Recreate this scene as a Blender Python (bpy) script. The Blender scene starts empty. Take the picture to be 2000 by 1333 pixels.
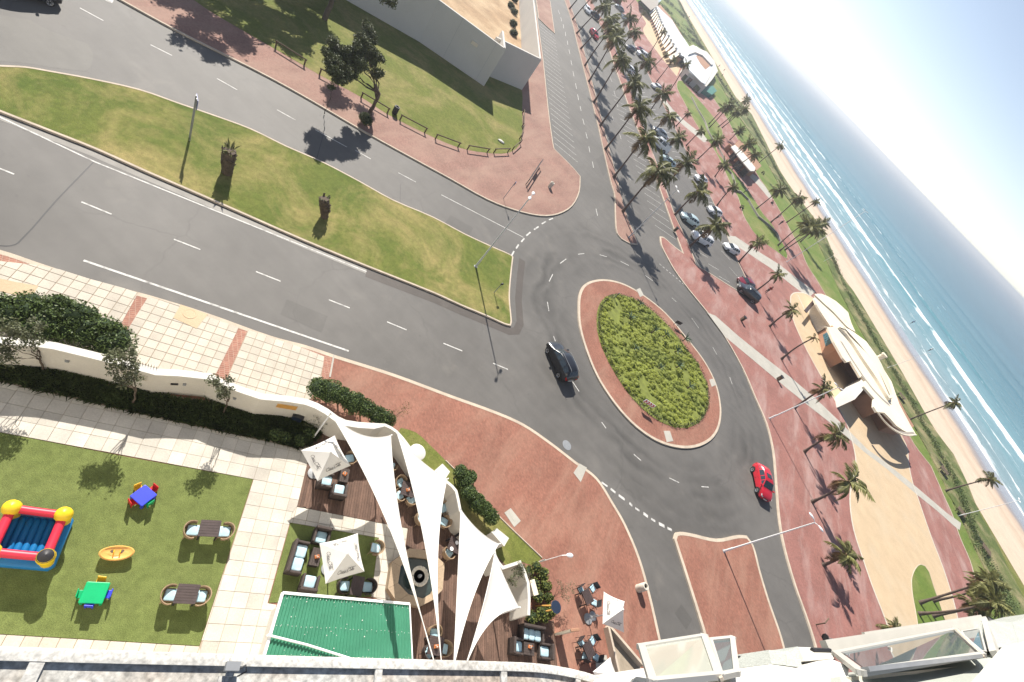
import bpy, bmesh, math, random
import numpy as np
from mathutils import Vector, Matrix, Euler, noise

R = math.radians
random.seed(7)
S = bpy.context.scene
COL = S.collection

# ------------------------------------------------------------------ camera
CAM_H = 26.0
PITCH = 39.3464          # degrees below the horizon
ROLL = 45.965            # the camera is rolled a long way over
cd = bpy.data.cameras.new("camera")
cd.sensor_width = 36.0
cd.lens = 17.0374
cd.clip_start = 0.05
cd.clip_end = 90000.0
cam = bpy.data.objects.new("camera", cd)
COL.objects.link(cam)
_F = Vector((0, math.cos(R(PITCH)), -math.sin(R(PITCH))))
_U = Vector((0, math.sin(R(PITCH)), math.cos(R(PITCH))))
_X = Vector((1, 0, 0))
_s, _c = math.sin(R(ROLL)), math.cos(R(ROLL))
_cx = _X * _c + _U * _s
_cy = -_X * _s + _U * _c
_cz = -_F
m4 = Matrix((( _cx.x, _cy.x, _cz.x, 0), (_cx.y, _cy.y, _cz.y, 0), (_cx.z, _cy.z, _cz.z, CAM_H), (0, 0, 0, 1)))
cam.matrix_world = m4
S.camera = cam

# ------------------------------------------------------------------ sky, sun, exposure
SUN_AZ, SUN_EL = -47.5, 38.0       # degrees clockwise from +Y, degrees up
W = bpy.data.worlds.new("World")
S.world = W
W.use_nodes = True
wn = W.node_tree
wn.nodes.clear()
sky = wn.nodes.new("ShaderNodeTexSky")
sky.sky_type = 'NISHITA'
sky.sun_disc = False
sky.sun_elevation = R(SUN_EL)
sky.sun_rotation = R(SUN_AZ)
sky.altitude = 400
sky.air_density = 0.8
sky.dust_density = 0.3
sky.ozone_density = 1.7
bg = wn.nodes.new("ShaderNodeBackground")
bg.inputs[1].default_value = 0.09
wo = wn.nodes.new("ShaderNodeOutputWorld")
_bw = wn.nodes.new("ShaderNodeRGBToBW"); wn.links.new(sky.outputs[0], _bw.inputs[0])
_mx = wn.nodes.new("ShaderNodeMix"); _mx.data_type = 'RGBA'; _mx.inputs[0].default_value = 0.45      # thin marine haze whitens the whole sky evenly
wn.links.new(sky.outputs[0], _mx.inputs[6]); wn.links.new(_bw.outputs[0], _mx.inputs[7])
wn.links.new(_mx.outputs[2], bg.inputs[0])
wn.links.new(bg.outputs[0], wo.inputs[0])
sl = bpy.data.lights.new("sun", 'SUN')
sl.energy = 4.4
sl.angle = R(0.53)
sl.color = (1.0, 0.94, 0.85)
sun = bpy.data.objects.new("sun", sl)
COL.objects.link(sun)
sun.location = (-60, 60, 90)
_d = Vector((-math.sin(R(SUN_AZ)) * math.cos(R(SUN_EL)), -math.cos(R(SUN_AZ)) * math.cos(R(SUN_EL)), -math.sin(R(SUN_EL))))
sun.rotation_euler = _d.to_track_quat('-Z', 'Y').to_euler()
vs = S.view_settings
S.display_settings.display_device = 'sRGB'
vs.view_transform = 'Standard'
vs.look = 'None'
vs.exposure = 0.98
vs.gamma = 1.0
vs.use_curve_mapping = False
S.cycles.max_bounces = 8
S.cycles.transparent_max_bounces = 12

# ------------------------------------------------------------------ object helpers
def link(name, me, mat=None, parent=None, label=None, cat=None, group=None, kind=None):
    o = bpy.data.objects.new(name, me)
    COL.objects.link(o)
    if mat is not None:
        ms = mat if isinstance(mat, (list, tuple)) else [mat]
        if len(me.materials) == 0:
            for m in ms: me.materials.append(m)
    if parent is not None: o.parent = parent
    tag(o, label, cat, group, kind)
    return o

def tag(o, label=None, cat=None, group=None, kind=None):
    if label: o['label'] = label
    if cat: o['category'] = cat
    if group: o['group'] = group
    if kind: o['kind'] = kind
    return o

def thing(name, label, cat, loc=(0, 0, 0), rz=0.0, group=None):
    o = bpy.data.objects.new(name, None)
    COL.objects.link(o)
    o.location = loc
    o.rotation_euler = (0, 0, rz)
    o.empty_display_size = 0.3
    return tag(o, label, cat, group)

def copy_tree(o, parent=None):
    c = o.copy(); COL.objects.link(c)
    if parent is not None: c.parent = parent
    for ch in o.children: copy_tree(ch, c)
    return c

class MB:
    """collects faces of one mesh"""
    def __init__(s): s.v = []; s.f = []; s.m = []
    def add(s, vs, fs, mi=0):
        n = len(s.v); s.v.extend([tuple(p) for p in vs])
        for f in fs:
            s.f.append([i + n for i in f]); s.m.append(mi)
    def box(s, c, d, rz=0.0, mi=0, M=None):
        x, y, z = d[0] / 2, d[1] / 2, d[2] / 2
        ps = [Vector((a * x, b * y, e * z)) for e in (-1, 1) for b in (-1, 1) for a in (-1, 1)]
        if M is None: M = Matrix.Translation(c) @ Matrix.Rotation(rz, 4, 'Z')
        ps = [M @ p for p in ps]
        s.add(ps, [(0, 2, 3, 1), (4, 5, 7, 6), (0, 1, 5, 4), (2, 6, 7, 3), (0, 4, 6, 2), (1, 3, 7, 5)], mi)
    def beam(s, a, b, w, h=None, up=Vector((0, 0, 1)), mi=0):
        a = Vector(a); b = Vector(b); h = h or w
        d = (b - a); L = d.length
        if L < 1e-6: return
        d.normalize()
        if abs(d.dot(up)) > 0.98: up = Vector((1, 0, 0))
        x = d.cross(up).normalized(); y = x.cross(d).normalized()
        ps = []
        for p in (a, b):
            for q in ((-1, -1), (1, -1), (1, 1), (-1, 1)): ps.append(p + x * q[0] * w / 2 + y * q[1] * h / 2)
        s.add(ps, [(3, 2, 1, 0), (4, 5, 6, 7), (0, 1, 5, 4), (1, 2, 6, 5), (2, 3, 7, 6), (3, 0, 4, 7)], mi)
    def tube(s, pts, rad, n=8, mi=0, caps=True):
        pts = [Vector(p) for p in pts]
        if not isinstance(rad, (list, tuple)): rad = [rad] * len(pts)
        base = len(s.v); rings = []
        up = Vector((0, 0, 1))
        for i, p in enumerate(pts):
            t = (pts[min(i + 1, len(pts) - 1)] - pts[max(i - 1, 0)])
            if t.length < 1e-9: t = Vector((0, 0, 1))
            t.normalize()
            u = up if abs(t.dot(up)) < 0.95 else Vector((1, 0, 0))
            x = t.cross(u).normalized(); y = x.cross(t).normalized()
            ring = []
            for k in range(n):
                a = 2 * math.pi * k / n
                ring.append(p + (x * math.cos(a) + y * math.sin(a)) * rad[i])
            # keep the rings from twisting
            if rings:
                best = min(range(n), key=lambda q: (ring[q] - rings[-1][0]).length)
                ring = ring[best:] + ring[:best]
            rings.append(ring)
        vs_ = [p for r in rings for p in r]; fs = []
        for i in range(len(pts) - 1):
            for k in range(n):
                k2 = (k + 1) % n
                fs.append((i * n + k, i * n + k2, (i + 1) * n + k2, (i + 1) * n + k))
        if caps:
            fs.append(tuple(range(n - 1, -1, -1))); fs.append(tuple((len(pts) - 1) * n + k for k in range(n)))
        s.add(vs_, fs, mi)
    def lathe(s, prof, c=(0, 0, 0), n=20, mi=0, axis='Z'):
        """profile of (radius, height)"""
        vs_ = []; fs = []
        for (r, z) in prof:
            for k in range(n):
                a = 2 * math.pi * k / n
                p = (r * math.cos(a), r * math.sin(a), z)
                if axis == 'Y': p = (p[0], p[2], p[1])
                if axis == 'X': p = (p[2], p[0], p[1])
                vs_.append((p[0] + c[0], p[1] + c[1], p[2] + c[2]))
        for i in range(len(prof) - 1):
            for k in range(n):
                k2 = (k + 1) % n
                fs.append((i * n + k, i * n + k2, (i + 1) * n + k2, (i + 1) * n + k))
        if prof[0][0] > 1e-4: fs.append(tuple(range(n - 1, -1, -1)))
        if prof[-1][0] > 1e-4: fs.append(tuple((len(prof) - 1) * n + k for k in range(n)))
        s.add(vs_, fs, mi)
    def prism(s, poly, z0, z1, mi=0, side=None, bottom=False):
        n = len(poly)
        if area2(poly) < 0: poly = poly[::-1]
        vs_ = [(p[0], p[1], z0) for p in poly] + [(p[0], p[1], z1) for p in poly]
        s.add(vs_, [tuple(range(n, 2 * n))], mi)
        b = len(s.v) - 2 * n
        for k in range(n):
            k2 = (k + 1) % n
            s.f.append([b + k, b + k2, b + n + k2, b + n + k]); s.m.append(mi if side is None else side)
        if bottom: s.f.append([b + k for k in range(n - 1, -1, -1)]); s.m.append(mi if side is None else side)
    def quad(s, a, b, c, d, mi=0): s.add([a, b, c, d], [(0, 1, 2, 3)], mi)
    def mesh(s, name, mats=None, smooth=None):
        me = bpy.data.meshes.new(name)
        me.from_pydata(s.v, [], s.f)
        if mats is not None:
            for m in (mats if isinstance(mats, (list, tuple)) else [mats]): me.materials.append(m)
        if any(s.m): me.polygons.foreach_set('material_index', s.m)
        if smooth is not None:
            me.polygons.foreach_set('use_smooth', [True] * len(me.polygons))
            if smooth < 180: me.set_sharp_from_angle(angle=R(smooth))
        me.update()
        return me
    def build(s, name, mats, parent=None, smooth=None, **kw):
        return link(name, s.mesh(name, mats, smooth), None, parent, **kw)

def area2(p): return sum(p[i][0] * p[(i + 1) % len(p)][1] - p[(i + 1) % len(p)][0] * p[i][1] for i in range(len(p)))

def smooth_poly(p, closed=True, sub=4, corner=48):
    """Catmull-Rom through the points; sharp turns stay corners"""
    n = len(p); P_ = [Vector((q[0], q[1])) for q in p]; tg = []
    for i in range(n):
        a = P_[i - 1] if (closed or i > 0) else P_[i]
        b = P_[(i + 1) % n] if (closed or i < n - 1) else P_[i]
        d1 = P_[i] - a; d2 = b - P_[i]
        if d1.length > 1e-6 and d2.length > 1e-6 and math.degrees(d1.angle(d2)) > corner: tg.append(None)
        else: tg.append((b - a))
    out = []
    for i in range(n if closed else n - 1):
        a, b = P_[i], P_[(i + 1) % n]; L = (b - a).length
        ta = tg[i]; tb = tg[(i + 1) % n]
        ta = (b - a) if ta is None or ta.length < 1e-6 else ta.normalized() * L
        tb = (b - a) if tb is None or tb.length < 1e-6 else tb.normalized() * L
        for k in range(sub):
            t = k / sub
            out.append(a * (2 * t**3 - 3 * t * t + 1) + ta * (t**3 - 2 * t * t + t) + b * (-2 * t**3 + 3 * t * t) + tb * (t**3 - t * t))
    if not closed: out.append(P_[-1])
    return [(q.x, q.y) for q in out]

def inset(poly, d, closed=True):
    """offset to the left of travel (inwards for counter-clockwise polygons)"""
    n = len(poly); out = []
    for i in range(n):
        a = Vector(poly[i - 1]) if (closed or i > 0) else None
        b = Vector(poly[i]); c = Vector(poly[(i + 1) % n]) if (closed or i < n - 1) else None
        n1 = n2 = None
        if a is not None and (b - a).length > 1e-6: t = (b - a).normalized(); n1 = Vector((-t.y, t.x))
        if c is not None and (c - b).length > 1e-6: t = (c - b).normalized(); n2 = Vector((-t.y, t.x))
        if n1 is None: n1 = n2
        if n2 is None: n2 = n1
        m = n1 + n2
        if m.length < 1e-3: m = n1
        m.normalize(); k = max(0.45, m.dot(n1))
        q = b + m * d / k
        out.append((q.x, q.y))
    return out

def ccw(p): return p if area2(p) > 0 else p[::-1]

def inside(p, poly):
    c = False; n = len(poly); j = n - 1
    for i in range(n):
        if ((poly[i][1] > p[1]) != (poly[j][1] > p[1])) and (p[0] < (poly[j][0] - poly[i][0]) * (p[1] - poly[i][1]) / (poly[j][1] - poly[i][1] + 1e-12) + poly[i][0]): c = not c
        j = i
    return c

def clip(subject, window):
    """Sutherland-Hodgman, window convex and counter-clockwise"""
    out = list(subject)
    for i in range(len(window)):
        a = window[i]; b = window[(i + 1) % len(window)]
        if not out: return []
        src = out; out = []
        def side(p): return (b[0] - a[0]) * (p[1] - a[1]) - (b[1] - a[1]) * (p[0] - a[0])
        for k in range(len(src)):
            p = src[k]; q = src[(k + 1) % len(src)]; sp, sq = side(p), side(q)
            if sp >= 0: out.append(p)
            if (sp >= 0) != (sq >= 0):
                t = sp / (sp - sq); out.append((p[0] + (q[0] - p[0]) * t, p[1] + (q[1] - p[1]) * t))
    return out

def resample(line, step):
    pts = [Vector(p) for p in line]; out = [pts[0]]; acc = 0.0
    for a, b in zip(pts, pts[1:]):
        L = (b - a).length; t = step - acc
        while t <= L:
            out.append(a + (b - a) * t / L); t += step
        acc = (acc + L) % step if L > 0 else acc
    return out

# ------------------------------------------------------------------ materials
def _nt(name):
    m = bpy.data.materials.new(name); m.use_nodes = True
    nt = m.node_tree; b = nt.nodes.get("Principled BSDF")
    return m, nt, b

def N(nt, t, **kw):
    n = nt.nodes.new(t)
    for k, v in kw.items(): setattr(n, k, v)
    return n

def ramp(nt, fac, stops, interp='LINEAR'):
    r = nt.nodes.new("ShaderNodeValToRGB"); r.color_ramp.interpolation = interp
    e = r.color_ramp.elements
    while len(e) < len(stops): e.new(0.5)
    for i, (p, c) in enumerate(stops):
        e[i].position = p
        e[i].color = (c, c, c, 1) if isinstance(c, (int, float)) else (c[0], c[1], c[2], 1)
    nt.links.new(fac, r.inputs[0])
    return r.outputs[0]

def math_(nt, op, a, b=None, c=None):
    n = nt.nodes.new("ShaderNodeMath"); n.operation = op
    for i, v in enumerate((a, b, c)):
        if v is None: continue
        if isinstance(v, (int, float)): n.inputs[i].default_value = v
        else: nt.links.new(v, n.inputs[i])
    return n.outputs[0]

def mixc(nt, fac, a, b, mode='MIX'):
    n = nt.nodes.new("ShaderNodeMix"); n.data_type = 'RGBA'; n.blend_type = mode
    for sock, v in ((n.inputs[0], fac), (n.inputs[6], a), (n.inputs[7], b)):
        if isinstance(v, (int, float)): sock.default_value = v
        elif isinstance(v, (tuple, list)): sock.default_value = (v[0], v[1], v[2], 1)
        else: nt.links.new(v, sock)
    return n.outputs[2]

def noise_(nt, vec, scale, detail=4, rough=0.55, dist=0.0):
    n = nt.nodes.new("ShaderNodeTexNoise")
    n.inputs['Scale'].default_value = scale; n.inputs['Detail'].default_value = detail
    n.inputs['Roughness'].default_value = rough; n.inputs['Distortion'].default_value = dist
    if vec is not None: nt.links.new(vec, n.inputs['Vector'])
    return n.outputs['Fac']

def objvec(nt):
    return nt.nodes.new("ShaderNodeTexCoord").outputs['Object']

def bump_(nt, bsdf, h, strength=0.3, dist=0.02):
    n = nt.nodes.new("ShaderNodeBump"); n.inputs['Strength'].default_value = strength; n.inputs['Distance'].default_value = dist
    nt.links.new(h, n.inputs['Height']); nt.links.new(n.outputs[0], bsdf.inputs['Normal'])

def scl(c, k): return tuple(min(1.0, x * k) for x in c)

def mat(name, col, rough=0.75, var=0.12, scale=2.0, fine=0.0, fscale=40.0, bump=0.0, bscale=30.0, metal=0.0, spec=0.4, rnd=0.0, island=0.0, col2=None, p2=(0.45, 0.7), coat=0.0, transl=None):
    m, nt, b = _nt(name)
    v = objvec(nt)
    f = noise_(nt, v, scale, 5)
    c = ramp(nt, f, [(0.28, scl(col, 1 - var)), (0.72, scl(col, 1 + var))])
    if col2 is not None:
        f2 = noise_(nt, v, scale * 0.45, 6, 0.6)
        k = ramp(nt, f2, [(p2[0], 0.0), (p2[1], 1.0)])
        c = mixc(nt, k, c, col2)
    if fine:
        g = noise_(nt, v, fscale, 2)
        k = ramp(nt, g, [(0.3, 1 - fine), (0.7, 1 + fine)])
        c = mixc(nt, 1.0, c, k, 'MULTIPLY')
    if rnd:
        oi = nt.nodes.new("ShaderNodeObjectInfo")
        k = ramp(nt, oi.outputs['Random'], [(0.0, 1 - rnd), (1.0, 1 + rnd * 0.6)])
        c = mixc(nt, 1.0, c, k, 'MULTIPLY')
    if island:
        g = nt.nodes.new("ShaderNodeNewGeometry")
        k = ramp(nt, g.outputs['Random Per Island'], [(0.0, 1 - island), (1.0, 1 + island)])
        c = mixc(nt, 1.0, c, k, 'MULTIPLY')
    nt.links.new(c, b.inputs['Base Color'])
    b.inputs['Roughness'].default_value = rough
    b.inputs['Metallic'].default_value = metal
    b.inputs['Specular IOR Level'].default_value = spec
    b.inputs['Coat Weight'].default_value = coat
    if bump:
        bump_(nt, b, noise_(nt, v, bscale, 4), 0.6, bump)
    if transl:
        t = nt.nodes.new("ShaderNodeBsdfTranslucent"); nt.links.new(c, t.inputs[0])
        mx = nt.nodes.new("ShaderNodeMixShader"); mx.inputs[0].default_value = transl
        out = nt.nodes.get("Material Output")
        nt.links.new(b.outputs[0], mx.inputs[1]); nt.links.new(t.outputs[0], mx.inputs[2]); nt.links.new(mx.outputs[0], out.inputs[0])
    return m

MT = {}
def asphalt(name, col, ring=None):
    m, nt, b = _nt(name)
    v = objvec(nt)
    a = noise_(nt, v, 0.11, 6, 0.6); f = noise_(nt, v, 0.9, 5); g = noise_(nt, v, 60, 2)
    c = ramp(nt, a, [(0.3, scl(col, 0.84)), (0.7, scl(col, 1.16))])
    c = mixc(nt, 1.0, c, ramp(nt, f, [(0.3, 0.93), (0.75, 1.07)]), 'MULTIPLY')
    c = mixc(nt, 1.0, c, ramp(nt, g, [(0.25, 0.8), (0.75, 1.2)]), 'MULTIPLY')
    # long faint wheel streaks and oil along the carriageway
    mp = nt.nodes.new("ShaderNodeMapping"); mp.inputs['Rotation'].default_value[2] = -0.62; mp.inputs['Scale'].default_value = (0.045, 1.1, 1)
    nt.links.new(v, mp.inputs[0])
    c = mixc(nt, 1.0, c, ramp(nt, noise_(nt, mp.outputs[0], 1.0, 5, 0.6), [(0.3, 0.94), (0.7, 1.05)]), 'MULTIPLY')
    sp = noise_(nt, v, 1.7, 3, 0.5)
    c = mixc(nt, ramp(nt, sp, [(0.7, 0.0), (0.78, 0.45)]), c, scl(col, 0.55))
    # pale dust patches
    d = noise_(nt, v, 0.28, 7, 0.65, 0.4)
    c = mixc(nt, ramp(nt, d, [(0.58, 0.0), (0.78, 0.3)]), c, (0.26, 0.235, 0.2))
    if ring:
        # rubber laid down by tyres running round the island
        sep = nt.nodes.new("ShaderNodeSeparateXYZ"); nt.links.new(v, sep.inputs[0])
        dx = math_(nt, 'SUBTRACT', sep.outputs[0], ring[0]); dy = math_(nt, 'SUBTRACT', sep.outputs[1], ring[1])
        r = math_(nt, 'SQRT', math_(nt, 'ADD', math_(nt, 'MULTIPLY', dx, dx), math_(nt, 'MULTIPLY', dy, dy)))
        w = noise_(nt, v, 0.22, 3)
        r = math_(nt, 'ADD', r, math_(nt, 'MULTIPLY', math_(nt, 'SUBTRACT', w, 0.5), 3.2))
        k = ramp(nt, math_(nt, 'DIVIDE', r, 24.0), [(0.48, 0), (0.53, 0.4), (0.56, 0.12), (0.60, 0.85), (0.62, 0.3), (0.65, 0.9), (0.68, 0.12), (0.72, 0.55), (0.75, 0.05), (0.77, 0.3), (0.82, 0.0)])
        st = noise_(nt, v, 0.16, 4, 0.6)
        k = math_(nt, 'MULTIPLY', k, ramp(nt, st, [(0.35, 0.0), (0.62, 1.0)]))
        c = mixc(nt, math_(nt, 'MULTIPLY', k, 0.95), c, scl(col, 0.42))
    vor = nt.nodes.new("ShaderNodeTexVoronoi"); vor.feature = 'DISTANCE_TO_EDGE'; vor.inputs['Scale'].default_value = 0.14
    wv = nt.nodes.new("ShaderNodeVectorMath"); wv.operation = 'ADD'
    nn = nt.nodes.new("ShaderNodeTexNoise"); nn.inputs['Scale'].default_value = 0.8; nn.inputs['Detail'].default_value = 4
    nt.links.new(v, nn.inputs['Vector']); nt.links.new(v, wv.inputs[0]); nt.links.new(nn.outputs['Color'], wv.inputs[1]); nt.links.new(wv.outputs[0], vor.inputs['Vector'])
    k = ramp(nt, vor.outputs['Distance'], [(0.0, 0.55), (0.012, 0.0)])
    c = mixc(nt, math_(nt, 'MULTIPLY', k, ramp(nt, a, [(0.45, 0.0), (0.6, 0.6)])), c, scl(col, 0.5))
    nt.links.new(c, b.inputs['Base Color']); b.inputs['Roughness'].default_value = 0.68; b.inputs['Specular IOR Level'].default_value = 0.42
    bump_(nt, b, g, 0.35, 0.01)
    return m

def brick_mat(name, c1, c2, mortar, rot, bw=0.21, bh=0.105, pale=None, pk=(0.52, 0.75), pamt=0.5):
    m, nt, b = _nt(name)
    v = objvec(nt)
    mp = nt.nodes.new("ShaderNodeMapping"); mp.inputs['Rotation'].default_value[2] = rot
    nt.links.new(v, mp.inputs[0])
    br = nt.nodes.new("ShaderNodeTexBrick")
    br.inputs['Scale'].default_value = 1.0; br.inputs['Brick Width'].default_value = bw; br.inputs['Row Height'].default_value = bh
    br.inputs['Mortar Size'].default_value = 0.008; br.inputs['Mortar Smooth'].default_value = 0.2; br.inputs['Bias'].default_value = 0.0
    br.inputs['Color1'].default_value = (*c1, 1); br.inputs['Color2'].default_value = (*c2, 1); br.inputs['Mortar'].default_value = (*mortar, 1)
    nt.links.new(mp.outputs[0], br.inputs['Vector'])
    c = br.outputs['Color']
    a = noise_(nt, v, 0.35, 6, 0.6)
    c = mixc(nt, 1.0, c, ramp(nt, a, [(0.3, 0.86), (0.7, 1.15)]), 'MULTIPLY')
    g = noise_(nt, v, 6.0, 4)
    c = mixc(nt, 1.0, c, ramp(nt, g, [(0.3, 0.86), (0.7, 1.14)]), 'MULTIPLY')
    if pale:
        mp2 = nt.nodes.new("ShaderNodeMapping"); mp2.inputs['Rotation'].default_value[2] = 0.7; mp2.inputs['Scale'].default_value = (1.6, 0.45, 1)
        nt.links.new(v, mp2.inputs[0])
        d = noise_(nt, mp2.outputs[0], 0.22, 7, 0.66, 0.3)
        c = mixc(nt, ramp(nt, d, [(pk[0], 0.0), (pk[1], pamt)]), c, pale)
    nt.links.new(c, b.inputs['Base Color']); b.inputs['Roughness'].default_value = 0.85; b.inputs['Specular IOR Level'].default_value = 0.3
    bump_(nt, b, br.outputs['Fac'], 0.4, -0.01)
    return m

def grass_mat(name, c_lo, c_hi, dry=None, dk=(0.5, 0.72), scale=0.35, fine=0.35):
    m, nt, b = _nt(name)
    v = objvec(nt)
    a = noise_(nt, v, scale, 7, 0.62); f = noise_(nt, v, 3.2, 5, 0.6); g = noise_(nt, v, 26, 3, 0.6)
    c = ramp(nt, a, [(0.3, c_lo), (0.7, c_hi)])
    if dry:
        d = noise_(nt, v, scale * 0.8, 7, 0.65, 0.5)
        c = mixc(nt, ramp(nt, d, [(dk[0], 0.0), (dk[1], 0.85)]), c, dry)
    c = mixc(nt, 1.0, c, ramp(nt, f, [(0.3, 0.82), (0.7, 1.18)]), 'MULTIPLY')
    c = mixc(nt, 1.0, c, ramp(nt, g, [(0.3, 1 - fine), (0.7, 1 + fine)]), 'MULTIPLY')
    nt.links.new(c, b.inputs['Base Color']); b.inputs['Roughness'].default_value = 0.9; b.inputs['Specular IOR Level'].default_value = 0.15
    bump_(nt, b, g, 0.7, 0.03)
    return m

def glass_mat(name, tint=(0.75, 0.85, 0.85), rough=0.03, opaque=0.35, dark=(0.02, 0.03, 0.035)):
    m, nt, b = _nt(name)
    nt.nodes.remove(b)
    out = nt.nodes.get("Material Output")
    t = nt.nodes.new("ShaderNodeBsdfTransparent"); t.inputs[0].default_value = (*tint, 1)
    g = nt.nodes.new("ShaderNodeBsdfGlossy"); g.inputs['Roughness'].default_value = rough; g.inputs[0].default_value = (0.95, 0.97, 1, 1)
    d = nt.nodes.new("ShaderNodeBsdfDiffuse"); d.inputs[0].default_value = (*dark, 1)
    fr = nt.nodes.new("ShaderNodeFresnel"); fr.inputs[0].default_value = 1.5
    m1 = nt.nodes.new("ShaderNodeMixShader"); m1.inputs[0].default_value = opaque
    nt.links.new(t.outputs[0], m1.inputs[1]); nt.links.new(d.outputs[0], m1.inputs[2])
    m2 = nt.nodes.new("ShaderNodeMixShader")
    k = math_(nt, 'ADD', math_(nt, 'MULTIPLY', fr.outputs[0], 0.9), 0.08)
    nt.links.new(k, m2.inputs[0]); nt.links.new(m1.outputs[0], m2.inputs[1]); nt.links.new(g.outputs[0], m2.inputs[2])
    nt.links.new(m2.outputs[0], out.inputs[0])
    return m

RB = (12.03, 47.64)        # centre of the roundabout
MT['asphalt'] = asphalt('asphalt', (0.122, 0.115, 0.106), RB)
MT['patch'] = asphalt('patched_asphalt', (0.135, 0.128, 0.115))
MT['paint'] = mat('road_paint', (0.56, 0.55, 0.52), 0.7, 0.15, 6.0, 0.12, 30, col2=(0.2, 0.19, 0.18), p2=(0.5, 0.72))
MT['kerb'] = mat('kerb_concrete', (0.5, 0.42, 0.33), 0.85, 0.15, 1.2, 0.12, 25, 0.006)
MT['channel'] = mat('gutter_concrete', (0.3, 0.285, 0.26), 0.85, 0.15, 1.2, 0.12, 25)
MT['plaza'] = brick_mat('plaza_brick', (0.3, 0.13, 0.09), (0.24, 0.102, 0.072), (0.22, 0.122, 0.088), 0.62, pale=(0.4, 0.25, 0.18), pk=(0.46, 0.7), pamt=0.55)
MT['walkbrick'] = brick_mat('pavement_brick', (0.3, 0.165, 0.13), (0.25, 0.135, 0.105), (0.25, 0.17, 0.14), 0.6, pale=(0.38, 0.26, 0.2), pk=(0.42, 0.7), pamt=0.65)
MT['prom'] = brick_mat('promenade_brick', (0.31, 0.135, 0.112), (0.26, 0.115, 0.096), (0.27, 0.155, 0.13), 0.98, pale=(0.46, 0.35, 0.32), pk=(0.48, 0.72), pamt=0.65)
MT['borderbrick'] = brick_mat('border_brick', (0.36, 0.17, 0.12), (0.3, 0.14, 0.1), (0.45, 0.33, 0.26), 0.6, 0.12, 0.24)
MT['beige'] = mat('beige_paving', (0.52, 0.395, 0.255), 0.85, 0.09, 0.5, 0.06, 12, col2=(0.52, 0.42, 0.29), p2=(0.5, 0.75))
MT['stripe'] = mat('pale_paving', (0.42, 0.4, 0.35), 0.85, 0.1, 0.7, 0.06, 12)
MT['paver'] = mat('cream_paver', (0.53, 0.475, 0.395), 0.82, 0.09, 1.4, 0.06, 14, rnd=0.12, bump=0.004)
MT['paver_big'] = mat('terrace_paver', (0.53, 0.495, 0.43), 0.8, 0.12, 0.9, 0.07, 14, rnd=0.16, bump=0.004, col2=(0.42, 0.38, 0.34), p2=(0.5, 0.75))
MT['bed'] = mat('joint_sand', (0.34, 0.28, 0.21), 0.95, 0.15, 3.0)
MT['lawn'] = grass_mat('dry_lawn', (0.088, 0.125, 0.026), (0.15, 0.165, 0.04), (0.33, 0.265, 0.11), (0.44, 0.66), 0.24)
MT['turf'] = grass_mat('artificial_turf', (0.12, 0.15, 0.045), (0.155, 0.185, 0.06), None, scale=0.5, fine=0.3)
MT['park'] = grass_mat('park_lawn', (0.11, 0.14, 0.028), (0.165, 0.175, 0.045), (0.31, 0.25, 0.11), (0.46, 0.72), 0.25)
MT['beachlawn'] = grass_mat('seaside_lawn', (0.1, 0.165, 0.03), (0.155, 0.2, 0.045), (0.26, 0.24, 0.1), (0.46, 0.72), 0.14)
MT['dune'] = grass_mat('dune_grass', (0.075, 0.105, 0.03), (0.13, 0.16, 0.05), (0.34, 0.28, 0.16), (0.45, 0.68), 0.25, 0.5)
MT['soil'] = mat('bare_earth', (0.35, 0.235, 0.135), 0.95, 0.2, 0.5, 0.2, 8, 0.03, 4, col2=(0.5, 0.37, 0.23), p2=(0.42, 0.66))
MT['white'] = mat('white_plaster', (0.62, 0.6, 0.55), 0.8, 0.05, 0.7, 0.03, 20)
MT['wallwhite'] = mat('garden_wall_paint', (0.6, 0.565, 0.5), 0.85, 0.06, 0.8, 0.04, 15, col2=(0.55, 0.5, 0.43), p2=(0.6, 0.9))
MT['greywall'] = mat('compound_wall_paint', (0.56, 0.54, 0.5), 0.85, 0.05, 0.3, 0.03, 10)
MT['ledge'] = mat('weathered_concrete', (0.46, 0.45, 0.42), 0.85, 0.16, 2.2, 0.3, 26, 0.01, 18, col2=(0.16, 0.14, 0.12), p2=(0.56, 0.72))
MT['ledgein'] = mat('grimy_concrete', (0.36, 0.31, 0.26), 0.9, 0.25, 2.3, 0.4, 22, 0.01, 18, col2=(0.46, 0.46, 0.43), p2=(0.4, 0.62))
MT['timber'] = mat('fence_timber', (0.12, 0.085, 0.055), 0.85, 0.2, 3)
MT['deck'] = mat('deck_board', (0.125, 0.075, 0.055), 0.8, 0.2, 2.0, 0.15, 20, island=0.22)
MT['darkwood'] = mat('dark_tabletop', (0.06, 0.042, 0.04), 0.55, 0.2, 6)
MT['wicker'] = mat('tan_wicker', (0.3, 0.21, 0.13), 0.85, 0.15, 8, 0.3, 50)
MT['brownwicker'] = mat('brown_wicker', (0.06, 0.045, 0.04), 0.75, 0.2, 8, 0.3, 50)
MT['cushion'] = mat('pale_blue_cushion', (0.4, 0.58, 0.66), 0.9, 0.06, 5, col2=(0.6, 0.7, 0.74), p2=(0.5, 0.7))
MT['black'] = mat('black_metal', (0.025, 0.025, 0.028), 0.5, 0.1, 5)
MT['grey'] = mat('grey_metal', (0.3, 0.31, 0.32), 0.5, 0.1, 4, metal=0.3)
MT['pole'] = mat('galvanised_pole', (0.55, 0.56, 0.57), 0.5, 0.08, 2, metal=0.2)
MT['whitemetal'] = mat('white_metal', (0.8, 0.8, 0.8), 0.4, 0.05, 2)
MT['canvas'] = mat('white_canvas', (0.82, 0.8, 0.76), 0.9, 0.03, 1.5, transl=0.3)
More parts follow.
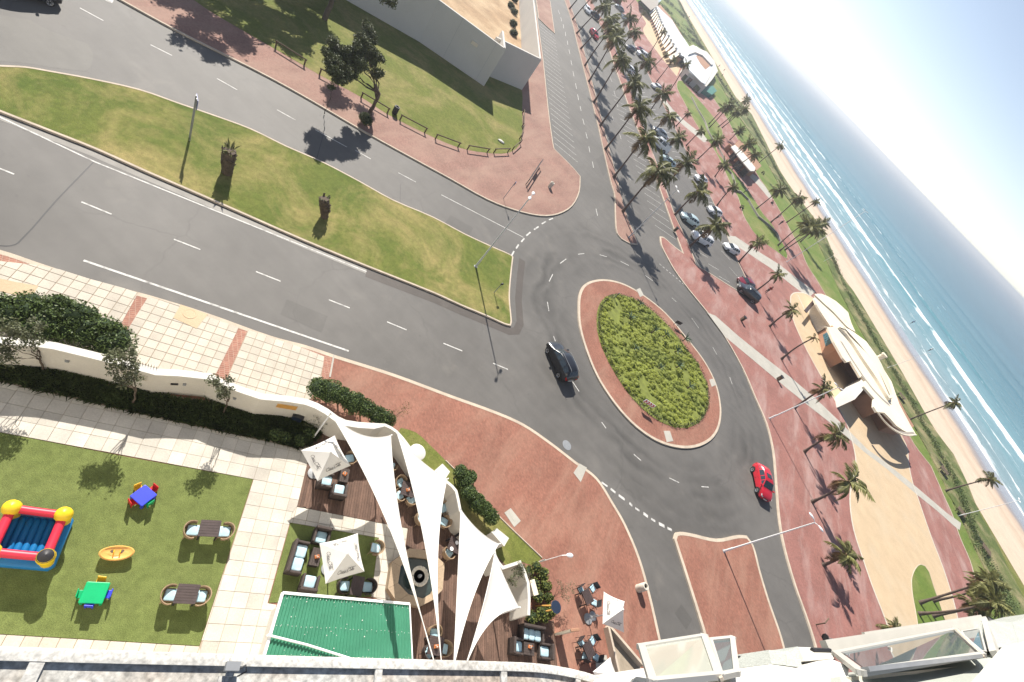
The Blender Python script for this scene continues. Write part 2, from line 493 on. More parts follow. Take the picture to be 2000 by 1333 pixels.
MT['sail'] = mat('white_sail', (0.86, 0.85, 0.82), 0.85, 0.02, 0.5, transl=0.3)
MT['ink'] = mat('printed_ink', (0.16, 0.15, 0.15), 0.8, 0.05, 2)
MT['roofgreen'] = mat('green_sheet_roof', (0.035, 0.185, 0.108), 0.6, 0.1, 0.9, 0.06, 9, col2=(0.05, 0.22, 0.135), p2=(0.45, 0.7))
MT['stone'] = mat('fountain_stone', (0.38, 0.29, 0.2), 0.85, 0.15, 2, 0.1, 18)
MT['palestone'] = mat('pale_stone', (0.56, 0.52, 0.44), 0.8, 0.12, 3, 0.1, 18)
MT['pool'] = mat('fountain_water', (0.02, 0.035, 0.035), 0.06, 0.2, 2.5, spec=0.7, bump=0.01, bscale=9)
MT['bark'] = mat('bark', (0.1, 0.075, 0.055), 0.9, 0.25, 4, 0.3, 20, 0.02, 12)
MT['palmbark'] = mat('palm_trunk', (0.115, 0.085, 0.07), 0.9, 0.2, 2.0, 0.25, 9, 0.03, 8)
MT['frond'] = mat('palm_frond', (0.2, 0.2, 0.072), 0.6, 0.2, 0.7, rnd=0.4, island=0.3, spec=0.35, transl=0.16)
MT['dryfrond'] = mat('dry_palm_frond', (0.2, 0.13, 0.06), 0.8, 0.2, 0.7, rnd=0.4, island=0.25, transl=0.12)
MT['leaf'] = mat('dark_leaf', (0.085, 0.1, 0.038), 0.6, 0.2, 0.9, island=0.5, spec=0.35, transl=0.12)
MT['hedge'] = mat('hedge_leaf', (0.085, 0.125, 0.033), 0.55, 0.25, 0.8, island=0.5, spec=0.35, transl=0.12)
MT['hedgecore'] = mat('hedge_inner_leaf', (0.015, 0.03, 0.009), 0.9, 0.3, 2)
MT['lime'] = mat('groundcover_leaf', (0.37, 0.41, 0.062), 0.6, 0.3, 0.6, island=0.35, spec=0.3, transl=0.25, col2=(0.15, 0.2, 0.035), p2=(0.48, 0.64))
MT['lushsoil'] = mat('leaf_litter', (0.17, 0.195, 0.04), 0.95, 0.3, 1.5)
MT['bedgrass'] = mat('bed_grass_leaf', (0.075, 0.105, 0.03), 0.7, 0.3, 0.8, island=0.45, transl=0.12)
MT['aloe'] = mat('aloe_leaf', (0.09, 0.14, 0.075), 0.55, 0.2, 2, island=0.3)
MT['greylf'] = mat('sparse_leaf', (0.12, 0.13, 0.07), 0.65, 0.25, 1, island=0.4, transl=0.15)
MT['tyre'] = mat('tyre_rubber', (0.02, 0.02, 0.021), 0.85, 0.1, 9)
MT['rim'] = mat('alloy_rim', (0.55, 0.56, 0.58), 0.3, 0.05, 5, metal=0.7)
MT['carglass'] = mat('car_glass', (0.025, 0.035, 0.042), 0.04, 0.1, 1, spec=0.9)
MT['redlamp'] = mat('tail_lamp', (0.45, 0.015, 0.015), 0.25, 0.1, 8)
MT['clearlamp'] = mat('head_lamp', (0.72, 0.74, 0.76), 0.12, 0.05, 8, spec=0.8)
MT['plate'] = mat('number_plate', (0.75, 0.74, 0.68), 0.5, 0.05, 4)
MT['trim'] = mat('black_plastic', (0.03, 0.03, 0.032), 0.6, 0.1, 6)
for nm, c in dict(black=(0.012, 0.013, 0.017), red=(0.52, 0.012, 0.03), white=(0.78, 0.79, 0.8), silver=(0.5, 0.53, 0.55), paleblue=(0.42, 0.54, 0.57), maroon=(0.19, 0.012, 0.028), navy=(0.02, 0.03, 0.055), grey=(0.2, 0.22, 0.23)).items():
    MT['car_' + nm] = mat('car_paint_' + nm, c, 0.28, 0.03, 1.0, metal=0.0, spec=0.5, coat=0.7)
for nm, c in dict(blue=(0.04, 0.06, 0.62), red=(0.55, 0.02, 0.02), yellow=(0.72, 0.4, 0.02), green=(0.0, 0.36, 0.13), poolblue=(0.01, 0.17, 0.42), castlered=(0.62, 0.03, 0.06), castleyellow=(0.8, 0.55, 0.02), wood=(0.66, 0.36, 0.1)).items():
    MT['toy_' + nm] = mat('toy_plastic_' + nm, c, 0.42, 0.06, 2.5)
MT['terracotta'] = mat('pavilion_wall', (0.34, 0.185, 0.115), 0.85, 0.12, 0.5, 0.08, 8)
MT['cream'] = mat('cream_roof', (0.74, 0.66, 0.52), 0.8, 0.06, 0.4, 0.04, 8)
MT['greyroof'] = mat('grey_roof_sheet', (0.3, 0.27, 0.235), 0.8, 0.1, 0.8)
MT['paleroof'] = mat('pale_roof_sheet', (0.6, 0.63, 0.64), 0.7, 0.06, 0.6, 0.05, 6)
MT['window'] = glass_mat('window_glass', (0.7, 0.78, 0.76), 0.02, 0.3, (0.25, 0.28, 0.27))
MT['darkglass'] = glass_mat('reflecting_glass', (0.3, 0.36, 0.37), 0.02, 0.9, (0.1, 0.125, 0.13))
MT['stucco'] = mat('pebble_stucco', (0.33, 0.345, 0.32), 0.9, 0.08, 2, 0.25, 45, 0.01, 60)
MT['skin'] = mat('skin', (0.2, 0.1, 0.06), 0.6, 0.05, 5)
MT['signblue'] = mat('sign_blue', (0.02, 0.05, 0.3), 0.5, 0.05, 3)
MT['teal'] = mat('teal_panel', (0.03, 0.12, 0.16), 0.4, 0.2, 4)

# ================================================================== the setting
def sheet(name, pts, z, m, sub=0, parent=None, kind='structure'):
    p = smooth_poly(pts, True, sub) if sub else pts
    p = ccw(p); b = MB(); b.add([(q[0], q[1], z) for q in p], [tuple(range(len(p)))])
    return b.build(name, m, parent, kind=kind if parent is None else None)

def slab(name, pts, m, top=0.12, sub=4, kerb=0.16, parent=None, skip=None):
    p = ccw(smooth_poly(pts, True, sub) if sub else pts)
    b = MB(); b.prism(inset(p, 0.02), -0.04, top)
    o = b.build(name, m, parent, kind='structure' if parent is None else None)
    if kerb:
        q = inset(p, kerb); k = MB(); n = len(p)
        vs_ = [(x, y, -0.04) for x, y in p] + [(x, y, top + 0.008) for x, y in inset(p, 0.015)] + [(x, y, top + 0.012) for x, y in q]
        fs = []
        for i in range(n):
            j = (i + 1) % n
            fs += [(i, j, n + j, n + i), (n + i, n + j, 2 * n + j, 2 * n + i)]
        k.add(vs_, fs); k.build('kerb', MT['kerb'], o)
    return o

def uvp(u, v): return (-0.43 * u + 0.903 * v, 0.903 * u + 0.43 * v)     # along the shore, towards the sea

# far land, sheets flush with each other a few millimetres apart
sheet('ground', [uvp(-3000, -4000), uvp(-3000, 119), uvp(6000, 119), uvp(6000, -4000)], -0.06, MT['park'])
ROAD = sheet('road', [uvp(-160, -120), uvp(-160, 96), uvp(620, 96), uvp(620, -120)], 0.0, MT['asphalt'])
sheet('road_patch', [(-36.97, 17.12), (-36.52, 19.17), (-35.54, 19.72), (-34.54, 21.17), (-33.62, 20.97), (-32.46, 20.14), (-31.91, 19.5), (-32.29, 17.77), (-32.64, 16.7), (-32.88, 14.93)], 0.004, MT['patch'], 2)

# beach and sea
def strip(name, us, vs_, zf, m, attr=False, smooth=True):
    nu, nv = len(us), len(vs_)
    U_, V_ = np.meshgrid(np.array(us, float), np.array(vs_, float), indexing='ij')
    Z = zf(U_, V_)
    X = -0.43 * U_ + 0.903 * V_; Y = 0.903 * U_ + 0.43 * V_
    co = np.stack([X, Y, Z], -1).reshape(-1, 3)
    i, j = np.meshgrid(np.arange(nu - 1), np.arange(nv - 1), indexing='ij')
    a = (i * nv + j).ravel(); f = np.stack([a, a + nv, a + nv + 1, a + 1], -1)
    f = f[:, ::-1]
    me = bpy.data.meshes.new(name); me.from_pydata(co.tolist(), [], f.tolist())
    if attr:
        for nm, arr in (('shore', V_ - 159.0), ('along', U_)):
            at = me.attributes.new(nm, 'FLOAT', 'POINT'); at.data.foreach_set('value', arr.ravel().astype(np.float32))
    me.polygons.foreach_set('use_smooth', [smooth] * len(me.polygons))
    me.materials.append(m); me.update()
    return link(name, me, kind='structure')

def beach_mat():
    m, nt, b = _nt('beach_sand')
    v = objvec(nt)
    at = N(nt, 'ShaderNodeAttribute', attribute_name='shore')
    d = at.outputs['Fac']
    w = noise_(nt, v, 0.045, 5, 0.6)
    d2 = math_(nt, 'ADD', d, math_(nt, 'MULTIPLY', math_(nt, 'SUBTRACT', w, 0.5), 11.0))
    k = ramp(nt, math_(nt, 'DIVIDE', math_(nt, 'ADD', d2, 45.0), 45.0), [(0.0, (0.58, 0.46, 0.34)), (0.38, (0.6, 0.485, 0.37)), (0.5, (0.52, 0.4, 0.29)), (0.56, (0.59, 0.47, 0.355)), (0.66, (0.5, 0.38, 0.285)), (0.74, (0.3, 0.27, 0.26)), (0.84, (0.3, 0.3, 0.33)), (1.0, (0.34, 0.35, 0.39))])  # lavender end puts the sky's reflection into the wet sand colour
    n1 = noise_(nt, v, 0.5, 6, 0.65); n2 = noise_(nt, v, 5.0, 4, 0.6)
    c = mixc(nt, 1.0, k, ramp(nt, n1, [(0.3, 0.92), (0.7, 1.08)]), 'MULTIPLY')
    c = mixc(nt, 1.0, c, ramp(nt, n2, [(0.3, 0.92), (0.7, 1.08)]), 'MULTIPLY')
    nt.links.new(c, b.inputs['Base Color'])
    r = ramp(nt, math_(nt, 'DIVIDE', math_(nt, 'ADD', d2, 45.0), 45.0), [(0.7, 0.9), (0.82, 0.22)])
    nt.links.new(r, b.inputs['Roughness'])
    bump_(nt, b, n2, 0.5, 0.05)
    return m

def sea_mat():
    m, nt, b = _nt('sea_water')
    v = objvec(nt)
    d = N(nt, 'ShaderNodeAttribute', attribute_name='shore').outputs['Fac']
    u = N(nt, 'ShaderNodeAttribute', attribute_name='along').outputs['Fac']
    cmb = nt.nodes.new("ShaderNodeCombineXYZ"); nt.links.new(u, cmb.inputs[0]); nt.links.new(d, cmb.inputs[1])
    def uvn(su, sv, detail=5, rough=0.6, off=0.0):
        mp = nt.nodes.new("ShaderNodeMapping"); mp.inputs['Scale'].default_value = (su, sv, 1); mp.inputs['Location'].default_value = (off, off * 1.7, 0)
        nt.links.new(cmb.outputs[0], mp.inputs[0])
        return noise_(nt, mp.outputs[0], 1.0, detail, rough)
    col = ramp(nt, math_(nt, 'DIVIDE', d, 900.0), [(0.0, (0.26, 0.36, 0.385)), (0.04, (0.14, 0.29, 0.33)), (0.12, (0.055, 0.19, 0.24)), (0.3, (0.03, 0.135, 0.19)), (1.0, (0.02, 0.1, 0.16))])
    big = uvn(0.004, 0.02, 4)
    col = mixc(nt, 1.0, col, ramp(nt, big, [(0.3, 0.85), (0.7, 1.15)]), 'MULTIPLY')
    # foam: long broken lines of surf that wander along the shore
    wob = math_(nt, 'MULTIPLY', math_(nt, 'SUBTRACT', uvn(0.012, 0.0, 4, 0.6), 0.5), 26.0)
    dd = math_(nt, 'ADD', d, wob)
    wob2 = math_(nt, 'MULTIPLY', math_(nt, 'SUBTRACT', uvn(0.05, 0.0, 4, 0.6, 3.0), 0.5), 7.0)
    dd = math_(nt, 'ADD', dd, wob2)
    dd = math_(nt, 'ADD', dd, math_(nt, 'MULTIPLY', math_(nt, 'SUBTRACT', uvn(0.11, 0.11, 4, 0.65, 9.0), 0.5), 9.0))
    dens = ramp(nt, math_(nt, 'DIVIDE', dd, 150.0), [(0.0, 0.75), (0.03, 0.45), (0.06, 0.16), (0.085, 0.6), (0.10, 0.22), (0.16, 0.12), (0.20, 0.5), (0.215, 0.28), (0.29, 0.3), (0.335, 0.97), (0.35, 0.35), (0.45, 0.06), (0.50, 0.44), (0.52, 0.0), (0.62, 0.0), (0.70, 0.36), (0.73, 0.02), (0.84, 0.0), (0.86, 0.33), (0.88, 0.0), (1.0, 0.0)])
    far = ramp(nt, math_(nt, 'DIVIDE', u, 900.0), [(0.2, 0.0), (0.42, 0.6)])
    near150 = ramp(nt, math_(nt, 'DIVIDE', d, 150.0), [(0.85, 1.0), (0.99, 0.0)])
    dens = math_(nt, 'ADD', dens, math_(nt, 'MULTIPLY', far, math_(nt, 'MULTIPLY', near150, dens)))
    fn = uvn(0.075, 0.17, 8, 0.7, 7.0)
    lo = math_(nt, 'SUBTRACT', 0.84, math_(nt, 'MULTIPLY', dens, 0.74))
    k = math_(nt, 'MULTIPLY', math_(nt, 'SUBTRACT', fn, lo), 7.0)
    kc = nt.nodes.new("ShaderNodeClamp"); nt.links.new(k, kc.inputs[0])
    foam = kc.outputs[0]
    col = mixc(nt, foam, col, (0.8, 0.83, 0.84))
    nt.links.new(col, b.inputs['Base Color'])
    rr = ramp(nt, foam, [(0.0, 0.26), (0.5, 0.8)])
    nt.links.new(rr, b.inputs['Roughness'])
    b.inputs['IOR'].default_value = 1.333
    b.inputs['Specular IOR Level'].default_value = 0.36
    w1 = uvn(0.05, 0.16, 5, 0.6, 1.0); w2 = uvn(0.4, 0.7, 4, 0.6, 5.0)
    h = math_(nt, 'ADD', math_(nt, 'MULTIPLY', w1, 1.0), math_(nt, 'MULTIPLY', w2, 0.12))
    h = math_(nt, 'ADD', h, math_(nt, 'MULTIPLY', foam, 0.08))
    bump_(nt, b, h, 0.55, 1.6)
    return m

us = list(np.arange(-240, 900, 6.0)) + [1000, 1200, 1600, 2400, 4000, 6000]
vv = list(np.arange(117.5, 170, 1.5)) + [180, 200]
def beach_z(U_, V_):
    z = -0.04 - 1.96 * np.clip((V_ - 118.5) / 40.5, 0, 3) ** 1.15
    rng = np.random.default_rng(3)
    und = 0.07 * np.sin(U_ * 0.31 + V_ * 0.22) * np.sin(V_ * 0.5 + U_ * 0.11) + 0.05 * np.sin(U_ * 0.83 - V_ * 0.37)
    return z + und * np.clip((V_ - 119) / 6, 0, 1) * np.clip((150 - V_) / 14, 0.0, 1)
strip('beach', us, vv, beach_z, beach_mat(), attr=True)
us = list(np.arange(-300, 700, 5.0)) + list(np.arange(700, 1500, 20.0)) + [1700, 2000, 2600, 4000, 8000, 20000, 50000]
us = [-30000, -15000, -6000, -2000, -900, -500] + us
vv = list(np.arange(155, 262, 0.8)) + list(np.arange(262, 420, 4.0)) + [440, 480, 540, 620, 740, 900, 1200, 2000, 4000, 10000, 30000, 60000]
def sea_z(U_, V_):
    d = V_ - 159.0
    z = np.full_like(U_, -2.0)
    wig = 7 * np.sin(U_ * 0.011 + 1.0) + 3.2 * np.sin(U_ * 0.037 + 0.4) + 1.3 * np.sin(U_ * 0.11)
    for c0, w, h, a0, a1 in ((77, 2.2, 0.75, 150, 222), (48, 2.0, 0.55, 20, 330), (118, 2.4, 0.75, 400, 640), (104, 2.0, 0.6, 250, 420), (28, 1.6, 0.28, -50, 600), (150, 6, 0.35, -100, 900), (12, 1.4, 0.2, -50, 400), (190, 8, 0.4, -200, 900)):
        win = 1 / (1 + np.exp(-(U_ - a0) / 9)) * 1 / (1 + np.exp((U_ - a1) / 9))
        t = d - c0 + wig * 0.35
        z = z + h * win * np.exp(-np.where(t < 0, (t / (w * 0.55)) ** 2, (t / (w * 1.9)) ** 2))
    return np.where(np.abs(U_) > 900, -2.0, z)
strip('sea', us, vv, sea_z, sea_mat(), attr=True)

# ------------------------------------------------------------------ raised ground between the carriageways
med = [(-32.56, 14.11), (-32.36, 15.36), (-32.25, 16.48), (-31.88, 17.53), (-31.21, 19.28), (-30.07, 21.61), (-28.62, 23.32), (-27.21, 25.01), (-25.6, 26.76), (-23.47, 28.3), (-21.33, 30.13), (-18.61, 31.87), (-16.05, 33.35), (-13.18, 35.82), (-10.38, 37.59), (-7.86, 39.52), (-6.38, 40.74), (-5.9, 40.89), (-4.61, 38.49), (-2.95, 35.66), (-1.27, 33.5), (-1, 32.9), (-1.45, 32.43), (-2.88, 31.51), (-5, 30.01), (-7.08, 28.67), (-11.5, 25.38), (-15.24, 22.7), (-19.05, 20.18), (-21.24, 18.72), (-23.29, 17.33), (-25.38, 15.99), (-26.92, 14.81), (-28.74, 13.38), (-29.75, 12.63)]
MEDIAN = slab('median', med, MT['lawn'], sub=3)
ch = [(-29.74, 12.61), (-28.69, 13.34), (-26.81, 14.75), (-25.27, 15.92), (-23.17, 17.26), (-21.11, 18.64), (-18.91, 20.1), (-15.09, 22.61), (-11.33, 25.28), (-6.93, 28.6), (-4.85, 29.93), (-2.72, 31.42), (-1.14, 32.49), (-0.76, 33.16), (-0.97, 34.09), (-2.67, 36.4), (-4.31, 39.37), (-5.51, 41.7)]
ch2 = inset(ch, -0.42, False)
b_ = MB()
for i in range(8): b_.quad((*ch[i], 0.005), (*ch[i + 1], 0.005), (*ch2[i + 1], 0.005), (*ch2[i], 0.005))
b_.build('gutter', MT['channel'], kind='structure')
b_ = MB(); ch3 = inset(ch, -0.75, False)
for i in range(8, len(ch) - 1): b_.quad((*ch[i], 0.005), (*ch[i + 1], 0.005), (*ch3[i + 1], 0.005), (*ch3[i], 0.005))
b_.build('gutter', asphalt('grimy_channel', (0.082, 0.07, 0.062)), kind='structure')
for sm, w in (([(-24.69, 15.5), (-22.46, 12.31), (-20.37, 9.47), (-20.34, 9.02), (-20.77, 8.45)], 0.07), ([(-25.93, 34.95), (-20.5, 28.3)], 0.03), ([(-17.37, 35.86), (-14.11, 32.14)], 0.03)):
    sm = smooth_poly(sm, False, 3); s2 = inset(sm, w, False); b_ = MB()
    for i in range(len(sm) - 1): b_.quad((*sm[i], 0.0065), (*s2[i], 0.0065), (*s2[i + 1], 0.0065), (*sm[i + 1], 0.0065))
    b_.build('tar_seam', MT['trim'], ROAD)
for rp in ([(-11.83, 18.42), (-9.57, 19.79), (-8.81, 18.56), (-11.12, 17.34)], [(-12.68, 38.24), (-10.47, 39.5), (-9.82, 37.24), (-11.95, 36.13)], [(-11.87, 83.7), (-9.02, 80.53), (-8.51, 75.61), (-11.5, 78.64)], [(14.37, 30.06), (16.62, 30.89), (16.48, 29.23), (14.39, 28.53)], [(22.47, 24.63), (23.72, 24.37), (23.36, 23.26), (22.12, 23.57)]):
    sheet('road_repair', rp, 0.0045, asphalt('repair_asphalt', (0.104, 0.098, 0.09)), parent=ROAD)

walk = [(-40.11, 25.77), (-39.22, 26.26), (-35.98, 28.5), (-34.06, 30.12), (-30.89, 32.74), (-27.71, 34.9), (-23.93, 37.19), (-19.44, 40.27), (-16.2, 42.56), (-12.66, 44.95), (-10.24, 47.56), (-8.13, 51.09), (-7.16, 54.74), (-7.08, 59.41), (-8.24, 64.39), (-10.12, 68.57), (-11.99, 68.91), (-15.6, 68.74), (-16.77, 70.26), (-22.89, 79.26), (-32.9, 94.61), (-43.58, 110.29), (-53.35, 124.13), (-67.27, 142.99), (-57.76, 98.24), (-43.61, 31.69)]
slab('inland_pavement', walk, MT['walkbrick'], sub=3)
slab('pavement_wedge', [(-58.19, 131.24), (-57.28, 136.44), (-54.5, 135.79), (-41.9, 116.14), (-44.32, 115.31), (-46.48, 115.16), (-53.57, 125.63)], MT['walkbrick'], sub=0)
plawn = [(-42.86, 32.46), (-40.14, 32.69), (-37.87, 33.85), (-34.83, 35.98), (-32.3, 37.72), (-30.94, 38.63), (-27.9, 41.14), (-25.5, 42.4), (-22.33, 45.16), (-19.64, 48.31), (-17.98, 52.39), (-17.15, 56.61), (-17.7, 60.46), (-19.52, 64.41), (-23.67, 70.97), (-26.34, 75.2), (-41.17, 94.35), (-63.66, 126.02)]
sheet('park_lawn', plawn, 0.126, MT['park'], 3)

pave = [(-20.75, 7.89), (-20.1, 8.66), (-18.79, 9.55), (-17.18, 10.67), (-15.09, 12.4), (-12.98, 13.94), (-10.12, 15.77), (-8.53, 17.06), (-7.12, 18.02), (-3.9, 20.32), (-0.22, 22.63), (2.92, 24.64), (5.07, 25.77), (7.59, 26.49), (10.03, 26.98), (12.2, 27.44), (14.3, 26.8), (15.92, 26.14), (17.97, 24.77), (19.71, 22.97), (21.41, 20.88), (23.04, 18.81), (18.88, 14.2), (9.34, 7.16), (0.76, 1.68), (-4.28, -1.02)]
PAVE = slab('pavement', pave, MT['plaza'], sub=4, kerb=0.26)

isl = [(20.35, 28.93), (20.44, 29.68), (21.66, 30.79), (24.46, 32.83), (26.76, 35.45), (27.84, 36.43), (28.82, 36.12), (29.94, 34.1), (31.17, 32.18), (32.56, 30.39), (33.13, 29.42), (34.28, 26.93), (26.7, 21.45), (24.89, 24.01), (24.53, 24.46), (22.76, 26.38), (21.18, 28.07)]
slab('traffic_island', isl, MT['plaza'], sub=4, kerb=0.3)

st1 = [(-73.89, 164.19), (-61.97, 155.92), (-54.75, 147.02), (-46.89, 136.41), (-38.82, 124.1), (-32.22, 114.2), (-26.73, 106.11), (-21.63, 98.44), (-17.11, 91.64), (-11.82, 83.32), (-6.76, 75.51), (-5.17, 73.36), (-2.12, 66.61), (-0.66, 63.83), (0.37, 63.5), (1.65, 64.56), (2.54, 66.28), (0.98, 68.24), (-1.24, 70.69), (-3.8, 74.37), (-6.92, 79.2), (-10.86, 85.1), (-15.07, 91.54), (-20.3, 99.53), (-25.77, 107.9), (-31.9, 117.18), (-38.98, 127.91), (-46.41, 139.13), (-54.12, 149.63), (-62.92, 161.6), (-76.02, 173.7)]
slab('palm_verge', st1, MT['walkbrick'], sub=3, kerb=0.14)

prom = [(-79.14, 198.79), (-64.93, 180.48), (-55.3, 167.24), (-47.06, 160.74), (-39.12, 148.38), (-31.84, 136.75), (-25.93, 128.12), (-20.66, 120.04), (-15.89, 113.1), (-10.34, 105.48), (-6.03, 98.89), (-1.88, 92.96), (1.63, 87.58), (6.05, 80.92), (8.59, 77.25), (7.06, 76.51), (4.83, 75.91), (4.23, 74.92), (5.13, 72.78), (6.55, 71.35), (9.05, 69.44), (12.34, 68.2), (16.21, 67.29), (20.13, 65.62), (24.22, 62.32), (26.91, 58.78), (29.09, 55.93), (30.27, 52.86), (30.74, 50.53), (31.28, 46.5), (31.85, 42.55), (32.69, 39.55), (34.21, 36.44), (35.6, 34.41), (36.7, 32.52), (37.84, 29.5), (51.95, 39.69), (71.3, 63.79), (71.95, 70.3), (72.38, 73.8), (71.66, 78.17), (71.75, 83.01), (71.1, 86.15), (69.81, 93.47), (65.83, 95.71), (56.94, 112.44), (48.56, 123.23), (44.51, 128.78), (41.02, 134.03), (38.36, 137.16), (36, 145), (31.76, 153.51), (27.77, 161.3), (22.7, 170.37), (15.83, 178.87), (3.78, 201.31), (-5.56, 219.66), (-14.39, 230.12), (-22.57, 240.52), (-41.06, 261.3), (-65.89, 267.77), (-82.32, 277.64), (-97.15, 283.51)]
PROM = slab('promenade', prom, MT['prom'], sub=3, kerb=0.26)
lawn = [(71.3, 63.79), (71.95, 70.3), (72.38, 73.8), (71.66, 78.17), (71.75, 83.01), (71.1, 86.15), (69.81, 93.47), (65.83, 95.71), (56.94, 112.44), (48.56, 123.23), (44.51, 128.78), (41.02, 134.03), (38.36, 137.16), (36, 145), (31.76, 153.51), (27.77, 161.3), (22.7, 170.37), (15.83, 178.87), (3.78, 201.31), (-5.56, 219.66), (-14.39, 230.12), (-22.57, 240.52), (-41.06, 261.3), (-65.89, 267.77), (-82.32, 277.64), (-100.5, 282.97), (-221.98, 825.32), (-105.2, 483.06), (-58.69, 364.36), (-33.92, 314.11), (-18.38, 279.57), (-2.7, 248.09), (11.12, 229), (27.71, 189.44), (41.2, 177.99), (50.46, 142.95), (58.8, 123.6), (65.39, 108.34), (70.24, 99.01), (73.04, 88.81), (75.44, 78.85), (76.54, 70.93), (75.75, 65.83)]
slab('seaside_lawn', lawn, MT['beachlawn'], top=0.11, sub=2, kerb=0)
dune = [(-223.01, 829.14), (-105.69, 485.3), (-58.97, 366.05), (-34.08, 315.57), (-18.46, 280.87), (-2.71, 249.24), (11.17, 230.06), (27.84, 190.32), (41.39, 178.82), (50.69, 143.61), (59.08, 124.18), (65.69, 108.84), (70.57, 99.47), (73.38, 89.22), (75.79, 79.22), (76.9, 71.26), (76.11, 66.13), (85.09, 73.36), (86.94, 79.76), (85.6, 84.63), (85.2, 90.67), (83.07, 94.4), (83.03, 102.69), (81.92, 111.01), (77.8, 113.7), (74.92, 119.16), (71.03, 129.79), (65.75, 141.23), (62.19, 148.77), (57.71, 157.52), (52.36, 163.12), (47.55, 195.49), (33.18, 209.06), (25.11, 221.38), (14.92, 251.63), (1.83, 290.51), (-17.84, 294.2), (-34.15, 330.04), (-60.48, 388.23), (-107.68, 499.12), (-238.3, 897.4)]
slab('dune_bank', dune, MT['dune'], top=0.16, sub=2, kerb=0)

# flush sheets on the promenade
Z1 = 0.128
sheet('car_park', [(-97.15, 283.51), (-70.35, 231.84), (-48.75, 193.79), (-38.48, 177.53), (-27.61, 161.39), (-19.18, 149.61), (-11.77, 139.26), (-6.54, 132.41), (-0.35, 123.27), (4.74, 117.75), (10.31, 110.57), (16.9, 97.56), (19.27, 94.41), (24.47, 86.81), (23.17, 84.78), (18.21, 82.27), (14.13, 79.57), (11.6, 77.73), (8.2, 82.86), (4.56, 86.73), (1.8, 90.96), (-0.85, 95.32), (-4.45, 101.02), (-7.9, 106.19), (-11.15, 111.25), (-16.04, 118.3), (-20.81, 126.2), (-26.52, 135.02), (-32.75, 144), (-39.82, 155.72), (-47.17, 167.4), (-55.8, 175.08), (-64.6, 185.73), (-81.81, 211.36)], Z1, MT['asphalt'], 2)
b_ = MB()
ln = [(-70.35, 231.84), (-48.75, 193.79), (-38.48, 177.53), (-27.61, 161.39), (-19.18, 149.61), (-11.77, 139.26), (-6.54, 132.41), (-0.35, 123.27), (4.74, 117.75), (10.31, 110.57), (16.9, 97.56), (19.27, 94.41), (24.47, 86.81), (18.21, 82.27), (14.13, 79.57), (11.6, 77.73), (8.2, 82.86), (4.56, 86.73), (1.8, 90.96), (-0.85, 95.32), (-4.45, 101.02), (-7.9, 106.19), (-11.15, 111.25)]
ln = smooth_poly(ln, False, 2); l2 = inset(ln, 0.18, False)
for i in range(len(ln) - 1): b_.add([(*ln[i], 0.12), (*ln[i + 1], 0.12), (*ln[i + 1], 0.16), (*ln[i], 0.16), (*l2[i], 0.12), (*l2[i + 1], 0.12), (*l2[i + 1], 0.16), (*l2[i], 0.16)], [(3, 2, 6, 7), (0, 1, 2, 3), (7, 6, 5, 4)])
b_.build('kerb', MT['kerb'], PROM)
sheet('pale_path', [(14.53, 102.71), (16.3, 106.62), (21.76, 110.73), (28.79, 116.79), (34.96, 119.86), (40.41, 123.35), (38.16, 115.19), (32.6, 112.04), (26.5, 109.27), (20.69, 104.97), (17.49, 102.37), (15.51, 100.19)], Z1, MT['stripe'])
sheet('pale_path', [(16.24, 67.15), (17.63, 68.57), (22.15, 69.47), (28.1, 71.32), (33.41, 73.2), (38.56, 74.51), (44.13, 75.09), (47.1, 75.23), (50.07, 75.37), (53.29, 76.8), (62.1, 79.55), (69.88, 81.49), (73.75, 83.11), (72.24, 80.04), (71.14, 79.65), (66.59, 78.75), (61.46, 77.19), (54.65, 75.59), (49.34, 73.64), (45.11, 72.69), (41.51, 71.79), (36.45, 70.12), (31.25, 68.63), (26.09, 67.32), (20.11, 65.74)], Z1 + 0.009, MT['stripe'])
bg_ = [(32.42, 104.09), (33.11, 107.98), (34.63, 111.57), (37.38, 116.08), (41.57, 119.31), (47.9, 116.48), (55.74, 105.26), (62.7, 91.99), (61.79, 85.28), (61.36, 79.85), (61.7, 76.4), (62.4, 69.33), (63.28, 64.31), (63.52, 59.91), (63.22, 56.02), (62.35, 49.83), (48.27, 39.27), (47.85, 42.37), (47.65, 43.62), (46.18, 46.61), (45.15, 49.32), (44.03, 52.9), (43.91, 57.01), (44.41, 60.37), (46.26, 67.14), (46.53, 70.86), (45.55, 76.59), (43, 80.49), (39.83, 84.14), (35.93, 89.46), (33.12, 95.67)]
BEIGE = sheet('beige_paving', bg_, Z1 + 0.004, MT['beige'], 3)
p = ccw(smooth_poly(bg_, True, 3)); q = inset(p, 0.22); b_ = MB()
for i in range(len(p)):
    j = (i + 1) % len(p); b_.quad((*p[i], Z1 + 0.013), (*p[j], Z1 + 0.013), (*q[j], Z1 + 0.013), (*q[i], Z1 + 0.013))
b_.build('paving_edge', MT['palestone'], BEIGE)
slab('oval_lawn', [(57.23, 59.64), (55.69, 57.44), (54.52, 55.08), (54.09, 53.43), (53.87, 51.96), (53.69, 48.76), (53.19, 45.23), (60.1, 50.59), (59.94, 53.09), (59.73, 55.67), (59.37, 57.69), (59.16, 60.04), (58.42, 60.46)], MT['beachlawn'], top=0.15, sub=3, kerb=0.1)
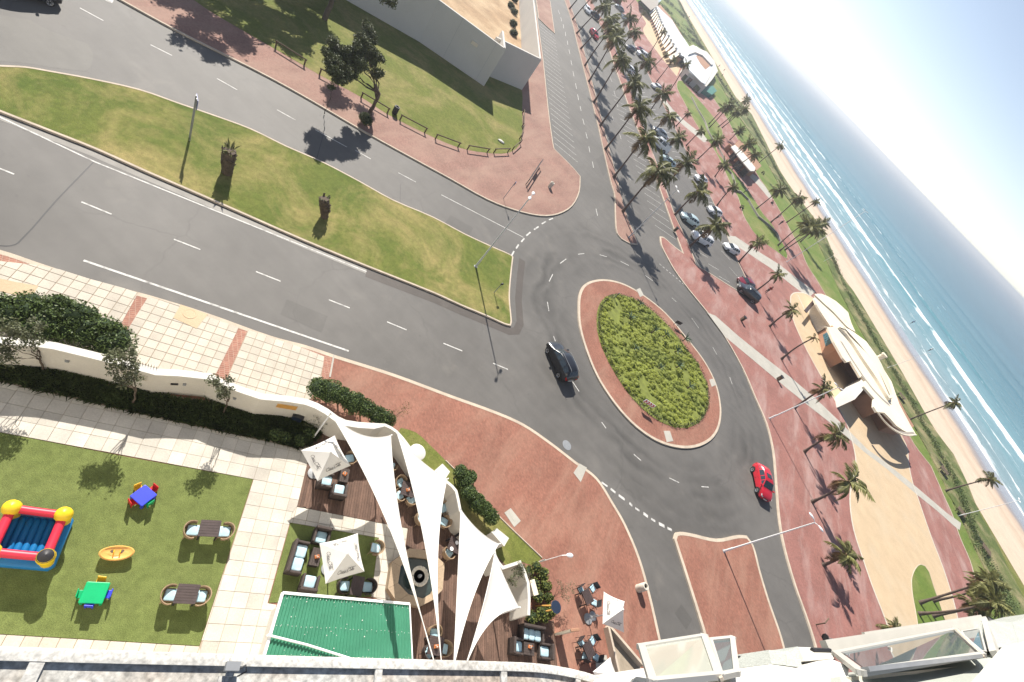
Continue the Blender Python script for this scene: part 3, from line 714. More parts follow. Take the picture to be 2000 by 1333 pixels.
slab('inner_lawn', [(-24.76, 194.73), (-24.53, 201.48), (-18.62, 198.73), (-12.21, 197.76), (-4.14, 192.96), (-0.74, 184.92), (0.25, 161.58), (2.3, 155.09), (8.42, 152.99), (13.59, 150.86), (18.28, 146.32), (21.77, 141.93), (24.09, 141.67), (26.95, 137.92), (29.9, 133.13), (31.1, 128.5), (30.83, 125.5), (28.14, 123.85), (24.72, 121.49), (21.49, 120.23), (19.4, 121.11), (16.21, 125.16), (13.47, 133.91), (9.16, 140.46), (6.63, 145.35), (3.94, 150.54), (0.36, 155.46), (-0.77, 156.99), (-4.12, 158.91), (-8.7, 163.09), (-16.99, 174.85), (-21.94, 182.72)], MT['beachlawn'], top=0.15, sub=2, kerb=0.12)
sheet('beige_paving', [(-67.26, 260.3), (-67.39, 272.08), (-56.32, 252.27), (-42.51, 233.21), (-32.1, 227.86), (-26.61, 199.61), (-34.69, 203.92), (-41.52, 208.58), (-48.79, 215.39), (-52.92, 226.29), (-56.51, 240.79), (-61.41, 247.63)], Z1 + 0.004, MT['beige'], 2)
sheet('pale_path', [(-23.31, 156.12), (-22.37, 158.43), (-17.09, 153.43), (-12.8, 152.76), (-8.1, 155.3), (-3.73, 160.13), (-2.31, 156.37), (-2.73, 151.55), (-7.01, 149.15), (-12.21, 146.23), (-17.16, 148.27)], Z1, MT['stripe'], 2)
sheet('pale_path', [(13.81, 171.41), (16.2, 174.88), (21.46, 172.14), (23.63, 166.16), (22.04, 163.65), (17.51, 165.59), (13.17, 165.19)], Z1, MT['stripe'], 2)

# roundabout island
ring = [(2.2, 43.08), (1.37, 45.04), (1.04, 47.14), (1.42, 49.4), (2.51, 52.03), (4.51, 54.59), (7.28, 56.31), (10.82, 57.29), (15.14, 56.62), (18.37, 55.62), (20.63, 53.64), (21.92, 50.83), (22.37, 48.28), (22.22, 45.58), (21.37, 42.85), (19.67, 39.92), (17.47, 37.64), (15.29, 36.3), (12.8, 35.72), (10.28, 35.98), (7.76, 36.94), (5.35, 38.79), (3.47, 40.85)]
slab('roundabout', ring, MT['plaza'], sub=4, kerb=0.28)
bedp = [(4.62, 43.74), (3.86, 45.89), (3.7, 48.38), (4.45, 51.09), (6.3, 53.39), (8.87, 54.85), (12.17, 55.18), (15.22, 54.5), (17.99, 53.25), (19.5, 51.46), (20.26, 48.62), (20.11, 45.89), (19.39, 43.57), (18.18, 41.51), (16.29, 39.69), (14.18, 38.75), (11.7, 38.61), (9.44, 39.29), (7.17, 40.57), (5.61, 42.07)]
BEDP = ccw(smooth_poly(bedp, True, 4))
sheet('planting_soil', BEDP, 0.14, MT['lushsoil'])

# ------------------------------------------------------------------ road paint (thin sheets 5 mm above the asphalt), parts of the road
def dash(a, b, w=0.095, z=0.009, name='lane_dash', m=None):
    a = Vector(a); b = Vector(b); d = (b - a)
    if d.length < 0.05: return
    n = Vector((-d.y, d.x)).normalized() * w / 2
    q = MB(); q.quad((*(a - n), z), (*(b - n), z), (*(b + n), z), (*(a + n), z))
    q.build(name, m or MT['paint'], ROAD)
def dashes(pts, **k):
    for i in range(0, len(pts), 2): dash(pts[i], pts[i + 1], **k)
dashes([(-25.5, 10.98), (-24.5, 11.64), (-22, 13.21), (-20.8, 13.97), (-18.18, 15.67), (-17.02, 16.45), (-14.37, 18.2), (-13.12, 19.03), (-10.55, 20.79), (-9.35, 21.59), (-7.14, 23.15), (-5.87, 23.95), (-3.45, 25.69), (-2.09, 26.57), (0.22, 28.09), (1.41, 28.85)])
dashes([(-39.29, 22.2), (-38.93, 22.44), (-38.09, 22.9), (-36.91, 23.66), (-34.58, 25.37), (-33.48, 26.21), (-31, 28.03), (-29.72, 28.8), (-27.32, 30.63), (-26.04, 31.43), (-24.75, 32.45), (-22.4, 33.96), (-21.92, 34.51), (-20.68, 35.26), (-18.56, 36.87), (-17.11, 37.87)])
dash(*[(-14.96, 39.49), (-7.07, 45.12)], name='solid_line')
dash(*[(-18.42, 11.13), (-6.85, 19.07)], w=0.13, name='solid_line')
dash(*[(-28.88, 13.01), (-24.57, 15.48)], w=0.1, name='solid_line'); dash(*[(-24.57, 15.48), (-18.66, 19.72)], w=0.1, name='solid_line'); dash(*[(-18.66, 19.72), (-11.19, 25.13)], w=0.1, name='solid_line')
dashes([(-6.12, 40.94), (-6.37, 41.88), (-6.48, 42.51), (-6.69, 43.42), (-6.77, 44.15), (-6.92, 45.12), (-7.04, 45.81), (-7.13, 46.99), (-7.16, 47.97), (-7.18, 49.24), (-7.24, 50.19), (-7.24, 51.36), (-7.21, 52.19), (-7.1, 53.23)], w=0.16, name='yield_dash')
dashes([(-2.43, 46.91), (-2.38, 48.64), (-1.91, 51.46), (-1.5, 52.72), (-0.14, 55.47), (0.66, 56.52), (2.32, 58.51), (3.46, 59.44), (5.87, 60.96), (7.22, 61.54), (-1.74, 42.69), (-2.06, 44.2), (-0.35, 39.81), (0.39, 38.88), (2.34, 36.55), (2.83, 36.16), (6.26, 33.83), (7.25, 33.53), (10.42, 32.8), (11.03, 32.65), (14.38, 32.91), (15.23, 33.03), (18.4, 34.2), (19.49, 34.76), (21.93, 36.83), (22.73, 37.61), (10.65, 62.16), (11.49, 62.31), (14.46, 62.2), (15.97, 61.6), (18.81, 60.56), (19.71, 59.87), (22.4, 57.9), (23, 56.98)], w=0.09)
for i in range(9):
    a, b = [(6.66, 67.31), (12.23, 68.78)]; t = i / 9
    dash((a[0] + (b[0] - a[0]) * t, a[1] + (b[1] - a[1]) * t), (a[0] + (b[0] - a[0]) * (t + 0.06), a[1] + (b[1] - a[1]) * (t + 0.06)), w=0.14, name='yield_dash')
yb = [(11.75, 27.31), (12.68, 27.53), (13.61, 27.76), (14.42, 27.9), (15.58, 28.18), (16.2, 28.24), (17.03, 28.51), (17.85, 28.7), (18.64, 28.98), (19.54, 29.35), (20.28, 29.67)]
for a, b in zip(yb, yb[1:]):
    a = Vector(a); b = Vector(b); dash(a + (b - a) * 0.1, a + (b - a) * random.uniform(0.62, 0.8), w=random.uniform(0.16, 0.28), name='yield_block')
cr = [(-51.63, 135.8), (-49.98, 133.78), (-48.75, 132.2), (-47.13, 129.88), (-46, 128.76), (-44.42, 126.16), (-43.15, 124.74), (-41.66, 122.27), (-40.09, 120.25), (-38.7, 117.93), (-37.19, 115.7), (-35.74, 113.53), (-33.87, 110.55), (-32.38, 108.26), (-30.65, 105.5), (-29.26, 103.39), (-27.52, 100.84), (-26.11, 98.63), (-24.76, 96.5), (-23.44, 94.44), (-22.05, 92.46), (-21.04, 90.96), (-19.42, 88.49), (-18.16, 86.7), (-16.66, 84.41), (-15.49, 82.76), (-14.1, 80.62), (-13.04, 78.91), (-11.45, 76.78), (-10.47, 75.19), (-5.05, 64.7), (-4.13, 63.36)]
dashes(cr, w=0.12)
def bays(a0, a1, b0, b1, n, w=0.09, z=0.009, skip=()):
    a0, a1, b0, b1 = [Vector(q) for q in (a0, a1, b0, b1)]
    for i in range(n + 1):
        if i in skip: continue
        t = i / n; dash(a0 + (a1 - a0) * t, b0 + (b1 - b0) * t, w, z, 'bay_line')
bays(*[(-44.91, 113.22), (-16.53, 70.61), (-41.87, 115.7), (-12.37, 71.99)], 27)
bays(*[(-23.36, 115.35), (2.5, 77.13), (-21.54, 118.81), (6.57, 79.55)], 21)
bays(*[(8.11, 83.23), (15.98, 81.8), (10.19, 84.87), (18.25, 83.58)], 3, z=Z1 + 0.006)
bays(*[(12.22, 100.25), (19.35, 88.97), (9.41, 99.32), (17.23, 89.27)], 3, z=Z1 + 0.006)
bays(*[(-28, 146.35), (8.93, 112.91), (-28.22, 137.93), (6.45, 107.69)], 26, z=Z1 + 0.006)
dashes([(-34.11, 133.77), (-32.7, 132.22), (-28.68, 125.82), (-27.09, 123.71), (-24.39, 118.95), (-22.96, 116.69), (-21.33, 113.57), (-20, 111.48), (-14.16, 98.36), (-13.07, 96.71), (-6.36, 84.76), (-5.63, 83.84), (-18.22, 103.27), (-17.28, 101.74)], w=0.12)
sheet('painted_arrow', [(-39.72, 25.29), (-39.69, 25.83), (-39.21, 25.8), (-38.9, 25.5), (-39.02, 25.26), (-39.28, 25.18)], 0.009, MT['paint'], parent=ROAD)
for q in ("516,210 521,208 524,214 518,217", "1128,172 1134,172 1135,176 1129,176"):
    pass

# manhole slabs
def cover(pts, z=0.126, label=None):
    p = ccw(P_ if False else pts); b = MB(); b.prism(p, 0.1, z + 0.012); b.prism(inset(p, 0.25), z, z + 0.02)
    return b
for pts, lab in (([(10.34, 25.93), (10.42, 27.11), (11.09, 27.37), (11.19, 25.8)], 'cream concrete inspection slab let into the brick kerb beside the worn give way line'),
                 ([(7.57, 18.94), (7.75, 19.54), (8.78, 19.41), (8.62, 18.71)], 'pale concrete slab lying in the brick paving beside the small hedge'),
                 ([(17.12, 16.48), (17.79, 17.06), (18.38, 16.53), (17.48, 15.79)], 'tan square access slab in the brick paving near the ledge')):
    cover(pts).build('access_slab', MT['stripe'], label=lab, cat='access slab')
for c0 in [(8.83, 27.64)]:
    b_ = MB(); b_.lathe([(0.0, 0.0), (0.42, 0.0), (0.42, 0.014), (0.36, 0.018), (0.0, 0.018)], (c0[0], c0[1], 0.002), 24)
    b_.build('manhole_cover', MT['grey'], label='round grey manhole cover set in the asphalt at the kerb', cat='manhole cover')
for pts in ([(6.09, 55.86), (6.34, 56.9), (7.23, 56.21), (7, 55.08)], [(19.53, 53.03), (19.97, 53.9), (20.67, 53.45), (20.12, 52.21)], [(16.21, 38.56), (16.83, 39.32), (17.55, 38.54), (16.92, 37.62)]):
    b_ = MB(); b_.prism(pts, 0.1, 0.14); b_.build('kerb_ramp', MT['stripe'], kind='structure')

# ================================================================== pavers of the hotel pavement and terrace
def pavers(parent, region, d1, size, z0, z1, m, gap=0.014, origin=None, name='paver', jit=0.0, skew=0.0):
    """individual slabs on a rotated grid, cut to the region"""
    d1 = Vector(d1).normalized(); d2 = Vector((-d1.y, d1.x))
    o = Vector(origin if origin else region[0])
    region = ccw(region)
    loc = [((Vector(p) - o).dot(d1), (Vector(p) - o).dot(d2)) for p in region]
    i0 = int(math.floor(min(p[0] for p in loc) / size)); i1 = int(math.ceil(max(p[0] for p in loc) / size))
    j0 = int(math.floor(min(p[1] for p in loc) / size)); j1 = int(math.ceil(max(p[1] for p in loc) / size))
    n = 0
    for i in range(i0, i1):
        for j in range(j0, j1):
            a, b, c, d = i * size + gap / 2, j * size + gap / 2, (i + 1) * size - gap / 2, (j + 1) * size - gap / 2
            cell = [(a, b), (c, b), (c, d), (a, d)]
            q = clip(loc, cell)
            q2 = []
            for p in q:
                if not q2 or (Vector(p) - Vector(q2[-1])).length > 1e-3: q2.append(p)
            if len(q2) < 3 or abs(area2(q2)) < 2 * 0.012: continue
            dz = random.uniform(-0.004, 0.004)
            pts = [o + d1 * p[0] + d2 * p[1] for p in q2]
            mb = MB(); mb.prism([(p.x, p.y) for p in pts], z0, z1 + dz)
            mb.build(name, m, parent); n += 1
    return n

# left-hand pavement: three fields of cream slabs framed in brick
KD = Vector((0.827, 0.5623))
fld = [(-20.1, 7.55), (-19.47, 8.32), (-18.81, 9.27), (-18.2, 9.94), (-17.18, 10.67), (-16.38, 11.33), (-15.59, 11.95), (-14.12, 10.07), (-12.56, 8.56), (-14.15, 7.24), (-15.25, 6.01), (-15.95, 5.37)]
fld2 = [(-15.19, 12.2), (-14.03, 13.1), (-12.68, 13.84), (-11.44, 14.67), (-11.41, 14.64), (-9.64, 11.93), (-10.44, 10.51), (-11.03, 9.65), (-12.23, 8.91), (-13.73, 10.13)]
fld3 = [(-11.06, 14.97), (-9.66, 15.97), (-8.26, 16.86), (-7.35, 17.39), (-6.31, 16.18), (-5.46, 14.38), (-6.26, 13.63), (-7.25, 12.61), (-9.03, 12)]
brd = [(-20.58, 7.81), (-19.94, 8.57), (-18.71, 9.5), (-17.07, 10.6), (-14.98, 12.32), (-12.87, 13.85), (-10.01, 15.68), (-8.39, 16.93), (-7.06, 17.84), (-6.16, 16.7), (-4.84, 14.76), (-5.93, 13.35), (-6.97, 12.23), (-9.18, 11.52), (-10.79, 9.49), (-12.48, 8.29), (-14.79, 5.76), (-15.5, 5.13)]
PF = sheet('brick_border', brd, 0.126, MT['borderbrick'])
for f in (fld, fld2, fld3):
    sheet('joint_bed', f, 0.131, MT['bed'], parent=PF)
    pavers(PF, f, KD, 0.5, 0.12, 0.148, MT['paver'], 0.03, origin=[(-15.19, 12.2)][0])
for q in ([(-13.49, 12.33), (-14.05, 13.14), (-12.9, 13.87), (-12.39, 12.84)],):
    b_ = MB(); b_.prism(q, 0.13, 0.16); b_.build('concrete_infill', MT['beige'], PF)
    c0 = [(-13.34, 13.15)][0]
    b_ = MB(); b_.lathe([(0.0, 0.0), (0.33, 0.0), (0.33, 0.012), (0.27, 0.012), (0.26, 0.006), (0.0, 0.006)], (c0[0], c0[1], 0.162), 24)
    b_.build('manhole_cover', MT['beige'], label='round cream manhole cover in a concrete square among the cream pavers', cat='manhole cover')
b_ = MB(); b_.prism([(-18.56, 7.82), (-18.17, 8.17), (-17.62, 8.75), (-17.14, 8.22), (-17.64, 7.69), (-17.92, 7.47)], 0.13, 0.16); b_.build('concrete_infill', MT['beige'], PF)
b_ = MB(); a_, c_ = [(-7.11, 17.97), (-6.09, 16.68)]
b_.beam((*a_, 0.13), (*c_, 0.13), 0.1, 0.04); b_.build('edge_strip', MT['stripe'], PF)

# ------------------------------------------------------------------ terrace
def rect_dir(a, b): return (b[0] - a[0], b[1] - a[1])
bedpoly = [(-15.5, 5.13), (-14.79, 5.76), (-14.07, 6.62), (-13.1, 7.61), (-11.58, 8.38), (-10.21, 9.1), (-9.49, 9.84), (-8.34, 10.9), (-6.85, 12.13), (-4.91, 13.89), (-3.64, 14.23), (-3.51, 12.86), (-3.79, 12.26), (-5.07, 11.37), (-7.64, 9.51), (-10.06, 7.77), (-11.74, 6.61), (-13.75, 5.19), (-14.51, 4.61)]
sheet('flower_bed', bedpoly, 0.128, MT['bed'])
path = [(-14.51, 4.61), (-13.75, 5.19), (-11.74, 6.61), (-10.06, 7.77), (-7.64, 9.51), (-5.07, 11.37), (-3.79, 12.26), (-3.51, 12.86), (-2.9, 12.1), (-1.54, 10.24), (-1.45, 9.84), (-1.19, 9.49), (0.82, 6.54), (1.16, 6.74), (2.51, 4.94), (0.78, 3.43), (0.1, 3.92), (-3.95, 9.65), (-8.19, 6.62), (-11.72, 4.08), (-12.49, 3.55)]
TERR = sheet('terrace', path, 0.128, MT['bed'])
pavers(TERR, path, rect_dir(*[(-11.72, 4.08), (-3.95, 9.65)]), 0.62, 0.12, 0.15, MT['paver_big'], 0.016, origin=[(-3.95, 9.65)][0])
path2 = [(-1.53, 10.22), (1.99, 12.59), (3.46, 13.61), (4.17, 12.51), (3.96, 11.46), (4.65, 10.61), (5.5, 10.42), (4.27, 9.78), (2.6, 12.08), (-1.17, 9.48), (-1.43, 9.82)]
sheet('joint_bed', path2, 0.127, MT['bed'], parent=TERR)
pavers(TERR, path2, rect_dir(*[(-1.53, 10.22), (1.99, 12.59)]), 0.6, 0.12, 0.15, MT['paver_big'], 0.022)
path3 = [(-5.68, -0.03), (-5, 0.41), (0.1, 3.92), (1.27, 3.07), (-4.35, -0.73)]
sheet('joint_bed', path3, 0.127, MT['bed'], parent=TERR)
pavers(TERR, path3, rect_dir(*[(-5, 0.41), (0.1, 3.92)]), 0.5, 0.12, 0.15, MT['paver'], 0.022)
lw = [(-12.49, 3.55), (-11.72, 4.08), (-8.15, 6.6), (-3.95, 9.65), (0.1, 3.92), (-5, 0.41), (-5.68, -0.03)]
TURF = slab('terrace_lawn', lw, MT['turf'], top=0.155, sub=0, kerb=0)
lw2 = [(-1.17, 9.48), (2.6, 12.08), (4.27, 9.78), (0.84, 6.55)]
slab('lounge_lawn', lw2, MT['turf'], top=0.152, sub=0, kerb=0)
# timber deck, boards laid one by one
deckp = ccw([(-3.9, 13.42), (-2.9, 12.1), (-1.53, 10.22), (1.99, 12.59), (3.46, 13.61), (4.07, 12.71), (5.01, 13.47), (5.82, 13.49), (6.91, 12.07), (6.58, 11.11), (6.08, 10.9), (8.52, 8.31), (13.08, 11.61), (15.57, 13.41), (13.68, 16.12), (13.1, 15.55), (12.1, 15.07), (10, 16.32), (8.17, 16.41), (6.95, 16.26), (5.59, 16.6), (4.25, 17.46), (3.01, 17.31), (1.45, 17.02), (0.34, 17.25), (-0.99, 17.23), (-2.64, 15.72), (-3.46, 14.86), (-3.86, 14.06)])
b_ = MB()
o_, e_ = [Vector(p) for p in [(-2.9, 12.1), (-1.54, 10.24)]]
d1 = (e_ - o_).normalized(); d2 = Vector((-d1.y, d1.x))
ds = [(Vector(p) - o_).dot(d2) for p in deckp]
t = math.floor(min(ds) / 0.14) * 0.14
while t < max(ds):
    w0, w1 = t + 0.006, t + 0.134
    s_ = -40 + random.random() * 2
    while s_ < 40:
        e2 = s_ + random.choice((2.4, 3.0, 3.6))
        rect = [o_ + d1 * s_ + d2 * w0, o_ + d1 * s_ + d2 * w1, o_ + d1 * (e2 - 0.006) + d2 * w1, o_ + d1 * (e2 - 0.006) + d2 * w0]
        rect = ccw([(p.x, p.y) for p in rect])
        q = clip(deckp, rect)
        if len(q) >= 3 and abs(area2(q)) > 0.02: b_.prism(q, 0.12, 0.17 + random.uniform(-0.003, 0.003))
        s_ = e2
    t += 0.14
DECK = sheet('deck', deckp, 0.129, MT['trim'])
b_.build('deck_boards', MT['deck'], DECK, kind='stuff')

# garden wall that winds along the pavement
capline = [(-15.21, 5.19), (-14.6, 5.82), (-13.95, 6.65), (-13.49, 7.11), (-12.49, 7.86), (-11.53, 8.56), (-10.47, 9.28), (-9.95, 9.94), (-9.06, 10.89), (-8.54, 11.09), (-7.76, 11.5), (-6.88, 12.02), (-6.01, 12.96), (-5.34, 13.56), (-4.83, 13.84), (-4.25, 14.04), (-3.59, 14.16), (-3.18, 14.34), (-2.65, 14.81), (-2.06, 15.45), (-1.62, 15.95), (-1.24, 16.12), (-0.89, 16.2), (-0.37, 16.19), (0.26, 16.1), (1.29, 15.89), (1.9, 15.9), (2.4, 16.05), (3.14, 16.28), (3.61, 16.34), (3.98, 16.3), (4.36, 16.02), (4.83, 15.63), (5.51, 15.39), (6.43, 15.43), (7, 15.51), (7.42, 15.61), (7.7, 15.45), (7.95, 15.21), (8.28, 15.08), (8.64, 15.04), (9.36, 16.09), (9.93, 15.84), (10.44, 15.5), (10.91, 14.86), (11.31, 14.15)]
cap = capline
inn = inset(cap, -0.3, False)
GW = thing('garden_wall', 'white winding garden wall between the hotel terrace and the street pavement', 'garden wall', (0, 0, 0))
b_ = MB(); k_ = MB()
NTH = 20     # from here on the wall is a thin curved screen
ca, cb = inset(cap, 0.03, False), inset(cap, -0.32, False)
thin, cb2 = inset(cap, -0.13, False), inset(cap, -0.14, False)
inn = inn[:NTH] + thin[NTH:]; cb = cb[:NTH] + cb2[NTH:]
for i in range(len(cap) - 1):
    a, b = cap[i], cap[i + 1]; c, d = inn[i + 1], inn[i]
    b_.add([(*a, 0), (*b, 0), (*c, 0), (*d, 0), (*a, 1.9), (*b, 1.9), (*c, 1.9), (*d, 1.9)], [(0, 1, 5, 4), (2, 3, 7, 6), (4, 5, 6, 7)] + ([(3, 0, 4, 7)] if i == 0 else []) + ([(1, 2, 6, 5)] if i == len(cap) - 2 else []))
    a, b = ca[i], ca[i + 1]; c, d = cb[i + 1], cb[i]
    k_.add([(*a, 1.9), (*b, 1.9), (*c, 1.9), (*d, 1.9), (*a, 1.97), (*b, 1.97), (*c, 1.97), (*d, 1.97)], [(0, 1, 5, 4), (2, 3, 7, 6), (4, 5, 6, 7), (3, 2, 1, 0), (3, 0, 4, 7), (1, 2, 6, 5)])
b_.build('wall_body', MT['wallwhite'], GW); k_.build('coping', MT['white'], GW)
# inner fittings of the wall: slatted openings, vents, a lamp
def wall_point(px, off=0.0):
    """nearest point of the inner wall face, and the direction along it"""
    best = None; p = Vector(px)
    for i in range(len(inn) - 1):
        a, b = Vector(inn[i]), Vector(inn[i + 1]); d = b - a
        t = max(0, min(1, (p - a).dot(d) / max(d.dot(d), 1e-9))); q = a + d * t
        if best is None or (q - p).length < best[0]: best = ((q - p).length, q, d.normalized())
    return best[1], best[2]
for (px, w, h, zc, nm, mk) in (([(-5.74, 12.77)][0], 1.05, 0.42, 1.45, 'wall_grille', 'toy_wood'), ([(-10.91, 8.66)][0], 0.95, 0.42, 1.45, 'wall_grille', 'palestone'), ([(-9.81, 9.71)][0], 0.3, 0.1, 1.2, 'vent', 'black'), ([(-9.59, 10.06)][0], 0.14, 0.14, 1.25, 'wall_lamp', 'grey'), ([(-13.19, 7.52)][0], 0.14, 0.14, 1.25, 'wall_lamp', 'grey'), ([(-7.74, 11.46)][0], 0.14, 0.14, 1.25, 'wall_lamp', 'grey')):
    q, d = wall_point(px); n = Vector((d.y, -d.x))
    g_ = MB()
    if nm == 'wall_grille':
        g_.box((q.x + n.x * 0.012, q.y + n.y * 0.012, zc), (w, 0.04, h), math.atan2(d.y, d.x), 0)
        go = g_.build(nm, MT['palestone'], GW)
        for s in range(6):
            zz = zc - h / 2 + (s + 0.5) * h / 6
            g2 = MB(); g2.box((q.x + n.x * 0.045, q.y + n.y * 0.045, zz), (w * 0.94, 0.03, h / 14), math.atan2(d.y, d.x)); g2.build('slat', MT[mk], go)
    else:
        g_.box((q.x + n.x * 0.03, q.y + n.y * 0.03, zc), (w, 0.07, h), math.atan2(d.y, d.x)); g_.build(nm, MT[mk], GW)
# spikes on the coping, left of the sapling
b_ = MB()
for i in range(9):
    a, b = [(-11.28, 8.81), (-10.53, 9.3)]; t = i / 8
    x, y = a[0] + (b[0] - a[0]) * t, a[1] + (b[1] - a[1]) * t
    b_ = MB(); b_.tube([(x, y, 1.96), (x, y, 2.14)], [0.018, 0.006], 5); b_.build('wall_spike', MT['black'], GW)
# grass verge outside the wall
vg = [(-0.92, 17.8), (-0.08, 18.35), (1, 18.45), (2.51, 18.48), (3.02, 18.44), (5.73, 18.55), (7.44, 18.44), (11.22, 18.6), (10.91, 17.72), (10.09, 17.29), (9.31, 16.16), (8.56, 16.36), (7.95, 16.72), (6.94, 16.58), (5.95, 16.53), (5.22, 16.79), (4.3, 17.51), (3.4, 17.49), (2.61, 17.25), (1.38, 17.1), (0.3, 17.3), (-0.37, 17.39), (-0.84, 17.41)]
sheet('grass_verge', vg, 0.128, MT['park'], 2)
b_ = MB(); ep = smooth_poly([(2.51, 18.48), (5.73, 18.55), (7.44, 18.44), (11.22, 18.6)], False, 3); b_.tube([(x, y, 0.14) for x, y in ep], 0.05, 5); b_.build('edge_strip', MT['kerb'], PF)
b_ = MB()
c0 = [(0.85, 16.89)][0]
b_.lathe([(0.0, 0.1), (0.46, 0.1), (0.46, 0.86), (0.52, 0.88), (0.52, 0.96), (0.48, 0.985), (0.0, 0.99)], (c0[0], c0[1], 0), 32)
b_.build('drum_plinth', MT['white'], smooth=40, label='round white drum plinth on the grass verge just outside the garden wall', cat='plinth')
for q, l_ in (([(2.39, 16.9), (2.46, 17.56), (3.06, 17.55), (3.13, 16.96)], 'square white pillar block beside the small round hedge outside the wall'), ([(7.37, 16.77), (7.5, 17.15), (8.4, 17.27), (8.41, 16.72)], 'long white block with a pipe end outside the wall, next to the big sail corner')):
    b_ = MB(); b_.prism(q, 0.1, 0.86); b_.prism(inset(ccw(q), -0.04), 0.86, 0.93)
    b_.build('wall_block', MT['white'], label=l_, cat='block')

# ------------------------------------------------------------------ the hotel under the camera: concrete canopy edge, facade, window bay
ZL = 21.0
rim = smooth_poly([(-1.335, -0.260), (-0.904, 0.047), (-0.323, 0.461), (0.384, 0.970), (1.267, 1.609), (2.404, 2.433), (2.733, 2.658), (3.035, 2.838), (3.364, 3.006), (3.654, 3.111), (3.900, 3.134)], False, 3)
HOTEL = thing('hotel_block', 'weathered white concrete hotel with canopy ledge and opened windows below the viewpoint', 'hotel')
r1 = inset(rim, -0.08, False); r2 = inset(rim, -0.078, False); r3 = inset(rim, -1.1, False)
b_ = MB()
for i in range(len(rim) - 1):
    A, B, C_, D = rim[i], rim[i + 1], r1[i + 1], r1[i]
    b_.add([(*A, ZL - 0.9), (*B, ZL - 0.9), (*A, ZL - 0.012), (*B, ZL - 0.012), (*inset(rim, -0.012, False)[i], ZL), (*inset(rim, -0.012, False)[i + 1], ZL), (*D, ZL), (*C_, ZL), (*D, ZL - 0.06), (*C_, ZL - 0.06)],
           [(0, 1, 3, 2), (2, 3, 5, 4), (4, 5, 7, 6), (6, 7, 9, 8)])
b_.build('canopy_rim', MT['ledge'], HOTEL, smooth=50)
b_ = MB()
for i in range(len(rim) - 1): b_.quad((*r2[i], ZL - 0.036), (*r2[i + 1], ZL - 0.036), (*r3[i + 1], ZL - 0.034), (*r3[i], ZL - 0.034))
b_.build('canopy_tray', MT['ledgein'], HOTEL)
def rim_at(pt):
    p = Vector(pt); best = None
    for i in range(len(rim) - 1):
        a, b = Vector(rim[i]), Vector(rim[i + 1]); d = b - a; t = max(0, min(1, (p - a).dot(d) / d.dot(d))); q = a + d * t
        if best is None or (q - p).length < best[0]: best = ((q - p).length, q, d.normalized())
    return best[1], best[2]
for pt, w in (([(-0.672, 0.123)][0], 0.15), ([(1.273, 1.546)][0], 0.12), ([(2.359, 2.328)][0], 0.13), ([(3.207, 2.820)][0], 0.12), ([(-1.097, -0.199)][0], 0.15)):
    q, d = rim_at(pt); n = Vector((d.y, -d.x))
    b_ = MB(); c = q + n * 0.572
    b_.box((c.x, c.y, ZL - 0.035), (w * 0.55, 0.98, 0.062), math.atan2(d.y, d.x)); b_.build('canopy_rib', MT['ledge'], HOTEL)
# floodlight bracket on the rim
q, d = rim_at([(0.275, 0.847)][0]); n = Vector((d.y, -d.x)); az = math.atan2(d.y, d.x)
fl_ = thing('floodlight', 'small grey floodlight box with a wire clamped on the canopy ledge', 'floodlight', (q.x + n.x * 0.09, q.y + n.y * 0.09, ZL), az)
b_ = MB(); b_.box((0, 0.0, 0.07), (0.1, 0.06, 0.08)); b_.build('lamp_box', MT['grey'], fl_)
b_ = MB(); b_.box((0, 0, 0.015), (0.05, 0.12, 0.03)); b_.box((-0.03, -0.1, -0.02), (0.07, 0.09, 0.05)); b_.build('bracket', MT['ledge'], fl_)
b_ = MB(); b_.tube([(0.04, -0.02, 0.08), (0.09, 0.01, 0.09), (0.11, -0.03, 0.06), (0.06, -0.06, 0.03)], 0.006, 5); b_.build('wire', MT['black'], fl_)
q, d = rim_at([(1.715, 1.877)][0]); 
b_ = MB(); b_.tube([Vector((q.x, q.y, ZL - 0.14)) + Vector((math.cos(a) * 0.05 + d.y * 0.19, math.sin(a) * 0.05 - d.x * 0.19, 0)) for a in [k * 0.55 for k in range(12)]], 0.012, 5, caps=True)
b_.build('cable_coil', MT['black'], label='small black coil of cable lying in the canopy tray', cat='cable coil')
# facade below the canopy and the roof behind it
f1 = inset(rim, -0.35, False)
fac = [f1[0], f1[-1]]
dirF = (Vector(f1[-6]) - Vector(f1[0])).normalized(); nF = Vector((dirF.y, -dirF.x))
A = Vector(f1[0]) - dirF * 22; Bq = Vector(f1[-6]) + dirF * 14
b_ = MB(); poly = [(A.x, A.y), (Bq.x, Bq.y), (Bq.x + nF.x * 13, Bq.y + nF.y * 13), (A.x + nF.x * 13, A.y + nF.y * 13)]
b_.prism(poly, 0.0, ZL - 0.9); b_.build('facade', MT['wallwhite'], HOTEL)
b_ = MB(); poly = inset(ccw(poly), 0.05); b_.prism(poly, ZL - 0.9, ZL - 0.25); b_.build('roof', MT['ledgein'], HOTEL)

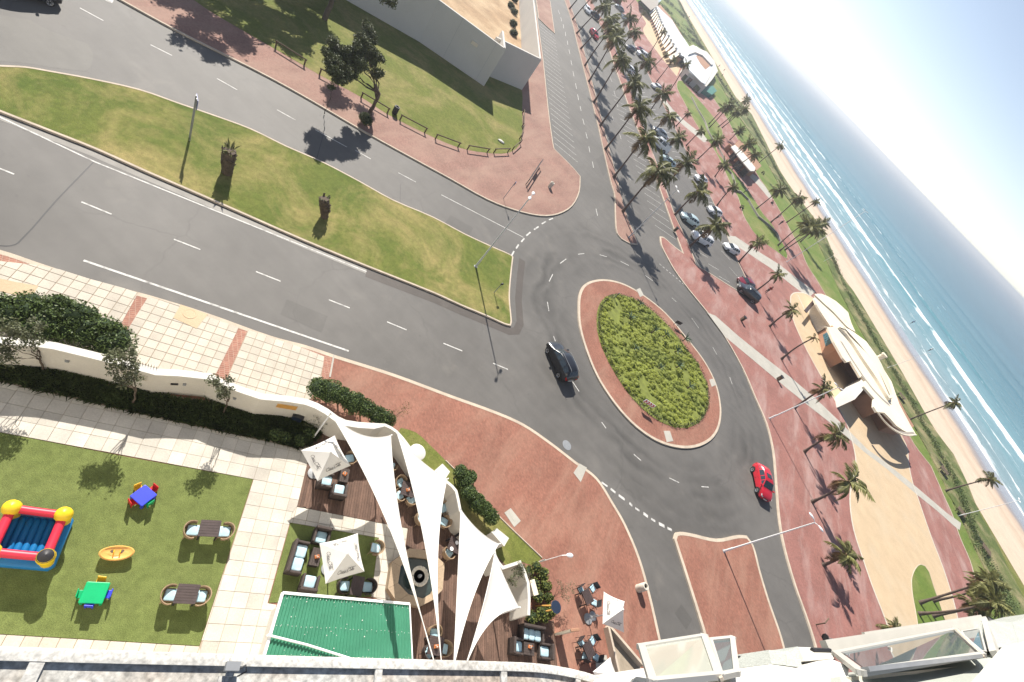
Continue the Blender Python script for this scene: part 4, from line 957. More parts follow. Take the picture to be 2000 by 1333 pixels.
# ------------------------------------------------------------------ window bay of the hotel at the lower right
def frame_quad(name, pts, w, t, parent, m, pane=None, inset_k=0.5, panename='pane'):
    """window frame of four bars round a quad of 3D points, with a pane"""
    P3 = [Vector(p) for p in pts]; c = sum(P3, Vector()) / 4
    nrm = (P3[1] - P3[0]).cross(P3[3] - P3[0]).normalized()
    b = MB(); ctr = []
    for i in range(4):
        a, d = P3[i], P3[(i + 1) % 4]
        off = (c - (a + d) / 2); off = off.normalized() * w * 0.5
        ext = (d - a).normalized() * (w * 0.0)
        b.beam(a + off - ext, d + off + ext, t, w, up=(c - (a + d) / 2).normalized())
    o = b.build(name, m, parent)
    if pane:
        q = MB(); s = 0.9
        pp = [c + (p - c) * s for p in P3]
        q.add([p + nrm * 0.006 for p in pp] + [p - nrm * 0.006 for p in pp], [(0, 1, 2, 3), (7, 6, 5, 4), (0, 4, 5, 1), (1, 5, 6, 2), (2, 6, 7, 3), (3, 7, 4, 0)])
        q.build(panename, pane, o)
    return o
MT['paleglass'] = glass_mat('painted_reflection_glass', (0.8, 0.82, 0.76), 0.05, 0.62, (0.62, 0.63, 0.54))  # pale diffuse colour stands in for the bright wall mirrored in the pane
WF = mat('window_frame_paint', (0.4, 0.39, 0.36), 0.5, 0.05, 3.0)
MT['panelgrey'] = mat('grey_green_panel', (0.36, 0.38, 0.34), 0.6, 0.06, 1.0)
MT['sillwhite'] = mat('sill_paint', (0.5, 0.48, 0.43), 0.7, 0.06, 2.0, col2=(0.38, 0.36, 0.31), p2=(0.55, 0.8))
# pale casement swung open, with a small casement beside it
frame_quad('casement_window', [(3.149, 3.049, 21.900), (3.966, 3.815, 21.900), (3.433, 2.861, 22.700), (2.726, 2.282, 22.700)], 0.07, 0.05, HOTEL, WF, MT['paleglass'])
o_ = frame_quad('casement_window', [(4.111, 3.886, 21.800), (4.492, 4.219, 21.800), (3.962, 3.312, 22.400), (3.721, 3.093, 22.400)], 0.06, 0.05, HOTEL, WF, MT['darkglass'])
b_ = MB(); p = [(3.950, 3.774, 21.950), (3.397, 2.802, 22.750)]; b_.beam(p[0], p[1], 0.03, 0.03); b_.build('stay_bar', MT['kerb'], HOTEL)
# wide top-hung window: sill, jamb, sash and stay
b_ = MB()
p = [(6.767, 5.901, 21.400), (12.570, 11.061, 21.400), (9.758, 7.913, 22.400), (5.616, 4.449, 22.400)]
b_.beam(p[0], p[1], 0.2, 0.1); b_.beam(p[1], p[2], 0.16, 0.1); b_.build('window_sill', MT['sillwhite'], HOTEL)
b_ = MB(); p = [(7.774, 6.862, 21.420), (12.348, 10.945, 21.420)]; b_.beam(p[0], p[1], 0.16, 0.05); b_.build('sill_ledge', MT['sillwhite'], HOTEL)
frame_quad('awning_window', [(6.447, 5.515, 21.750), (10.153, 8.856, 21.750), (8.815, 7.185, 22.600), (5.593, 4.498, 22.600)], 0.09, 0.06, HOTEL, WF, MT['darkglass'])
b_ = MB(); p = [(9.992, 8.725, 21.820), (8.604, 6.979, 22.680), (9.954, 8.679, 21.850), (8.972, 7.354, 22.500)]; b_.beam(p[0], p[1], 0.025, 0.025); b_.build('stay_bar', MT['kerb'], HOTEL)
frame_quad('side_window', [(10.988, 9.518, 21.500), (11.873, 10.298, 21.500), (9.969, 8.178, 22.200), (9.429, 7.821, 22.200)], 0.03, 0.03, HOTEL, WF, MT['darkglass'])
b_ = MB(); p = [(5.665, 4.599, 22.620), (8.616, 7.013, 22.620)]; b_.beam(p[0], p[1], 0.05, 0.09); b_.build('sash_rail', MT['grey'], HOTEL)
b_ = MB(); p = [(7.325, 6.260, 22.000), (7.322, 6.234, 22.050), (7.032, 5.893, 22.200)]; b_.tube(p, 0.012, 6); b_.build('window_handle', WF, HOTEL)
# rendered balcony blocks
def block(name, top, z0, m, **k):
    b = MB(); n = len(top); t = [Vector(p) for p in top]
    b.add([(p.x, p.y, z0) for p in t] + t, [tuple(range(n, 2 * n))] + [(i, (i + 1) % n, n + (i + 1) % n, n + i) for i in range(n)])
    return b.build(name, m, HOTEL, **k)
block('balcony_block', [(5.327, 4.730, 21.600), (5.644, 4.959, 21.600), (5.283, 4.447, 21.900), (5.027, 4.275, 21.900)], 20.2, MT['stucco'])
block('balcony_block', [(5.654, 4.966, 21.600), (5.886, 5.214, 21.600), (5.569, 4.635, 21.900), (5.292, 4.448, 21.900)], 20.2, MT['stucco'])
block('balcony_block', [(12.084, 10.642, 21.600), (13.397, 11.678, 21.600), (11.810, 9.786, 22.100), (10.753, 8.878, 22.100)], 20.2, MT['stucco'])
block('balcony_block', [(13.427, 11.702, 21.600), (17.195, 15.182, 21.600), (14.227, 11.772, 22.100), (11.836, 9.806, 22.100)], 20.2, MT['stucco'])
block('balcony_side', [(5.963, 5.273, 21.550), (6.593, 5.744, 21.550), (6.364, 5.368, 21.800), (5.755, 4.870, 21.800)], 20.2, MT['sillwhite'])
b_ = MB(); p = [(5.237, 4.598, 21.200), (5.853, 5.019, 21.200), (6.112, 5.326, 21.650), (6.499, 5.617, 21.650), (6.133, 5.343, 21.650), (6.546, 5.502, 21.400)]
for i in (0, 2, 4):
    b_ = MB(); b_.tube([p[i], p[i + 1]], 0.032, 6); b_.build('balcony_rail', MT['black'], HOTEL)
b_ = MB(); p = [(5.351, 4.660, 21.100), (5.956, 5.078, 21.100), (5.469, 4.693, 21.000), (6.061, 5.106, 21.000)]; b_.beam(p[0], p[1], 0.1, 0.05); b_.build('balcony_edge', MT['white'], HOTEL)
b_ = MB(); b_.beam(p[2], p[3], 0.12, 0.05); b_.build('balcony_edge', MT['terracotta'], HOTEL)
block('parapet_top', [(3.855, 3.103, 22.200), (4.207, 3.514, 22.100), (4.607, 3.910, 22.000), (4.888, 4.152, 22.000), (5.369, 4.461, 22.000), (6.008, 5.065, 22.000), (6.191, 5.091, 22.100), (5.259, 3.787, 22.600), (3.547, 2.603, 22.600)], 20.0, MT['white'])
block('parapet_top', [(5.681, 4.557, 22.300), (7.531, 6.040, 22.300), (10.352, 8.398, 22.300), (13.497, 11.168, 22.300), (9.713, 6.707, 22.900), (4.860, 3.404, 22.900)], 20.0, MT['panelgrey'])
b_ = MB(); p = [(5.789, 4.568, 22.350), (10.071, 7.986, 22.350)]; b_.beam(p[0], p[1], 0.09, 0.07); b_.build('facade_band', MT['cream'], HOTEL)
block('roof_corner', [(7.199, 5.435, 23.200), (8.738, 7.227, 23.200), (10.575, 8.833, 23.200), (9.084, 6.404, 23.200)], 22.9, MT['white'])
block('ledge_end', [(3.299, 2.742, 21.700), (3.356, 2.884, 21.700), (3.476, 3.093, 21.600), (3.538, 3.140, 21.600), (3.565, 2.935, 21.700)], 20.5, MT['white'])

# ================================================================== walled compound inland
CW = thing('walled_compound', 'tall pale grey boundary wall around a brown earth roof by the lawn', 'walled building')
def wall_run(name, line, z1, t, m, parent, z0=0.0):
    l2 = inset(line, t, False); b = MB()
    for i in range(len(line) - 1):
        A, B, C_, D = line[i], line[i + 1], l2[i + 1], l2[i]
        b.add([(*A, z0), (*B, z0), (*C_, z0), (*D, z0), (*A, z1), (*B, z1), (*C_, z1), (*D, z1)], [(0, 1, 5, 4), (2, 3, 7, 6), (4, 5, 6, 7), (3, 0, 4, 7), (1, 2, 6, 5)])
    return b.build(name, m, parent)
wa = [(-48.68, 48.01), (-36.55, 60.68), (-28.21, 66)]; wb = [(-31.02, 68.13), (-26.95, 76.01)]; wc = [(-27.05, 76.01), (-42.67, 99.29), (-67, 135.63)]
wA = wall_run('wall_panel', wa, 5.7, 0.3, MT['greywall'], CW)
wall_run('wall_panel', [wa[-1], [(-31.85, 70.83)][0]], 5.7, 0.3, MT['greywall'], CW)
wall_run('wall_panel', wb, 5.3, 0.3, MT['greywall'], CW)
wall_run('wall_panel', wc, 5.3, 0.3, MT['greywall'], CW)
b_ = MB(); poly = [wa[0], wa[1], wa[2], wb[0], wb[1], wc[1], wc[2]]
b_.prism(inset(ccw(poly), 0.22), 0.0, 1.1); b_.build('earth_roof', MT['soil'], CW)
for a, b in (([(-28.87, 64.97)][0], 0), ([(-26.17, 73.29)][0], 1)):
    pass
q = Vector(wa[1]) + (Vector(wa[2]) - Vector(wa[1])) * 0.62; dq = (Vector(wa[2]) - Vector(wa[1])).normalized(); nq = Vector((dq.y, -dq.x))
b_ = MB(); b_.box((q.x + nq.x * 0.1, q.y + nq.y * 0.1, 4.0), (0.9, 0.16, 0.42), math.atan2(dq.y, dq.x)); b_.build('wall_light', MT['cream'], CW)
for k in (0.35, 0.86):
    q = Vector(wa[1]) + (Vector(wa[2]) - Vector(wa[1])) * k
    b_ = MB(); b_.box((q.x + nq.x * 0.008, q.y + nq.y * 0.008, 2.85), (0.02, 0.014, 5.6), math.atan2(dq.y, dq.x)); b_.build('movement_joint', MT['grey'], CW)

# ================================================================== beach pavilion
PV = thing('beach_pavilion', 'round roofed cream and terracotta beach pavilion on the promenade', 'pavilion')
def poly_body(name, pts, z0, z1, m, parent, sub=0, **k):
    p = smooth_poly(pts, True, sub) if sub else pts
    b = MB(); b.prism(p, z0, z1, bottom=True); return b.build(name, m, parent, **k)
front = [(32.38, 94.92), (34.43, 89.15), (35.27, 88.09), (36.95, 93.25), (38.64, 91.23), (41.21, 87.35), (43.16, 91.27), (45.93, 88.95), (43.7, 80.81), (46.51, 82.32), (46.78, 79.67), (48.03, 80.87), (51.07, 81.42), (54.11, 82.36), (57.92, 86)]
# walls follow the zigzag front; the seaward side is one long curve
back = [(59.53, 90.67), (56.83, 92.82), (56.84, 99.87), (54.97, 105.93), (51.48, 107.79), (47.28, 107.5), (42.24, 104.47), (38.87, 106), (36.49, 105.24)]
wl = [(37.06, 107.95), (40.05, 100.17), (41.15, 92.09), (42.91, 90.68), (45.9, 95.71), (48.67, 94.73), (47.25, 89.46), (47.62, 86.07), (50.2, 83.93), (54.48, 85.66), (58.87, 89.68), (63.63, 96.27), (64.25, 101.11), (62.86, 105.17), (61.73, 111.26), (58.16, 114.96), (52.79, 114.29), (47.45, 111.82), (43.15, 113.04), (40.11, 115.95)]
poly_body('front_wall', [(40.21, 100.43), (41.15, 92.09), (42.91, 90.68), (45.64, 97.34), (47.66, 96.75), (49.6, 94.55), (50.92, 92.41), (47.25, 89.46), (47.62, 86.07), (50.2, 83.93), (52.91, 88.33), (54.48, 85.66), (58.87, 89.68), (60.56, 92.52), (59.14, 94.65), (57.66, 98.28), (55.42, 101.59), (51.19, 102.36), (47.22, 101.86), (43.31, 101.88)], 0.1, 3.0, MT['terracotta'], PV)
poly_body('side_wing', [(37.22, 108.53), (38.45, 103.66), (40.07, 100.67), (43.57, 105.59), (47.6, 113.33), (45.73, 117.62), (42.16, 118.03), (39.47, 115.91)], 0.1, 2.4, MT['palestone'], PV)
poly_body('wing_roof', [(35.86, 105.83), (37.46, 102.53), (40.14, 100), (41.88, 100.65), (46.75, 108.36), (46.03, 112.68), (42.13, 114.36), (37.93, 112.1)], 2.4, 2.75, MT['cream'], PV, 2)
poly_body('wing_canopy', [(35.65, 107.6), (37.98, 112.46), (42.74, 117.53), (46.71, 118.53), (47.11, 113.77), (47.95, 110.61), (45.29, 108.57), (41.41, 108.91), (38.36, 108.09)], 2.75, 3.0, MT['cream'], PV, 2)
poly_body('roof_slab', [(36.85, 93.73), (38.01, 95.28), (39.46, 91.75), (41.47, 88.68), (42.34, 88.51), (43.63, 90.84), (45.67, 88.05), (46.12, 89.4), (47.07, 89.02), (46.07, 85.73), (47.37, 85.39), (48.56, 85.25), (47.84, 81.81), (48.42, 81.08), (50.71, 83.75), (52.05, 83.82), (53.42, 83.5), (55.49, 84.62), (58.09, 86.64), (59.31, 88.43), (58.24, 90.14), (56.64, 94.25), (56.26, 101.73), (52.52, 106.96), (47.32, 107.81), (42.13, 103.31), (39.08, 97.13)], 3.0, 3.35, MT['cream'], PV)
b_ = MB()
ov = ccw(smooth_poly([(41.11, 100.14), (44.41, 104.38), (48.86, 107.12), (52.64, 103.78), (53.78, 98.28), (53.65, 92.69), (52.69, 90.04), (51.93, 90.69), (49.88, 93.43), (46.9, 96.25), (43.56, 99.75)], True, 4))
i2 = inset(ov, 0.9); cen = Vector((sum(p[0] for p in ov) / len(ov), sum(p[1] for p in ov) / len(ov)))
n = len(ov); vs_ = [(*p, 3.3) for p in ov] + [(*p, 3.85) for p in ov] + [(*p, 4.15) for p in i2] + [((p[0] + cen.x) / 2, (p[1] + cen.y) / 2, 4.35) for p in i2] + [(cen.x, cen.y, 4.42)]
fs = []
for r in range(3):
    for i in range(n): fs.append((r * n + i, r * n + (i + 1) % n, (r + 1) * n + (i + 1) % n, (r + 1) * n + i))
for i in range(n): fs.append((3 * n + i, 3 * n + (i + 1) % n, 4 * n))
b_.add(vs_, fs); b_.build('oval_roof', MT['cream'], PV, smooth=45)
gl = smooth_poly([(41.92, 95.63), (45.01, 91.7), (48.21, 89.15), (50.94, 88.87), (52.83, 89.43)], False, 4); gr = inset(gl, -0.75, False)
b_ = MB()
for i in range(len(gl) - 1): b_.quad((*gl[i], 3.37), (*gl[i + 1], 3.37), (*gr[i + 1], 3.37), (*gr[i], 3.37))
b_.build('gutter_shade_band', MT['greyroof'], PV)  # flat grey strip painted in as the shade band before the oval roof
lip = smooth_poly([(48.48, 80.93), (49.98, 80.25), (52.18, 80.75), (55.07, 83.04), (58.99, 87.82)], False, 4); l2 = inset(lip, 0.5, False)
b_ = MB()
for i in range(len(lip) - 1): b_.quad((*lip[i], 3.37), (*lip[i + 1], 3.37), (*l2[i + 1], 3.37), (*l2[i], 3.37))
b_.build('gutter_shade_band', MT['greyroof'], PV)
b_ = MB(); b_.tube([(x, y, 3.42) for x, y in inset(lip, -0.12, False)], 0.13, 6); b_.build('roof_lip', MT['cream'], PV, smooth=60)
poly_body('pilaster', [(43.26, 81.02), (47.42, 91.09), (47.68, 91.1), (46.49, 85.48), (43.54, 78.5)], 0.1, 3.0, MT['white'], PV)
c0 = [(53.09, 106.18)][0]; b_ = MB(); b_.lathe([(0.5, 3.4), (0.5, 4.6), (0.62, 4.6), (0.62, 4.9), (0.0, 4.95)], (c0[0], c0[1], 0), 14); b_.build('roof_cowl', MT['cream'], PV, smooth=40)
b_ = MB(); p = [(33.19, 105.78), (35.33, 101.56)]; b_.beam((*p[0], 1.1), (*p[1], 1.1), 0.12, 0.16); b_.build('entrance_beam', MT['cream'], PV)
b_ = MB(); p = [(34.6, 98.64), (37.89, 111.15)]; b_.beam((*p[0], 1.7), (*p[1], 1.7), 0.7, 0.1); b_.build('entrance_screen', MT['darkwood'], PV)
# tiled picture panel on the landward wall
pa, pb = [Vector(q) for q in [(39.27, 94.57), (40.58, 91.72)]]; d = (pb - pa).normalized()
PA = Vector(([(38.39, 93.28)][0])); PB = Vector(([(40.04, 89.83)][0])); d = (PB - PA).normalized(); nn = Vector((d.y, -d.x))
if nn.dot(Vector((0, 0)) - PA) < 0: nn = -nn
W0 = Vector([(40.21, 100.43)][0]); W1 = Vector([(41.15, 92.09)][0]); dw = (W1 - W0).normalized(); nw = Vector((dw.y, -dw.x))
if nw.dot(-W0) < 0: nw = -nw
cw = W0 + dw * (W1 - W0).length * 0.42 + nw * 0.03
b_ = MB(); b_.box((cw.x, cw.y, 1.6), ((W1 - W0).length * 0.5, 0.06, 1.15), math.atan2(dw.y, dw.x)); pn = b_.build('picture_panel', MT['teal'], PV)
for s in range(5):
    o2 = dw * ((s - 2) * (W1 - W0).length * 0.09) + nw * 0.04
    for zz in (1.28, 1.6, 1.92):
        b_ = MB(); b_.box((cw.x + o2.x, cw.y + o2.y, zz + random.uniform(-.05, .05)), (0.24, 0.03, random.uniform(0.1, 0.2)), math.atan2(dw.y, dw.x)); b_.build('panel_mark', MT['black'], pn)

# small kiosk farther up the beach, its long roof facing the sea
KS = thing('beach_kiosk', 'small brick beach kiosk with white roof and dark openings among palms', 'kiosk')
kw = [(2.25, 172.86), (6.3, 173.25), (10.99, 168.63), (13.44, 162.86), (14.58, 172.76), (15.91, 183.08), (12.68, 186.38), (7.97, 188.89), (3.59, 188.43)]
poly_body('kiosk_wall', [(4.42, 169.24), (7.81, 165.89), (11.3, 162.66), (13.88, 164.66), (14.96, 178.1), (11.41, 180.5), (7.29, 182.91), (4.24, 184.04)], 0.1, 2.6, MT['terracotta'], KS)
poly_body('kiosk_roof', [(3.6, 159.83), (4.17, 167.61), (7.11, 168.6), (10.82, 166.97), (13.17, 165.24), (13.23, 160.18), (12.08, 155.27), (9.1, 156.15), (5.93, 158.23)], 2.6, 2.85, MT['white'], KS)
for q in ([(5.5, 162.3), (6.73, 161.23)], [(8.06, 157.87), (9.6, 155.76)], [(10.55, 156.41), (12.05, 155.99)]):
    d = (Vector(q[1]) - Vector(q[0])); nn = Vector((d.y, -d.x)).normalized()
    if nn.dot(-Vector(q[0])) < 0: nn = -nn
    c = (Vector(q[0]) + Vector(q[1])) / 2
    bb = MB(); bb.box((c.x, c.y, 1.3), (d.length, 0.8, 1.9), math.atan2(d.y, d.x)); bb.build('serving_hatch', MT['black'], KS)
b_ = MB(); c0 = [(3.57, 166.49)][0]; b_.lathe([(0.0, 0.1), (0.9, 0.1), (0.9, 2.2), (0.0, 2.4)], (c0[0], c0[1], 0), 14); b_.build('round_store', MT['terracotta'], KS, smooth=40)

# restaurant terrace with a pale roof and its long colonnade of white bays
RS = thing('beach_restaurant', 'long pale roofed beach building with a row of white arched bays', 'beach building')
poly_body('colonnade_wall', [(-66.79, 278.46), (-59.33, 264.34), (-51.13, 249.07), (-43.71, 234.2), (-36.48, 218.91), (-32.66, 221.43), (-37.17, 259.07), (-45.14, 281.84), (-54.49, 297.44), (-65.6, 314.61), (-75.58, 321.07)], 0.1, 2.1, MT['terracotta'], RS)
poly_body('main_roof', [(-66.53, 278.68), (-54.9, 252.87), (-47.77, 239.86), (-41.97, 230.39), (-34.62, 219.59), (-32.85, 226.82), (-35.65, 248.62), (-41.03, 267.62), (-45.28, 273.6), (-49.58, 278.08), (-54.67, 286.29), (-59.69, 295.03), (-64.36, 292.19), (-69.54, 291.24)], 2.4, 3.1, MT['paleroof'], RS)
ba = [Vector(q) for q in resample([(-62.51, 259.26), (-53.7, 242.39), (-45.54, 226.33), (-39.19, 214.07), (-33.45, 202.98), (-30.41, 202.41)], 0.4)]
bb_ = [Vector(q) for q in resample([(-66.47, 278.44), (-54.86, 252.65), (-47.73, 239.65), (-41.93, 230.19), (-34.59, 219.4), (-32.74, 221.94)], 0.4)]
nb = 15
for i in range(nb):
    t0, t1 = i / nb, (i + 0.58) / nb
    A0, A1 = ba[int(t0 * (len(ba) - 1))], ba[int(t1 * (len(ba) - 1))]; B0, B1 = bb_[int(t0 * (len(bb_) - 1))], bb_[int(t1 * (len(bb_) - 1))]
    q = MB(); q.add([(*A0, 1.9), (*A1, 1.9), (*B1, 3.12), (*B0, 3.12), (*A0, 1.7), (*A1, 1.7), (*B1, 2.95), (*B0, 2.95)], [(0, 1, 2, 3), (7, 6, 5, 4), (0, 4, 5, 1), (1, 5, 6, 2), (2, 6, 7, 3), (3, 7, 4, 0)])
    q.build('bay_awning', MT['cream'] if i % 5 else MT['paleroof'], RS)
    q = MB(); c = B0.lerp(B1, 0.9)
    q.lathe([(0.62, 0.0), (0.6, 0.4), (0.36, 0.62), (0.0, 0.7)], (c.x, c.y, 3.1), 10); q.build('roof_dome', MT['white'], RS, smooth=50)
BC = thing('beach_club', 'white beach building with a blue grey side wall and stepped brown recess', 'beach building')
poly_body('club_wall', [(-27.47, 206.55), (-24.7, 204.18), (-21.22, 207.28), (-17.44, 209.56), (-19.81, 236.18), (-24.47, 281.82), (-31.28, 304.96), (-38.07, 311.44), (-39.89, 292.74), (-35.18, 251.3)], 0.1, 3.2, MT['greywall'], BC)
poly_body('club_roof', [(-26.76, 205.17), (-23.2, 205.64), (-19.61, 206.11), (-18.41, 210.42), (-21.39, 235.81), (-28.39, 288.3), (-36.33, 298.69), (-40.84, 286.04), (-37.49, 249.93), (-30.95, 215.2)], 3.2, 3.5, MT['paleroof'], BC)
poly_body('sunken_court', [(-33.29, 253.58), (-28.94, 245.52), (-25.36, 243.28), (-27.08, 263.95), (-29.06, 280.73), (-33.07, 276.45), (-34.82, 265.91)], 3.5, 3.56, MT['terracotta'], BC)
poly_body('raised_roof', [(-37.9, 248.85), (-40.1, 271.12), (-36.63, 286.52), (-28.31, 280.45), (-27.29, 268.18), (-33.48, 268.81), (-35.05, 255.43), (-33.27, 232.78)], 3.5, 4.2, MT['white'], BC)
for q in ([(-25.08, 202.28), (-24.31, 202.37)], [(-23.45, 205.2), (-22.65, 206.22)], [(-19.89, 204.7), (-18.34, 204.89)]):
    d = (Vector(q[1]) - Vector(q[0])); c = (Vector(q[0]) + Vector(q[1])) / 2
    nn = Vector((d.y, -d.x)).normalized()
    if nn.dot(-c) < 0: nn = -nn
    bb = MB(); bb.box((c.x - nn.x * 0.2, c.y - nn.y * 0.2, 1.2), (d.length + 0.6, 0.8, 2.0), math.atan2(d.y, d.x)); bb.build('door', MT['carglass'], BC)
b_ = MB()
q = [(-19.41, 210.07), (-18.43, 242.49), (-15.57, 240.37), (-14.57, 219.83)]
b_.prism(q, 0.1, 1.6); b_.build('screen_fence', mat('green_screen', (0.03, 0.16, 0.13), 0.7), BC)
DS = thing('dark_shed', 'dark blue roofed block beside the dune at the top of the beach', 'building')
poly_body('shed_wall', [(-75.02, 283.71), (-68.9, 284.68), (-78.2, 329.21), (-92.55, 376.7), (-96.87, 364.67), (-86.28, 315.02)], 0.1, 3.0, MT['car_navy'], DS)
poly_body('shed_roof', [(-67.39, 253.86), (-61.62, 254.79), (-70.05, 295.1), (-83.82, 340.69), (-87.26, 327.21), (-77, 278.63)], 3.0, 3.2, MT['greyroof'], DS)
# low curving seat wall on the inner lawn
sw = smooth_poly([(-17.08, 189.51), (-12.17, 181.08), (-7.47, 174.64), (-4.55, 167.21), (-1.46, 162.69), (1.71, 159.52), (4.42, 154.8), (6.14, 148.24), (8.64, 147.46), (10.64, 141.93), (11.29, 134.94), (13.27, 139.43), (15.88, 139.64), (17.66, 137.15), (20.18, 133.97), (23.69, 135.92), (26.63, 136.15), (28.27, 132.15)], False, 3)
b_ = MB(); s2 = inset(sw, 0.28, False)
for i in range(len(sw) - 1): b_.add([(*sw[i], 0.1), (*sw[i + 1], 0.1), (*s2[i + 1], 0.1), (*s2[i], 0.1), (*sw[i], 0.6), (*sw[i + 1], 0.6), (*s2[i + 1], 0.6), (*s2[i], 0.6)], [(0, 1, 5, 4), (2, 3, 7, 6), (4, 5, 6, 7)])
b_.build('seat_wall', MT['greyroof'], label='low grey seat wall curving along the narrow promenade lawn', cat='low wall')

# ================================================================== vegetation
def leaf_mesh(name, pos, size, m, seed=1, up=0.35, aspect=0.55, flat=None):
    """one folded leaf (two triangles) per position; rows of pos are x, y, z"""
    rng = np.random.default_rng(seed); n = len(pos)
    d = rng.normal(size=(n, 3)); d[:, 2] = d[:, 2] * 0.6 + up; d /= np.linalg.norm(d, axis=1)[:, None]
    t = rng.normal(size=(n, 3)); s = np.cross(d, t); s /= np.linalg.norm(s, axis=1)[:, None] + 1e-9
    if flat is not None:
        nn = rng.normal(size=(n, 3)) * flat + np.array([0, 0, 1.0]); nn /= np.linalg.norm(nn, axis=1)[:, None]
        d = np.cross(nn, t); d /= np.linalg.norm(d, axis=1)[:, None] + 1e-9; s = np.cross(nn, d)
    nn = np.cross(s, d)
    L = size * rng.uniform(0.6, 1.3, n)[:, None]; Wd = L * aspect
    a = pos - d * L * 0.5; c = pos + d * L * 0.5
    b = pos + s * Wd * 0.5 + nn * L * 0.12; e = pos - s * Wd * 0.5 + nn * L * 0.12
    co = np.stack([a, b, c, e], 1).reshape(-1, 3)
    idx = np.arange(n * 4).reshape(n, 4)
    me = bpy.data.meshes.new(name)
    me.vertices.add(n * 4); me.vertices.foreach_set('co', co.ravel())
    me.loops.add(n * 4); me.loops.foreach_set('vertex_index', idx.ravel().astype(np.int32))
    me.polygons.add(n); me.polygons.foreach_set('loop_start', np.arange(0, n * 4, 4, dtype=np.int32)); me.polygons.foreach_set('loop_total', np.full(n, 4, dtype=np.int32))
    me.materials.append(m); me.update(calc_edges=True)
    return me

def clump_points(centres, n, rng, fill=0.35):
    """points near the surface of lumpy overlapping balls (x, y, z, r)"""
    out = []
    w = np.array([c[3] ** 2 for c in centres]); w = w / w.sum()
    for c, k in zip(centres, rng.multinomial(n, w)):
        d = rng.normal(size=(k, 3)); d /= np.linalg.norm(d, axis=1)[:, None]
        r = c[3] * (1 - fill * rng.random(k) ** 2.0)
        p = d * r[:, None] * np.array([1, 1, c[4] if len(c) > 4 else 0.85]) + np.array(c[:3])
        out.append(p)
    return np.concatenate(out)

def blob(mb, c, r, kz=0.85, seed=0, n=10):
    rng = random.Random(seed); vs_ = []; fs = []
    m = n // 2
    for i in range(m + 1):
        th = math.pi * i / m
        for k in range(n):
            ph = 2 * math.pi * k / n; q = r * (1 + rng.uniform(-0.12, 0.12))
            vs_.append((c[0] + q * math.sin(th) * math.cos(ph), c[1] + q * math.sin(th) * math.sin(ph), c[2] + q * kz * math.cos(th)))
    for i in range(m):
        for k in range(n): fs.append((i * n + k, i * n + (k + 1) % n, (i + 1) * n + (k + 1) % n, (i + 1) * n + k))
    mb.add(vs_, fs)

def hedge(label, balls, n, size, m, seed, cat='hedge', core='hedgecore', name='hedge', group=None):
    cx = sum(b[0] for b in balls) / len(balls); cy = sum(b[1] for b in balls) / len(balls)
    t = thing(name, label, cat, (cx, cy, 0.1), 0, group)
    rng = np.random.default_rng(seed)
    lumps = []
    for b in balls:
        lumps.append((b[0] - cx, b[1] - cy, b[2], b[3]))
        for k in range(5):
            d = rng.normal(size=3); d /= np.linalg.norm(d); d[2] = abs(d[2])
            lumps.append((b[0] - cx + d[0] * b[3] * 0.66, b[1] - cy + d[1] * b[3] * 0.66, b[2] + d[2] * b[3] * 0.5, b[3] * rng.uniform(0.32, 0.5)))
    P0 = clump_points(lumps, n, rng, 0.3); P0 = P0[P0[:, 2] > 0.02]
    link('foliage', leaf_mesh('foliage', P0, size, m, seed), None, t)
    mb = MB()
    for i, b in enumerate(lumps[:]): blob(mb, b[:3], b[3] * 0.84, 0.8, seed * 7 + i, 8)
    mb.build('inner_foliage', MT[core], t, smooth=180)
    for b in balls:
        mb = MB(); mb.tube([(b[0] - cx, b[1] - cy, 0), (b[0] - cx + 0.05, b[1] - cy, b[2])], [0.06, 0.04], 5); mb.build('stem', MT['bark'], t)
    return t

def balls(pts, r, z, jr=0.15):
    return [(p[0], p[1], z + random.uniform(-0.1, 0.1), r * random.uniform(1 - jr, 1 + jr)) for p in pts]
hedge('largest dark green hedge mounded over the street side of the garden wall', balls([(-16.49, 6.42), (-15.83, 6.94), (-15.82, 7.52), (-14.96, 7.46), (-15.36, 8.18), (-14.46, 8.04), (-14.7, 8.59), (-13.82, 8.57), (-13.66, 9.01), (-12.96, 9.05)], 0.85, 1.15), 17000, 0.12, MT['hedge'], 11)
hedge('dark green hedge against the garden wall beside the end of the cream pavers', balls([(-5.65, 15.08), (-5.12, 15.48), (-4.48, 15.8), (-3.79, 16.05), (-3.14, 16.35), (-2.42, 16.63), (-1.9, 16.86)], 0.66, 0.95), 12000, 0.105, MT['hedge'], 12)
hedge('small round hedge next to the square white pillar block', balls([(3.63, 18.03), (4.26, 18.39), (4.17, 17.91)], 0.5, 0.85), 5000, 0.095, MT['hedge'], 13)
hedge('plump dark hedge outside the wall between sail and pale concrete slab', balls([(4.83, 17.45), (5.53, 17.41), (6.17, 17.45), (6.76, 17.44), (5.88, 17.42)], 0.55, 0.85), 8000, 0.095, MT['hedge'], 14)

